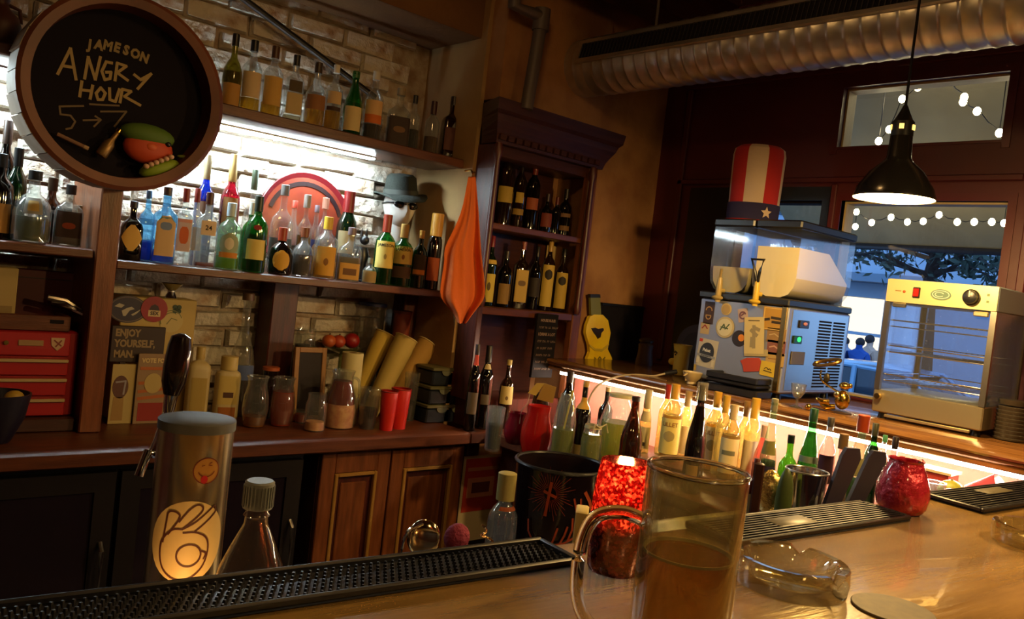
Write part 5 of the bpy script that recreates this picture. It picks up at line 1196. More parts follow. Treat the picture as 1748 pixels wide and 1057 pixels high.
for zz in (-.030, -.052): MB().box(.142, .150, -.0036, -.003, FH+zz-.004, FH+zz+.004).build('panel_mark', paint('6a7a50', .5), fwm, smooth=False)
MB().box(-.145, -.125, -.0036, -.003, FH-.043, FH-.039).build('panel_mark', paint('8a6a3a', .5), fwm, smooth=False)
MB().bbox(-FW+.03, -FW+.075, -.014, -.002, FH-.098, FH-.082, .003).build('door_hinge', STEEL, fwm); MB().bbox(FW-.065, FW-.02, -.014, -.002, FH-.102, FH-.086, .003).build('door_hinge', CRM, fwm)
MB().tube([(-FW+.022, -.004, .078), (-FW+.022, -.022, .078)], .010, 12).build('latch_knob', mat('brass_latch', (.85, .66, .25), .2, 1.0), fwm)
# black ridged cup stack at the right end
sk = at(1722, 752, Z=ZL)
t = thing('ridged_cup_stack', 'dark ridged stack of nested cups at the end of the window ledge', 'cups', (sk.x, sk.y, ZL))
pf = []
for k in range(9): pf += [(.003+k*.0125, .046), (.009+k*.0125, .048), (.0115+k*.0125, .044)]
MB().lathe(pf, 28).build('cups', mat('smoked_plastic', (.05, .04, .03), .25), t)
MB().lathe([(.116, .042), (.132, .047), (.133, .044)], 28).build('top_cup_rim', MATS['smoked_plastic'], t)
# ------------------------------------------------------------------ gilt frog figurine
gf = at(1436, 706, Z=ZL)
t = thing('gilt_figurine', 'polished brass seated figurine raising a ring shaped dish', 'figurine', (gf.x, gf.y, ZL), -PI/2)
s = .0225/.10
def fz(px, py):
    p = at(px, py, X=gf.x); return (gf.y-p.y, p.z-ZL)
b_ = fz(1438, 683); MB().ell((b_[0], 0, b_[1]), .026, .024, .034, 18, 12).build('body', GOLD, t)
b_ = fz(1443, 659); MB().ell((b_[0], -.004, b_[1]), .020, .018, .013, 16, 10).build('head', GOLD, t)
b2 = fz(1453, 659); MB().ell((b2[0], -.006, b2[1]), .008, .008, .009, 12, 8).build('snout', GOLD, t)
b2 = fz(1433, 673); MB().ell((b2[0], -.022, b2[1]), .011, .006, .012, 12, 8).build('medallion', mat('pale_gilt', (.80, .68, .36), .25, 1.0), t)
for (x0, y0, x1, y1) in ((1418, 686, 1398, 680), (1428, 694, 1405, 690)):
    a_, c_ = fz(x0, y0), fz(x1, y1); MB().tube([(a_[0], -.010, a_[1]), ((a_[0]+c_[0])/2, -.02, (a_[1]+c_[1])/2-.006), (c_[0], -.016, c_[1])], [.010, .011, .006], 10).build('leg', GOLD, t)
pts = [fz(*q) for q in ((1434, 670), (1421, 662), (1407, 652), (1402, 642), (1404, 632))]
MB().tube(spl([(x, -.008, z) for x, z in pts], 4), .0036, 8).build('raised_arm', GOLD, t)
rc = fz(1413, 619)
MB().tube([(rc[0]+.052*math.cos(2*PI*k/28)*.9, .018*math.sin(2*PI*k/28)-.004, rc[1]+.012*math.cos(2*PI*k/28)+.010*math.sin(2*PI*k/28)) for k in range(28)], .0062, 8, closed=True).build('ring_dish', mat('aged_bronze', (.22, .13, .04), .35, .9), t)
b2 = fz(1410, 645); MB().ell((b2[0]+.004, -.002, b2[1]), .012, .008, .018, 12, 8).build('leaf_pad', mat('dark_bronze', (.05, .04, .02), .4, .6), t)
MB().tube(spl([(fz(1384, 700)[0], -.03, .004), (fz(1400, 694)[0], -.03, .012), (fz(1418, 700)[0], -.03, .006), (fz(1436, 706)[0], -.03, .003)], 4), .0022, 6).build('wire_base', GOLD, t)
MB().lathe([(0, .034), (.004, .034), (.007, .028)], 20).build('base', mat('dark_wood_base', (.04, .02, .012), .5), t)
# stemmed clear glass next to the machine
sgp = at(1362, 690, X=2.72)
t = thing('stem_glass', 'small clear stemmed glass beside the slush machine drip tray', 'glass', (2.71, sgp.y, ZL))
MB().lathe([(0, .024), (.003, .022), (.008, .005), (.030, .004), (.036, .012), (.055, .024), (.085, .027), (.085, .0255), (.055, .022), (.036, .009)], 24, caps=(True, False)).build('bowl', CLEAR, t)
bl0 = at(1366, 696, X=2.70); MB().ell((0, 0, .012), .012, .012, .012, 12, 8).build('ball', GOLD, thing('brass_ball', 'small brass ball on the ledge between stem glass and figurine', 'ornament', (2.70, bl0.y-.03, ZL)))
# ------------------------------------------------------------------ yellow face cup, creamer, grinder, cable
fc = at(1160, 640, X=2.98)
t = thing('face_cup', 'yellow ceramic cup moulded as a face with big nose and black brow', 'cup', (2.98, fc.y, ZL), -PI/2+R(-25))
hf = at(1163, 588, X=2.98).z-ZL; YL = mat('yellow_glaze', (.70, .46, .06), .3)
MB().lathe([(0, .026), (.004, .032), (hf*.3, .034), (hf*.62, .034), (hf*.8, .036), (hf, .042), (hf, .038), (hf*.8, .032), (.012, .028)], 28).build('cup', YL, t)
MB().ell((-.018, -.034, hf*.42), .013, .018, .016, 14, 8).build('nose', YL, t)
MB().strokes([[(-.012, hf*.70), (.002, hf*.76), (.018, hf*.72)]], .008, -.0345, .002).build('brow', BLACK, t, smooth=False); MB().ell((.004, -.034, hf*.66), .007, .003, .004, 10, 6).build('eye', BLACK, t)
fc2 = at(1181, 648, X=2.74)
t = thing('small_creamer', 'small cream jug with chipped rim in front of the yellow face cup', 'jug', (2.74, fc2.y, ZL))
MB().lathe([(0, .016), (.003, .020), (.012, .018), (.03, .034), (.05, .040), (.052, .036), (.03, .030), (.014, .012)], 24).build('body', mat('cream_glaze', (.52, .40, .20), .35), t); MB().tube([(-.036, 0, .045), (-.055, 0, .035), (-.040, 0, .018)], .004, 8).build('handle', MATS['cream_glaze'], t)
pg = at(1098, 628, X=3.12)
t = thing('pepper_grinder', 'dull brown grinder with knob top in the dark window corner', 'grinder', (3.12, pg.y, ZL))
hg = at(1103, 577, X=3.12).z-ZL
MB().lathe([(0, .040), (.01, .042), (hg*.5, .034), (hg*.75, .036), (hg*.85, .024)], 20).build('body', paint('4a3226', .6), t); MB().lathe([(hg*.85, .034), (hg*.93, .036), (hg, .014)], 20).build('knob', paint('3a2a20', .5), t)
cbp = [at(*q, D=d) for q, d in (((1003, 690), 3.30), ((1010, 672), 3.30), ((1025, 655), 3.30), ((1055, 643), 3.35), ((1085, 640), 3.42), ((1115, 642), 3.45), ((1135, 638), 3.46))]
t = thing('white_cable', 'thin white cable arching over the jars towards the window corner', 'cable', cbp[0])
MB().tube(spl([p-cbp[0] for p in cbp], 5), .0042, 8).build('cord', paint('a8987c', .5), t)
e_ = cbp[-1]-cbp[0]; MB().tube([e_, e_+Vector((.05, -.02, .012))], .010, 10).build('plug', BLACK, t)
# ------------------------------------------------------------------ black board and yellow bottle shaped sign
b0, b1 = at(1012, 648, Y=2.70), at(1012, 515, Y=2.70)
t = thing('black_board', 'plain black board fixed to the corner wall behind the yellow bottle sign', 'board', (b0.x, 2.70, b0.z))
MB().bbox(0, XW-b0.x-.005, 0, .016, 0, b1.z-b0.z, .002).build('board', BLACK_M, t); MB().box(0, XW-b0.x-.005, -.006, .004, b1.z-b0.z-.012, b1.z-b0.z-.002).build('top_rail', BLACK, t, smooth=False)
def yb(px, py):
    p = at(px, py, Y=2.68); return p
base = yb(1022, 637)
t = thing('bottle_shaped_sign', 'glossy yellow bottle shaped sign with dark bird emblem on the black board', 'sign', (base.x, 2.68, base.z))
def ys(cx, cy):                               # crop px (3.41x) -> local
    p = yb(780+cx/3.41, 350+cy/3.41); return (p.x-base.x, p.z-base.z)
YS = mat('yellow_enamel_sign', (.90, .66, .02), .3, col2=(.80, .50, .015), scale=10, coat=.3)
MB().prism([ys(*q) for q in ((752, 970), (758, 900), (775, 855), (770, 815), (750, 745), (756, 700), (775, 650), (800, 638), (850, 640), (880, 672), (895, 745), (885, 800), (878, 840), (900, 885), (912, 930), (908, 972))], 0, .018).build('bottle_body', YS, t)
MB().prism([ys(*q) for q in ((784, 640), (780, 540), (835, 540), (842, 640))], .002, .016).build('bottle_neck', paint('7a7a3a', .4), t)
MB().prism([ys(*q) for q in ((778, 540), (778, 520), (834, 520), (836, 540))], 0, .018).build('bottle_cap', paint('2a2614', .4), t)
e_ = [ys(*q) for q in ((780, 718), (805, 714), (822, 722), (850, 716), (855, 728), (840, 745), (835, 770), (818, 780), (808, 762), (795, 745))]
MB().prism(e_, -.002, 0).build('bird_emblem', paint('2a1c08', .5), t)
MB().strokes([[ys(*q) for q in ((775, 822), (800, 845), (840, 850), (875, 825))], [ys(*q) for q in ((770, 815), (800, 838), (845, 840), (880, 812))]], .006, -.001, .003).build('raised_scroll', paint('c9b040', .3), t, smooth=False)
MB().strokes([[ys(*q) for q in ((800, 890), (815, 905), (830, 885), (845, 905), (860, 888))]], .008, -.0005, .001).build('print', paint('7a6a1c', .5), t, smooth=False)
# white electric adhesive under-ledge clutter by the bar end
def place(px, py, X): p = at(px, py, X=X); return p
p = place(1596, 805, 2.70); t = thing('red_carton', 'open red carton with cream flap under the lit ledge', 'box', (2.72, p.y, ZC)); hh2 = p.z-ZC
MB().bbox(-.04, .04, -.05, .05, 0, hh2, .003).build('body', paint('b03a2c', .6), t); MB().box(-.045, .045, -.056, .05, hh2, hh2+.008).build('flap', paint('d8c49a', .7), t, smooth=False)
p = place(1592, 835, 2.48); t = thing('clear_tumbler', 'clear tumbler in front of the red carton under the ledge', 'glass', (2.48, p.y, ZC)); hh2 = place(1592, 822, 2.48).z-ZC
MB().lathe([(0, .026), (.006, .028), (hh2, .034), (hh2, .031), (.012, .025)], 24).build('body', CLEAR, t)
p = place(1622, 845, 2.56); t = thing('lime_jar', 'jar topped with a green lime beside the clear tumbler', 'jar', (2.56, p.y, ZC)); hh2 = place(1622, 852, 2.56).z-ZC
MB().lathe([(0, .034), (.006, .038), (hh2*.8, .038), (hh2, .03)], 24).build('jar', CLEAR, t)
t2 = thing('lime', 'green lime resting on the jar under the ledge', 'lime', (2.56, p.y, ZC+hh2-.003)); MB().ell((0, 0, .028), .036, .036, .030, 18, 10).build('fruit', mat('lime_skin', (.36, .36, .05), .45, bump=.2, bscale=90), t2); MB().ell((0, 0, .058), .004, .004, .003, 8, 4).build('stem_end', paint('6a5a20', .6), t2)
p = place(1686, 826, 2.60); t = thing('red_tin', 'pinkish red tin tilted on its stand under the lit ledge', 'tin', (2.60, p.y, ZC)); hh2 = p.z-ZC
MB().lathe([(0, .03), (hh2*.8, .03)], 20).build('stand', paint('9a3428', .6), t); MB().lathe([(-.045, .036), (-.043, .038), (.043, .038), (.045, .036)], 24, mtx=Matrix.Translation((0, 0, hh2*.8+.022)) @ Matrix.Rotation(R(55), 4, 'X')).build('tin', paint('b0404c', .4), t)
p = place(1650, 840, 2.47); t = thing('red_bowl', 'low red bowl with a crumpled napkin under the ledge', 'bowl', (2.47, p.y, ZC)); hh2 = place(1650, 843, 2.47).z-ZC
MB().lathe([(0, .03), (hh2*.6, .032), (hh2, .055), (hh2, .050), (hh2*.65, .028)], 24).build('bowl', paint('a83a2c', .4), t); MB().ell((0, 0, hh2), .030, .028, .014, 10, 6).build('napkin', paint('d8c0a8', .9), t)
# ================================================================== MIDDLE SHELF EXTRAS
tpz = at(528, 352, Y=3.15)
t = thing('round_red_tray', 'round dark red serving tray leaning on the brick behind the bottles', 'tray', (tpz.x, 3.165, ZM), rot=(R(-3), 0, 0))
ry = (at(528, 294, Y=3.15).z-ZM)/2
MB().lathe([(.0, ry), (.012, ry), (.014, ry*.99), (.004, ry*.90)], 48, caps=(False, False)).build('rim', mat('dark_red_lacquer', (.16, .012, .016), .25, coat=.3), t, (0, 0, ry), rot=(PI/2, 0, 0))
MB().lathe([(.0, ry*.995), (.004, ry*.90), (.005, .001)], 48, caps=(True, False)).build('face', mat('red_brown_lacquer', (.13, .018, .010), .3, col2=(.20, .03, .012), scale=9), t, (0, 0, ry), rot=(PI/2, 0, 0))
MB().strokes([arc(0, ry, ry*.78, ry*.78, 20, 160, 20)], .018, -.0055, .001).build('dark_band', paint('1c0a10', .4), t, smooth=False)
# plain white mannequin head with hat and sunglasses
mp = at(682, 360, Y=3.09)
hd_ = thing('mannequin_head', 'plain white mannequin head on a stand behind the green whiskey bottles', 'mannequin', (mp.x, 3.095, ZM), R(-12))
WH = mat('white_matt_plastic', (.66, .62, .56), .45)
zc = mp.z-ZM+.018
MB().lathe([(0, .058), (.012, .058), (.02, .046), (.05, .038), (zc-.07, .040), (zc-.03, .05)], 24).build('neck_stand', WH, hd_)
v = []; f = []; seg, rings = 28, 18
for k in range(rings+1):
    a = -PI/2+PI*k/rings
    for i in range(seg):
        q = 2*PI*i/seg; x, y, z = math.cos(a)*math.cos(q), math.cos(a)*math.sin(q), math.sin(a)
        wx = .070*(1-.22*max(0, -z)); wy = .085*(1-.10*max(0, -z)); X_, Y_, Z_ = x*wx, y*wy, z*.105
        if y < -.3:
            Y_ -= .016*math.exp(-((x/.16)**2))*math.exp(-(((z+.12)/.24)**2))           # nose
            Y_ += .010*math.exp(-(((abs(x)-.42)/.22)**2))*math.exp(-(((z-.12)/.14)**2))  # eye hollows
            Y_ -= .006*math.exp(-((x/.30)**2))*math.exp(-(((z+.52)/.10)**2))           # mouth
        v.append((X_, Y_, zc+Z_))
for k in range(rings):
    for i in range(seg): f.append((k*seg+i, k*seg+(i+1) % seg, (k+1)*seg+(i+1) % seg, (k+1)*seg+i))
MB().add(v, f).build('head', WH, hd_)
sg_ = thing('sunglasses', 'black wraparound sunglasses worn by the white mannequin head', 'sunglasses', (mp.x, 3.095, ZM+zc+.004), R(-12))
for s in (-1, 1):
    MB().ell((s*.030, -.078, 0), .026, .010, .016, 14, 8).build('lens', mat('black_lens', (.008, .008, .01), .1), sg_)
    MB().tube([(s*.054, -.070, .006), (s*.071, -.03, .006), (s*.073, .02, .002)], .003, 6).build('temple', BLACK, sg_)
MB().tube([(-.012, -.088, .004), (.012, -.088, .004)], .003, 6).build('bridge', BLACK, sg_)
fh = thing('fedora_hat', 'dark green felt fedora pulled down on the mannequin head', 'hat', (mp.x, 3.095, ZM+zc+.050), rot=(R(5), R(-5), R(-12)))
FEL = mat('dark_green_felt', (.012, .016, .012), .95, bump=.2, bscale=120); v = []; f = []; seg = 36
pf = [(.128, -.010), (.125, -.004), (.10, .004), (.080, .006), (.078, .03), (.070, .075), (.052, .095), (.02, .086), (.001, .078)]
for (r_, z) in pf:
    for i in range(seg):
        a = 2*PI*i/seg; c_, s_ = math.cos(a), math.sin(a)
        zz = z+(.016*abs(c_)**3 if r_ > .1 and s_ > -.7 else 0)-(.014*max(0, -s_)**2 if r_ > .1 else 0)
        if .05 < z < .09: zz += .012*abs(s_)
        v.append((r_*c_*.92, r_*s_*1.05, zz))
for k in range(len(pf)-1):
    for i in range(seg): j = (i+1) % seg; f.append((k*seg+i, k*seg+j, (k+1)*seg+j, (k+1)*seg+i))
MB().add(v, f).build('felt_body', FEL, fh)
MB().lathe([(.006, .0815), (.026, .0805)], 36, dp=1.13, caps=(False, False), mtx=Matrix.Scale(.93, 4, (1, 0, 0))).build('hat_band', mat('grey_green_ribbon', (.030, .034, .028), .7), fh)
kp = at(638, 420, Y=2.98)
t = thing('black_figurine', 'small black crouching figurine beside the mannequin head', 'figurine', (kp.x-.022, 3.03, ZM))
zk = at(640, 392, Y=3.0).z-ZM
MB().lathe([(0, .030), (.008, .030), (.012, .02), (zk*.35, .022), (zk*.5, .03), (zk*.65, .02)], 14).build('body', BLACK, t); MB().ell((0, -.01, zk*.78), .020, .022, .02, 12, 8).build('head', BLACK, t)
for s in (-1, 1): MB().lathe([(zk*.85, .008), (zk, .001)], 8).build('ear', BLACK, t, (s*.012, 0, 0)); MB().tube([(s*.02, -.01, zk*.5), (s*.042, -.02, zk*.42), (s*.03, -.03, zk*.3)], .007, 6).build('arm', BLACK, t)
# black pole leaning across the upper bricks
a_, b_ = at(392, -20, Y=3.12), at(640, 166, Y=3.12)
t = thing('black_pole', 'straight black pole with silver edge slanting across the upper brick wall', 'pole', b_)
d = a_-b_; MB().tube([(0, 0, 0), d*1.05], .013, 10).build('shaft', BLACK, t); MB().tube([Vector((0, -.010, -.010)), d*1.05+Vector((0, -.010, -.010))], .0035, 6).build('silver_edge', paint('7d8494', .3, .6), t)
MB().tube([d*1.05, d*1.07], .015, 10).build('end_cap', BLACK, t)
# ------------------------------------------------------------------ orange towel on the cabinet side
TL = [(300, 800, 812), (330, 795, 814), (365, 788, 817), (400, 771, 819), (425, 757, 821), (440, 760, 822), (470, 755, 826), (500, 750, 829), (515, 755, 826), (530, 772, 812), (545, 778, 801), (553, 782, 794)]
tw0 = at(806, 300, Y=2.60)
t = thing('orange_towel', 'orange cloth towel hanging from the corner of the carved cabinet', 'towel', tw0)
v = []; f = []; n = 16
for j, (py, xl, xr) in enumerate(TL):
    for i in range(n+1):
        u_ = i/n; px = xl+(xr-xl)*u_; amp = .022*min(1, j/4)
        y = 2.61+amp*math.sin(u_*9+j*.15)+.012*math.sin(u_*17+1)*min(1, j/5)
        p = at(px, py+(4*math.sin(u_*6) if 0 < j < 11 else 0), Y=y); v.append(p-tw0)
for j in range(len(TL)-1):
    for i in range(n): f.append((j*(n+1)+i, j*(n+1)+i+1, (j+1)*(n+1)+i+1, (j+1)*(n+1)+i))
o = MB().add(v, f).build('cloth', mat('orange_cotton', (.62, .13, .022), .95, bump=.25, bscale=90), t)
sd_ = o.modifiers.new('thick', 'SOLIDIFY'); sd_.thickness = .003; o.modifiers.new('sub', 'SUBSURF').render_levels = 1
o.data.set_sharp_from_angle(angle=PI)
MB().tube([(0, .05, .02), (0, .01, .022), (0, -.004, .008), (0, -.012, .014)], .004, 6).build('hook', GOLD, t)
# ================================================================== LEFT END OF THE WORKTOP
tb = at(150, 640, Y=2.90)
rise = MB().bbox(.20, .752, 2.88, 3.14, ZC, .945, .004).build('dark_riser', W_DARK); tag(rise, 'dark low plinth board under the red toolbox', 'board')
x1 = min(tb.x, .748); x0 = .24; z0 = .945; z1 = at(140, 568, Y=2.9).z
tbx = thing('red_toolbox', 'red steel tool chest with four drawers and cream pull strips', 'toolbox', ((x0+x1)/2, 2.90, z0))
w2 = (x1-x0)/2; H = z1-z0; REDT = mat('red_tool_enamel', (.36, .014, .018), .35, coat=.2)
MB().bbox(-w2, w2, .01, .22, 0, H, .006).build('case', REDT, tbx)
zz = H
for k, hq in enumerate((.30, .225, .235, .235)):
    z_a = zz-hq*H+.004; dr = MB().bbox(-w2+.012, w2-.028, -.006, .012, z_a, zz-.004, .003).build('drawer', REDT, tbx)
    if k > 0: MB().bbox(-w2+.015, w2-.03, -.016, -.006, zz-.016, zz-.005, .002).build('pull_strip', paint('b09a70', .4), dr)
    zz -= hq*H
MB().bbox(w2-.175, w2-.105, -.009, -.006, H*.83, H*.895, .001).build('name_badge', paint('9a7a52', .4), tbx)
p = [(w2-.085, H*.93), (w2-.045, H*.93), (w2-.048, H*.84), (w2-.065, H*.78), (w2-.082, H*.84)]
sh_ = MB().prism(p, -.0085, -.006).build('shield_badge', paint('b89a7a', .4), tbx); MB().strokes([[(w2-.075, H*.90), (w2-.055, H*.84)], [(w2-.055, H*.90), (w2-.07, H*.83)]], .004, -.0085, .001).build('badge_print', paint('7a2a20', .5), sh_, smooth=False)
MB().lathe([(0, .007), (.006, .007)], 12).build('lock', GOLD, tbx, (-w2+.3, -.007, H*.86), rot=(PI/2, 0, 0))
# wooden tray and clutter on top of the toolbox
t = thing('wooden_tray', 'shallow brown wooden tray on top of the red toolbox', 'tray', ((x0+x1)/2, 2.905, z1)); hT = at(120, 541, Y=2.9).z-z1
tr_ = MB().box(-w2+.01, w2-.03, .01, .20, 0, .008); tr_.bbox(-w2+.01, w2-.03, 0, .012, 0, hT, .002).bbox(-w2+.01, w2-.03, .198, .21, 0, hT, .002).bbox(-w2+.01, -w2+.02, .012, .198, 0, hT, .002).bbox(w2-.04, w2-.03, .012, .198, 0, hT, .002)
tr_.build('tray', W_MID, t); MB().box(w2-.09, w2-.05, -.001, .001, hT*.5, hT*.75).build('grip_slot', BLACK_M, t, smooth=False)
q = at(14, 500, Y=2.98); t = thing('cream_carton', 'tall cream carton standing in the tray on the toolbox', 'box', (q.x-.04, 2.96, z1+.008)); MB().bbox(-.06, .06, 0, .07, 0, at(14, 457, Y=2.96).z-z1-.008, .003).build('body', paint('a8925c', .7), t); MB().box(-.05, .05, -.002, 0, .02, .06).build('print', paint('8a7448', .7), t, smooth=False)
q = at(72, 490, Y=3.13); t = thing('maroon_box', 'wide maroon box at the back of the tray', 'box', (q.x, 3.085, z1+.008)); hq = at(85, 462, Y=3.10).z-z1-.008
MB().bbox(-.115, .105, 0, .025, 0, hq, .003).build('body', paint('5a0f1c', .5), t); MB().box(-.115, .105, -.003, 0, hq-.03, hq-.026).build('lid_line', paint('3a0a12', .5), t, smooth=False)
q0, q1 = at(82, 508, Y=2.97), at(140, 545, Y=2.95); t = thing('steel_bar_tongs', 'shiny steel tongs lying across the tray', 'tongs', (q1.x, 2.95, z1+hT))
MB().tube([(0, 0, .012), ((q0.x-q1.x)*.5, .01, .045), (q0.x-q1.x, .02, q0.z-z1-hT)], .010, 8).build('arm', STEEL, t); MB().tube([(0, -.01, .008), ((q0.x-q1.x)*.5, -.01, .03), (q0.x-q1.x+.01, .01, q0.z-z1-hT-.02)], .009, 8).build('arm', CHROME, t); MB().ell((.005, -.005, .012), .02, .016, .012, 10, 6).build('cup_end', CHROME, t)
q = at(8, 690, Y=2.78); t = thing('dark_bowl', 'dark blue bowl holding a lemon in front of the toolbox', 'bowl', (q.x-.02, 2.78, ZC)); hB = at(8, 672, Y=2.76).z-ZC
MB().lathe([(0, .04), (.006, .045), (hB*.5, .075), (hB, .088), (hB, .083), (hB*.5, .068), (.012, .03)], 28).build('bowl', paint('141226', .4), t); MB().tube([(0, 0, hB*.3), (0, 0, hB*.35)], .06, 20).build('filling', paint('2a1c20', .8), t)
t = thing('lemon', 'lemon wedge peeking out of the dark bowl', 'lemon', (q.x+.02, 2.765, ZC+hB*.72)); MB().ell((0, 0, .026), .028, .022, .024, 14, 8).build('fruit', paint('a8882c', .5), t); MB().ell((.028, 0, .026), .005, .005, .005, 8, 5).build('tip', paint('8a701c', .5), t)
q = at(125, 722, Z=ZC); t = thing('paper_slip', 'pale paper slip lying flat on the worktop by the toolbox', 'paper', (q.x, q.y, ZC+.0005), R(-20)); MB().bbox(-.07, .06, -.035, .035, 0, .0025, .001).build('sheet', paint('7a5a40', .8), t); MB().box(-.05, .04, .005, .012, .0025, .003).build('print', paint('5a4030', .8), t, smooth=False)
# ------------------------------------------------------------------ sticker covered display box and signs
def lp_(px, py, Y): return at(px, py, Y=Y)
a0, a1 = lp_(190, 700, 3.02), lp_(318, 700, 3.02); zt = lp_(255, 508, 3.02).z
dx = thing('display_box', 'tall cream display box with round stickers behind the ENJOY YOURSELF sign', 'box', (a0.x, 3.02, ZC)); DW = a1.x-a0.x; DH = zt-ZC
MB().bbox(0, DW, 0, .12, 0, DH, .003).build('body', paint('b39a58', .7), dx)
def dl(px, py): p = lp_(px, py, 3.02); return (p.x-a0.x, p.z-ZC)
c_ = dl(218, 528); e = MB().prism([(c_[0]+.064*math.cos(2*PI*k/32), c_[1]+.048*math.sin(2*PI*k/32)) for k in range(32)], -.002, 0).build('lakes_sticker', paint('1e1830', .5), dx)
MB().strokes([arc(c_[0], c_[1], .059, .043, 0, 360, 28)], .003, -.0024, .0004).build('ring_print', paint('6a5a50', .6), e, smooth=False)
for pl_ in ([(-.045, .008), (-.030, .020), (-.012, .014), (-.022, .004)], [(-.02, -.006), (-.004, .004), (.012, .010), (.022, .002), (.006, -.004), (-.006, -.024), (-.014, -.024)], [(.012, -.018), (.03, -.006), (.045, .004), (.03, -.014), (.018, -.022)]):
    MB().prism([(c_[0]+x, c_[1]+y) for x, y in pl_], -.0032, -.0022).build('lake_shape', paint('a8a08a', .6), e)
c_ = dl(263, 528); e = MB().prism([(c_[0]+.046*math.cos(2*PI*k/32), c_[1]+.046*math.sin(2*PI*k/32)) for k in range(32)], -.004, -.002).build('red_sticker', paint('8a1420', .5), dx)
MB().box(c_[0]-.020, c_[0]+.022, -.0046, -.004, c_[1]-.026, c_[1]-.004).build('plate_print', paint('c0a878', .5), e, smooth=False); text('lettering', 'SEX', .017, paint('2a1410', .6), e, c_[0]+.001, -.005, c_[1]-.015, bold=.0008)
MB().prism([(c_[0]-.018, c_[1]-.004), (c_[0]+.018, c_[1]-.004), (c_[0]+.012, c_[1]+.012), (c_[0], c_[1]+.018), (c_[0]-.012, c_[1]+.012)], -.0046, -.004).build('dark_print', paint('2a0c1c', .5), e)
c_ = dl(302, 528); cl_ = MB()
for k in range(4): a = PI/4+k*PI/2; cl_.prism([(c_[0]+.010*math.cos(a)+.009*math.cos(2*PI*j/12), c_[1]+.010*math.sin(a)+.009*math.sin(2*PI*j/12)) for j in range(12)], -.002, 0)
cl_.build('clover_sticker', paint('1e3418', .6), dx)
c_ = dl(292, 548); e = MB().prism([(c_[0]+.042*math.cos(2*PI*k/32), c_[1]+.042*math.sin(2*PI*k/32)) for k in range(32)], -.0015, 0).build('cream_sticker', paint('b8a468', .6), dx)
MB().strokes([arc(c_[0], c_[1], .038, .038, 20, 200, 20), arc(c_[0], c_[1], .030, .030, 60, 160, 12), [(c_[0]-.015, c_[1]-.012), (c_[0], c_[1]+.01), (c_[0]+.02, c_[1]+.004)]], .003, -.0016, .0004).build('green_print', paint('6a6a3c', .6), e, smooth=False)
# ENJOY YOURSELF sign
s0, s1_ = lp_(186, 618, 2.985), lp_(278, 618, 2.985); zt2 = lp_(230, 557, 2.985).z
es = thing('enjoy_yourself_sign', 'dark brown sign reading ENJOY YOURSELF, MAN. in tan capitals', 'sign', (s0.x, 2.985, s0.z)); SW, SH = s1_.x-s0.x, zt2-s0.z
MB().bbox(0, SW, 0, .012, 0, SH, .002).build('panel', paint('2c1c14', .6), es)
for k, s in enumerate(('ENJOY', 'YOURSELF,', 'MAN.')): text('lettering', s, .0345, paint('8a7450', .6), es, .012, -.0012, SH*(.80-.29*k), bold=.0016, sx=.80, align='LEFT')
MB().box(SW*.2, SW*.3, .0, .01, -(s0.z-ZC), 0).build('stand_strut', paint('2c1c14', .6), es, smooth=False)
# portrait print and vote poster
def framed(px0, py0, px1, py1, Y, name, label, cat, col):
    a, b = lp_(px0, py1, Y), lp_(px1, py1, Y); t = thing(name, label, cat, (a.x, Y, ZC)); W = b.x-a.x; Z0 = max(0, a.z-ZC); Z1 = lp_((px0+px1)/2, py0, Y).z-ZC
    MB().bbox(0, W, 0, .006, 0, Z1, .001).build('sheet', paint(col, .7), t); return t, W, Z1
t, W, Z1 = framed(186, 622, 226, 694, 2.975, 'portrait_print', 'small cream print of a dark bearded face below the sign', 'print', 'b09c62')
MB().prism([(W*.40+.026*math.cos(2*PI*k/20), Z1*.62+.04*math.sin(2*PI*k/20)) for k in range(20)], -.001, 0).build('face_print', paint('5a3a30', .7), t); MB().strokes([[(W*.2, Z1*.7), (W*.6, Z1*.72), (W*.55, Z1*.5)]], .006, -.0012, .0006).build('light_print', paint('8f8a90', .7), t, smooth=False)
MB().prism([(W*.1, .012), (W*.6, .012), (W*.58, Z1*.45), (W*.15, Z1*.45)], -.001, 0).build('shirt_print', paint('9a7a44', .7), t)
t, W, Z1 = framed(229, 604, 280, 692, 2.965, 'vote_poster', 'orange and red striped poster headed VOTE FOR beside the portrait print', 'poster', '8d7355')
text('lettering', 'VOTE FOR', .022, paint('c9b27a', .6), t, W*.55, -.0012, Z1*.90, bold=.001, sx=.85)
MB().box(W*.12, W*.95, -.0008, 0, Z1*.04, Z1*.30).build('red_field', paint('8a1c14', .6), t, smooth=False); MB().strokes([[(W*.1, Z1*.36), (W*.95, Z1*.40)], [(W*.1, Z1*.46), (W*.95, Z1*.50)], [(W*.1, Z1*.58), (W*.95, Z1*.60)], [(W*.12, Z1*.79), (W*.95, Z1*.79)]], .011, -.0006, .0006).build('orange_stripes', paint('a85a20', .6), t, smooth=False)
MB().prism([(W*.55+.030*math.cos(2*PI*k/20), Z1*.58+.036*math.sin(2*PI*k/20)) for k in range(20)], -.002, -.0012).build('face_print', paint('b09a5c', .6), t)
jq = at(293, 500, Y=3.08); t = thing('steel_jigger', 'conical steel jigger cup standing on the cream display box', 'jigger', (jq.x, 3.085, ZC+DH)); hj = at(293, 484, Y=3.08).z-ZC-DH
MB().lathe([(0, .022), (hj*.4, .012), (hj*.5, .012), (hj, .040), (hj, .038), (hj*.55, .010)], 24).build('cup', CHROME, t); MB().lathe([(hj*.42, .0135), (hj*.48, .0135)], 20).build('collar', STEEL, t)
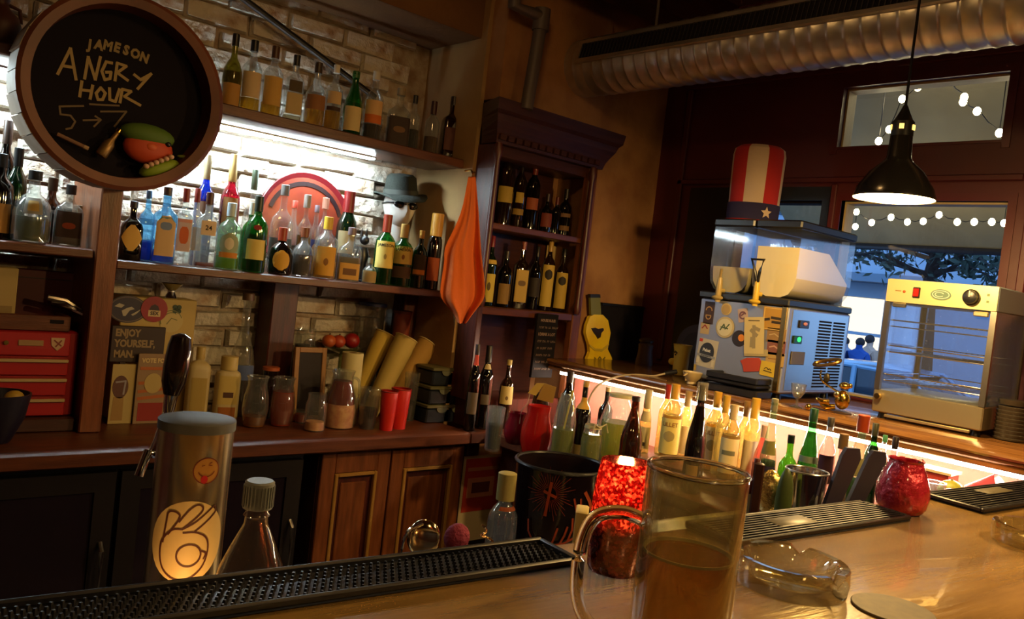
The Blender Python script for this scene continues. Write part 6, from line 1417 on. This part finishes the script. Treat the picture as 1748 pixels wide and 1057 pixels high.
gl_ = at(262, 720, Z=ZC); t = thing('white_clip', 'small white plastic clip lying on the worktop left of the tap', 'clip', (gl_.x, gl_.y, ZC)); MB().tube([(0, 0, .006), (.04, .01, .02), (.07, .0, .006)], .005, 8).build('arm', paint('8a7a5a', .5), t); MB().tube([(.04, .01, .02), (.045, -.03, .006)], .005, 8).build('arm', paint('8a7a5a', .5), t)
# ------------------------------------------------------------------ worktop: syrup bottles, jars and the rest
STY['syrup'] = ([(0, .92), (.01, 1), (.70, 1), (.76, .92), (.80, .62), (.82, .36), (.92, .32)], 3.5, .8)
CREAMB = mat('cream_plastic', (.50, .40, .19), .45)
row([(340, 592, 42, .0, 'plain cream syrup bottle with a dark foot', dict(style='syrup', gl=CREAMB, cap='b8a060', caph=.16, lab=('a8904a', .12, .60, .5), lab2=('1c1a1c', .0, .05, 1.5))),
     (389, 608, 46, -.04, 'cream syrup bottle with brown mark and amber picture', dict(style='syrup', gl=CREAMB, cap='c2ac6a', caph=.2, lab=('c0a85c', .30, .72, .7), mark=('4a2c1c', .40, .48, .2), lab2=('9a5a1c', .04, .26, .5)))], ZC, 'Y', 2.98, WS, None)
row([(421, 500, 46, .0, 'tall clear decanter with broad blue label', dict(style='carafe', gl='clear', cap='5a4030', caph=.06, lab=('4a5a8a', .30, .42, 1.1), liq=('5a4a3a', .3)))], ZC, 'Y', 3.08, WS, None)
def jar(px, ytop, ybot, wpx, Y, name, label, cat, contents=None, lvl=.6, lid=None, gl=None, shape='jar', rim=None):
    q = at(px, (ytop+ybot)/2, Y=Y); r = wpx*depth(q)/FL/2; h = at(px, ytop, Y=Y).z-ZC
    t = thing(name, label, cat, (q.x, Y, ZC))
    pf = {'jar': [(0, r*.9), (.006, r), (h*.72, r), (h*.82, r*.86), (h*.9, r*.84), (h, r*.86)], 'cup': [(0, r*.74), (.004, r*.76), (h*.98, r), (h, r*.98)], 'round': [(0, r*.6), (h*.08, r*.85), (h*.35, r), (h*.6, r*.95), (h*.85, r*.72), (h, r*.8)],
          'pitcher': [(0, r*.85), (.006, r*.95), (h*.3, r), (h*.55, r*.88), (h*.75, r*.66), (h*.9, r*.62), (h, r*.72)]}[shape]
    MB().lathe(pf, 24, caps=(True, False)).build('glass', gl or CLEAR, t)
    if contents: MB().lathe([(.005, pf[1][1]*.9)]+[(z, q_*.93) for z, q_ in pf[1:] if .006 < z < h*lvl]+[(h*lvl, r*.85)], 20).build('contents', contents, t)
    if lid: MB().lathe([(h, pf[-1][1]*1.12), (h+.012, pf[-1][1]*1.12), (h+.014, pf[-1][1]*1.0)], 20).build('lid', lid, t)
    if rim: MB().tube([(pf[-1][1]*math.cos(2*PI*k/24), pf[-1][1]*math.sin(2*PI*k/24), h) for k in range(24)], .003, 6, closed=True).build('rim', rim, t)
    return t, r, h
AMB = liquid('d08a3c', .5); PNK = liquid('d8603c', .55); ORG = mat('orange_fruit_pulp', (.80, .42, .18), .6, col2=(.60, .22, .10), scale=40)
jar(437, 643, 724, 44, 2.86, 'glass_jug', 'squat glass jug with amber dregs left of the pink one', 'jug', AMB, .22, shape='round', rim=CLEAR)
jar(483, 645, 724, 42, 2.86, 'glass_jug', 'squat glass jug tinted pink with a red candle glow', 'jug', PNK, .72, shape='round', rim=CLEAR)
jar(460, 632, 690, 30, 3.02, 'orange_topped_jar', 'dark glass jar with a round orange lid behind the jugs', 'jar', None, lid=paint('a8552c', .5), gl=GL['brown'])
jar(514, 700, 728, 26, 2.9, 'small_glass', 'small glass of pinkish drink behind the orange pulp jar', 'glass', PNK, .7, shape='cup')
jar(539, 672, 737, 36, 2.76, 'glass_jar', 'small glass jar with orange pulp in the bottom', 'jar', ORG, .25, shape='jar')
t, r, h = jar(582, 632, 734, 56, 2.80, 'juice_pitcher', 'glass pitcher of red and orange fruit juice', 'pitcher', ORG, .42, shape='pitcher')
MB().lathe([(h*.42, r*.84), (h*.55, r*.80), (h*.75, r*.58), (h*.82, r*.55)], 24).build('red_layer', liquid('b03018', .55), t); MB().tube(spl([(r*.66, 0, h*.88), (r*1.15, 0, h*.8), (r*1.2, 0, h*.5), (r*.95, 0, h*.3)], 4), .006, 8).build('handle', CLEAR, t)
jar(629, 662, 735, 36, 2.76, 'tall_glass', 'clear ridged glass beside the red cups', 'glass', liquid('6a2c18', .3), .5, shape='cup')
for px, y0, wd, Y, lab_ in ((662, 668, 30, 2.72, 'red plastic cup touching the ridged glass'), (682, 664, 34, 2.74, 'red plastic cup beside the black storage trays')):
    t, r, h = jar(px, y0, 735, wd, Y, 'red_cup', lab_, 'cup', None, gl=mat('red_cup_plastic', (.55, .016, .012), .4), shape='cup', rim=paint('8a1c14', .4))
    MB().lathe([(.008, r*.72), (h*.45, r*.86)], 20, caps=(False, False)).build('light_band', paint('c8281a', .4), t, (0, -.0018, 0))
jar(700, 636, 730, 26, 2.88, 'tumbler_stack', 'tall stacked clear tumblers left of the black trays', 'glasses', liquid('5a4a20', .3), .4, shape='cup')
# wooden frame with dark slate
q = at(533, 640, Y=2.93); fz0 = at(533, 594, Y=2.93).z-ZC; t = thing('slate_frame', 'small standing slate in a light wooden frame', 'slate', (q.x, 2.93, ZC), rot=(R(-5), 0, 0)); w = 30*depth(q)/FL; zb_ = 0
WF = mat('light_pine', (.36, .18, .055), .5, col2=(.26, .12, .035), scale=8); f_ = MB()
f_.bbox(-w, -w+.02, 0, .02, 0, fz0, .002).bbox(w-.02, w, 0, .02, 0, fz0, .002).bbox(-w+.02, w-.02, 0, .02, fz0-.022, fz0, .002).bbox(-w+.02, w-.02, 0, .02, 0, .02, .002); f_.build('frame', WF, t); MB().box(-w+.02, w-.02, .006, .012, .02, fz0-.022).build('slate', paint('1c1016', .7), t, smooth=False)
# kitchen roll
q = at(599, 640, Y=2.88); hk = at(600, 602, Y=2.88).z-ZC; t = thing('paper_roll', 'upright white paper roll behind the juice pitcher', 'paper roll', (q.x, 2.88, ZC)); rr_ = 18*depth(q)/FL
MB().lathe([(0, rr_), (hk, rr_), (hk, .016), (hk-.01, .015)], 28).build('roll', paint('c9bc86', .9), t); MB().lathe([(hk-.012, .0155), (hk+.0005, .0155), (hk+.0005, .013), (hk-.012, .013)], 20, caps=(False, False)).build('core', paint('6a5030', .8), t)
# fruit on a glass stand
q = at(585, 590, Y=3.10); zf = at(585, 592, Y=3.10).z-ZC; t = thing('cake_stand', 'tall stand with a green dish of fruit behind the paper roll', 'stand', (q.x, 3.10, ZC)); MB().lathe([(0, .05), (.008, .05), (.014, .012), (zf-.03, .012), (zf-.012, .075), (zf, .085), (zf-.004, .06)], 24).build('dish', glass('greenish_dish', (.5, .55, .3), .5, dcol=(.25, .28, .10)), t); MB().tube([(0, 0, .0), (0, 0, .012)], .052, 20).build('foot_ring', GL['dgreen'], t)
for px, py, rad_, hx, lb_ in ((563, 568, .030, 'b0521c', 'orange fruit at the edge of the green dish'), (580, 566, .030, 'a83e1c', 'deep orange fruit in the middle of the green dish'), (602, 564, .036, '8a1410', 'red apple on the green dish')):
    p = at(px, py, Y=3.08); o_ = thing('fruit', lb_, 'fruit', (p.x, 3.08, ZC+zf-.004)); MB().ell((0, 0, rad_*.95), rad_, rad_, rad_*.92, 16, 10).build('flesh', paint(hx, .45), o_); MB().tube([(0, 0, rad_*1.75), (.003, 0, rad_*2.05)], .003, 6).build('stem', paint('3a2a14', .7), o_)
# clear beaker with blue lid, red brown canister
jar(632, 522, 610, 44, 3.135, 'clear_beaker', 'tall clear beaker with a blue lid behind the cup sleeves', 'beaker', None, lid=paint('1c2450', .5), shape='cup')
jar(520, 560, 620, 40, 3.12, 'ribbed_glass_vase', 'ribbed glass vase with bright glints behind the slate', 'vase', liquid('4a4a2c', .3), .8)
jar(684, 535, 600, 30, 3.045, 'terracotta_canister', 'reddish brown canister with a dark rim behind the cup sleeves', 'canister', None, gl=paint('7a3420', .6), lid=paint('5a1a14', .5), shape='cup')
# leaning paper cup sleeves
for (bx_, by_, tx_, ty_, wd, hx, lb_) in ((622, 650, 657, 577, 34, 'c2a544', 'tapered stack of yellowish paper cups leaning behind the others'), (656, 662, 693, 586, 40, 'b8a055', 'tapered stack of cream paper cups in the middle of the leaning ones'), (694, 646, 730, 596, 40, 'a8823c', 'tapered stack of tan paper cups nearest the black trays')):
    Y = {622: 3.03, 656: 2.93, 694: 2.98}[bx_]
    a, b = at(bx_, by_, Y=Y), at(tx_, ty_, Y=Y); d = b-a; k = (a.z-ZC)/d.z; 
    base_ = a-d*k; Ln = (b-base_).length; r_ = wd*depth(a)/FL/2
    t = thing('paper_cup_stack', lb_, 'paper cups', base_+Vector((0, 0, r_*.45)), rot=(0, math.atan2(d.x, d.z), 0))
    MB().lathe([(0, r_*.68), (Ln*.6, r_*.9), (Ln*.86, r_), (Ln*.9, r_*.96), (Ln*.95, r_*1.0), (Ln, r_*.98), (Ln, r_*.90), (Ln*.93, r_*.85)], 24).build('cups', paint(hx, .8), t); MB().tube([(r_*math.cos(2*PI*k_/24), r_*math.sin(2*PI*k_/24), Ln) for k_ in range(24)], .003, 6, closed=True).build('rolled_rim', paint('cdb678', .8), t)
# black stacked trays
q = at(765, 690, Y=2.80); w = 43*depth(q)/FL; hS = at(768, 628, Y=2.80).z-ZC
t = thing('storage_trays', 'stack of three black plastic trays with pale scalloped rims', 'trays', (q.x, 2.80, ZC))
for k in range(3):
    z0_ = k*hS/3; s_ = 1-.05*k
    b_ = MB().bbox(-w*s_, w*s_, 0, .12, z0_, z0_+hS/3-.016, .006).build('tray', mat('navy_black_plastic', (.010, .014, .022), .35), t)
    MB().bbox(-w*s_-.004, w*s_+.004, -.006, .126, z0_+hS/3-.016, z0_+hS/3-.001, .003).build('rim', paint('5c5a3c', .4), b_)
    for sx in (-.32, .42): MB().prism([(w*s_*(sx+.26*math.cos(R(a))), z0_+hS/3-.014-.022*math.sin(R(a))) for a in range(0, 181, 20)], -.007, 0).build('scallop', paint('5f614e', .4), b_)
q = at(757, 590, Y=3.05); t = thing('tan_box', 'upright tan carton behind the black trays', 'box', (q.x, 3.05, ZC)); MB().bbox(-.022, .022, 0, .05, 0, at(757, 564, Y=3.05).z-ZC, .002).build('body', paint('a07a34', .7), t); MB().box(-.018, .018, -.001, 0, .1, .2).build('print', paint('8a6428', .7), t, smooth=False)
# ------------------------------------------------------------------ corner of the worktop
def cj(px, ytop, wpx, Xp, *a, **k):
    q = at(px, ytop+40, X=Xp); return jar(px, ytop, 0, wpx, q.y, *a, **k)
RGL = mat('ruby_glass', (.36, .008, .010), .18, coat=.5)
for px, y0, wd, D, lb_, c_ in ((881, 704, 42, 3.30, 'small round ruby glass candle pot', '6a0a1a'), (916, 692, 54, 3.10, 'larger round ruby glass candle pot in front of its partner', 'a01410')):
    p = at(px, 735, D=D); t = thing('ruby_candle_pot', lb_, 'candle holder', (p.x, p.y, ZC)); h = at(px, y0, D=D).z-ZC; r = wd*D/FL/2
    MB().lathe([(0, r*.6), (.005, r*.75), (h*.3, r), (h*.55, r*.98), (h*.85, r*.72), (h, r*.76), (h, r*.70), (h*.8, r*.62), (.02, r*.5)], 28).build('glass', mat('ruby_'+c_, C(c_), .18, coat=.5), t); MB().lathe([(.006, r*.5), (h*.5, r*.6), (h*.5, .002)], 16).build('wax', MATS['candle_wax'], t)
p = at(926, 665, D=3.2); t = thing('folded_card', 'folded tan paper card hanging over a jar below the rules board', 'card', (p.x, p.y, ZC), face_cam(p)); zc_ = at(926, 672, D=3.2).z-ZC
MB().lathe([(0, .034), (.006, .038), (zc_*.8, .036), (zc_, .030)], 20).build('jar', GL['brown'], t); MB().prism([(-.055, zc_), (-.025, zc_+.042), (.005, zc_+.045), (-.022, zc_-.006)], -.04, -.036).build('card_leaf', paint('a88a3c', .8), t); MB().prism([(-.018, zc_-.02), (.005, zc_+.045), (.052, zc_+.035), (.046, zc_-.028)], -.034, -.030).build('card_leaf', paint('8a6a2c', .8), t)
MB().tube(spl([(-.045, -.04, zc_+.002), (-.052, -.045, zc_-.04), (-.07, -.05, zc_-.07), (-.072, -.05, zc_-.12)], 4), .0016, 6).build('string', paint('9a8a70', .6), t)
p = at(845, 720, D=3.12); t = thing('short_glass', 'short cloudy glass left of the ruby candle pots', 'glass', (p.x, p.y, ZC)); h = at(845, 694, D=3.12).z-ZC; MB().lathe([(0, .026), (.006, .030), (h, .036), (h, .033), (.01, .026)], 20).build('glass', CLEAR, t); MB().lathe([(.008, .024), (h*.6, .030), (h*.6, .001)], 20).build('contents', liquid('5a5230', .4), t)
GLQ = liquid('a8ac34', .45)
for px, y0, wd, D, lv, lb_, nm in ((1054, 672, 62, 3.2, .58, 'large white lidded glass jar half full of green liquid', 'lidded_jar'), (962, 668, 40, 3.0, .5, 'glass jar of greenish drink with yellow straw glints', 'pickle_jar'), (1012, 712, 36, 2.95, .7, 'square jar of yellow green drink tied with ribbon', 'ribbon_jar')):
    p = at(px, 735, D=D); h = at(px, y0, D=D).z-ZC; r = wd*D/FL/2; t = thing(nm, lb_, 'jar', (p.x, p.y, ZC))
    MB().lathe([(0, r*.9), (.006, r), (h*.6, r), (h*.78, r*.82), (h*.93, r*.60), (h*.97, r*.62)], 28, caps=(True, False)).build('glass', CLEAR, t)
    MB().lathe([(.006, r*.9), (h*lv, r*.93), (h*lv, .001)], 24).build('contents', GLQ, t)
    if nm == 'lidded_jar': MB().lathe([(h*.955, r*.68), (h, r*.68), (h*1.005, r*.6)], 24).build('lid', paint('b8ae80', .5), t); MB().ell((0, -r*1.02, h*.1), .022, .012, .02, 12, 8).build('tap', CHROME, t)
    elif nm == 'ribbon_jar':
        MB().lathe([(h*.80, r*.84), (h*.86, r*.78)], 20, caps=(False, False)).build('ribbon', paint('a89a6c', .7), t)
        for s in (-1, 1): MB().tube([(0, -r*.8, h*.83), (s*.03, -r*.9, h*.90), (s*.04, -r*.95, h*.74)], .003, 6).build('ribbon_tail', paint('a89a6c', .7), t)
    else: MB().tube([(-.02, 0, .02), (.025, 0, h*1.02)], .004, 6).build('straw', paint('a8942c', .5), t)
# ================================================================== WELL INSIDE THE BAR
# black bucket with deer emblem
jb = at(952, 850, D=1.72)
bk = thing('black_ice_bucket', 'black glossy ice bucket with orange stag and cross emblem', 'bucket', (jb.x, jb.y, .95), face_cam(jb)+R(4)); bh = at(957, 790, D=1.72).z-.95; br_ = 77*1.72/FL
MB().lathe([(0, br_*.90), (.006, br_*.93), (bh*.97, br_), (bh, br_*1.02), (bh, br_*.97), (bh*.9, br_*.94), (.012, br_*.86)], 48, caps=(True, True)).build('body', mat('black_gloss_bucket', (.012, .006, .008), .18, coat=.4), bk)
MB().tube([(br_*1.01*math.cos(2*PI*k/40), br_*1.01*math.sin(2*PI*k/40), bh) for k in range(40)], .004, 8, closed=True).build('rim', BLACK, bk)
OR = paint('8a2c18', .6)
def jk(x, y):                                  # crop px (4.065x at 780,700) -> emblem plane
    return ((x-640)/4.065*1.72/FL*1.0, (620-y)/4.065*1.72/FL*1.05)
zE = at(940, 852, D=1.70).z-.95
ls = []
for k in range(40):
    a = 2*PI*k/40+.05; ls.append([jk(565+42*math.cos(a), 530+42*math.sin(a)), jk(565+(110+30*(k % 3))*math.cos(a), 530+(110+30*(k % 3))*math.sin(a))])
v, f = stroke2d(ls, .0009); wrap(v, f, br_*1.005, zE).build('halo_rays', OR, bk, smooth=False)
v, f = stroke2d([[jk(566, 460), jk(548, 668)], [jk(525, 520), jk(605, 545)]], .0058); wrap(v, f, br_*1.010, zE).build('cross_emblem', paint('b8481c', .6), bk, smooth=False)
ant = [[(520, 900), (560, 880), (610, 850), (690, 830), (760, 790), (800, 720), (795, 640)], [(610, 850), (625, 800), (640, 740)], [(665, 835), (690, 780), (705, 725)], [(715, 815), (740, 740), (735, 670)], [(780, 760), (820, 710), (835, 650)], [(790, 650), (755, 620), (730, 545)], [(790, 650), (785, 600), (778, 545)], [(480, 860), (500, 825), (550, 830), (580, 860)], [(470, 830), (440, 790), (430, 720)], [(580, 940), (600, 900), (660, 890), (680, 920), (640, 960)], [(600, 950), (630, 920), (650, 930)], [(500, 930), (540, 950)]]
v, f = stroke2d([[jk(*p) for p in l] for l in ant], .0040); wrap(v, f, br_*1.012, zE).build('antler_emblem', paint('a03c1c', .6), bk, smooth=False)
v, f = stroke2d([[jk(808, 505), jk(850, 560), jk(905, 670)]], .0075); wrap(v, f, br_*1.012, zE).build('border_emblem', paint('b04a1c', .6), bk, smooth=False)
# white-capped spirit bottle, scoop, sponge, spring strainer, tall napkin
q = at(860, 870, D=1.62); bh2 = at(861, 806, D=1.62).z-.95
bottle(Vector((q.x, q.y, .95)), bh2, .030, 0, 'clear bottle with large cream measuring cap beside the ice bucket', 'spirit', 'clear', liq=('5a5648', .3), cap='b0a468', caph=.24, cr=.62, lab2=('9a4a20', .68, .71, 1.2))
q = at(722, 930, D=1.45); hq = at(725, 888, D=1.45).z-.95
t = thing('steel_scoop', 'shiny steel bar scoop standing upright behind the drip mat', 'scoop', (q.x, q.y, .95), face_cam(q))
MB().ell((0, 0, hq-.032), .030, .012, .034, 18, 10).build('bowl', mat('warm_chrome', (.80, .62, .34), .12, 1.0), t); MB().tube([(0, 0, 0), (0, 0, hq-.06)], .006, 8).build('handle', STEEL, t); MB().tube(spl([(-.004, -.013, hq), (-.030, -.013, hq-.02), (-.036, -.012, hq-.06), (-.030, -.010, hq-.10)], 4), .003, 8).build('side_wire', CHROME, t)
q = at(779, 925, D=1.48); hq = at(779, 893, D=1.48).z-.95
t = thing('magenta_sponge', 'magenta and red sponge on a holder between scoop and strainer', 'sponge', (q.x, q.y, .95)); MB().lathe([(0, .022), (.006, .022), (.01, .012), (hq-.05, .014)], 16).build('holder', STEEL, t); MB().ell((0, 0, hq-.026), .026, .02, .026, 14, 8).build('sponge', mat('magenta_foam', (.22, .02, .06), .9, bump=.6, bscale=120), t); MB().ell((.002, -.006, hq-.046), .024, .018, .014, 14, 8).build('red_side', paint('8a2418', .8), t)
q = at(818, 925, D=1.50); hq = at(816, 896, D=1.50).z-.95
t = thing('spring_strainer', 'coiled wire cocktail strainer standing beside the sponge', 'strainer', (q.x, q.y, .95), face_cam(q))
MB().tube([(.020*math.cos(a*.9)*.5+.016*math.sin(a/14*PI), -.004+.010*math.sin(a*.9), hq-.055+.0036*a) for a in [k*.35 for k in range(44)]], .0022, 6).build('coil', mat('copper_wire', (.75, .42, .18), .2, 1.0), t); MB().tube([(0, .0, 0), (0, 0, hq-.05)], .007, 8).build('handle', STEEL, t)
q = at(986, 915, D=1.38); t = thing('napkin_holder', 'upright cream napkin stack in the well left of the mug handle', 'napkins', (q.x, q.y, .95), face_cam(q)); hq = at(990, 874, D=1.38).z-.95
MB().bbox(-.008, .014, 0, .05, 0, hq, .002).build('napkins', paint('d8c078', .8), t); MB().bbox(-.012, -.009, -.002, .052, 0, hq*.6, .001).build('holder_plate', STEEL, t)
# shaker tin and mixing bottles
def wl(px, ytop, D, wpx, desc, kw):
    p = at(px, ytop+45, D=D); zt = at(px, ytop, D=D).z
    bottle(Vector((p.x, p.y, 1.01)), zt-1.01, wpx*D/FL/2, face_cam(p), desc, **kw)
wl(1318, 680, 2.10, 30, 'clear green necked bottle with purple label in the speed rack', dict(style='champ', gl='tgreen', cap='b8b490', caph=.10, lab=('2c2448', .12, .46, 1.1), lab2=('a8a05a', .55, .66, 1.1), liq=('5a6a3a', .5)))
wl(1346, 742, 2.20, 32, 'short bright green bottle with black cap in the speed rack', dict(style='spirit', gl=glass('bright_green_glass', (.25, .75, .12), .3, dcol=(.15, .6, .06)), cap='16281c', caph=.10, lab=('4a1a24', .2, .36, 1.1)))
wl(1385, 697, 2.22, 36, 'tall green bottle with dark blue label behind the shaker', dict(style='champ', gl='green', cap='2c5a34', caph=.12, lab=('101c2c', .10, .46, 1.2), lab2=('8a9a8a', .50, .56, 1.2)))
wl(1414, 712, 2.30, 28, 'clear bottle with dark pourer and purple label', dict(style='wine', gl='clear', cap='4a4238', caph=.1, lab=('4a1c34', .3, .6, 1.0)))
wl(1436, 740, 2.12, 30, 'clear bottle with brown wooden stopper beside the black handles', dict(style='carafe', gl='clear', cap='8a6a44', caph=.16, cr=.55, liq=('8a8240', .35)))
wl(1470, 708, 2.16, 32, 'bottle with bright orange cap and cream label in the speed rack', dict(style='wine', gl='tgreen', cap='c24a1c', caph=.15, cr=.62, lab=('b0aa70', .46, .62, 1.1), liq=('4a7a1c', .42)))
wl(1490, 722, 2.34, 26, 'dark bottle behind the orange capped one', dict(style='wine', gl='dgreen', cap='3a3a20', caph=.14))
wl(1524, 745, 2.22, 28, 'clear bottle with dark brown cap behind the round red lantern', dict(style='spirit', gl='clear', cap='2a1c1a', caph=.14, lab=('c9b490', .2, .5, 1.0)))
wl(1506, 742, 2.46, 22, 'clear bottle with green cap behind the round red lantern', dict(style='spirit', gl='clear', cap='3c7a4a', caph=.1))
wl(1288, 782, 1.96, 28, 'brown bottle with red top at the start of the speed rack', dict(style='spirit', gl='brown', cap='5a2414', caph=.10, lab=('8a7a4c', .3, .55, 1.0)))
q = at(1372, 850, D=1.86); zt = at(1376, 803, D=1.86).z
t = thing('shaker_tin', 'tapered polished steel shaker tin at the end of the ribbed mat', 'shaker', (q.x, q.y, 1.01)); h = zt-1.01; r = 35*1.86/FL
MB().lathe([(0, r*.66), (.006, r*.70), (h*.99, r), (h, r*1.01), (h, r*.97), (h*.5, r*.82), (.01, r*.6)], 40).build('tin', CHROME, t); MB().tube([(r*math.cos(2*PI*k/36), r*math.sin(2*PI*k/36), h) for k in range(36)], .0022, 6, closed=True).build('rim', STEEL, t)
q = at(1338, 850, D=1.80); zt = at(1340, 795, D=1.80).z
t = thing('green_squeezer', 'dark green citrus squeezer beside the shaker tin', 'squeezer', (q.x, q.y, 1.01), face_cam(q)); h = zt-1.01
MB().ell((0, 0, h*.62), .018, .014, h*.36, 16, 10).build('handle', paint('4a5a2c', .4), t); MB().tube([(0, 0, 0), (0, 0, h*.5)], .008, 8).build('shank', STEEL, t)
q = at(1312, 850, D=1.84); zt = at(1318, 800, D=1.84).z; t = thing('brass_strainer', 'crumpled brass toned strainer left of the green squeezer', 'strainer', (q.x, q.y, 1.01), face_cam(q)); h = zt-1.01
MB().ell((0, 0, h*.72), .030, .016, h*.27, 16, 10).build('bowl', mat('hammered_brass', (.72, .55, .22), .2, 1.0, bump=.5, bscale=70), t); MB().tube([(0, 0, 0), (0, 0, h*.5)], .006, 8).build('handle', GOLD, t)
q = at(1290, 850, D=1.70); zt = at(1296, 790, D=1.70).z; t = thing('bar_knife', 'upright bar knife with brown grip right of the mug', 'knife', (q.x, q.y, 1.01), face_cam(q)); h = zt-1.01
MB().bbox(-.010, .010, -.006, .006, h*.5, h, .003).build('grip', paint('3a1a10', .4), t); MB().box(-.008, .008, -.001, .001, 0, h*.5).build('blade', CHROME, t, smooth=False)
for (bx_, by_, tx_, ty_, D, sp_) in ((1415, 868, 1457, 762, 1.80, 'dark blue plastic scoop handle leaning beside the shaker tin'), (1452, 868, 1502, 768, 1.84, 'dark plastic scoop handle leaning against the round red lantern side')):
    a, b = at(bx_, by_, D=D), at(tx_, ty_, D=D); d = (b-a); base_ = a-d*((a.z-1.01)/d.z); Ln = (b-base_).length
    zx = d.normalized(); xx = CR.cross(zx).cross(zx)*-1; xx = (CR-zx*CR.dot(zx)).normalized(); yy = zx.cross(xx)
    t = thing('plastic_scoop', sp_, 'scoop', base_); t.matrix_world = Matrix.Translation(base_) @ Matrix((xx, yy, zx)).transposed().to_4x4()
    NV = mat('navy_plastic', (.022, .018, .040), .4)
    MB().prism([(-.014, Ln*.45), (.016, Ln*.42), (.022, Ln*.93), (.012, Ln), (-.014, Ln*.97), (-.018, Ln*.9)], -.008, .008).build('handle', NV, t)
    MB().ell((.004, 0, Ln*.30), .036, .022, Ln*.22, 18, 10).build('scoop_bowl', mat('grey_black_plastic', (.030, .026, .022), .45), t)
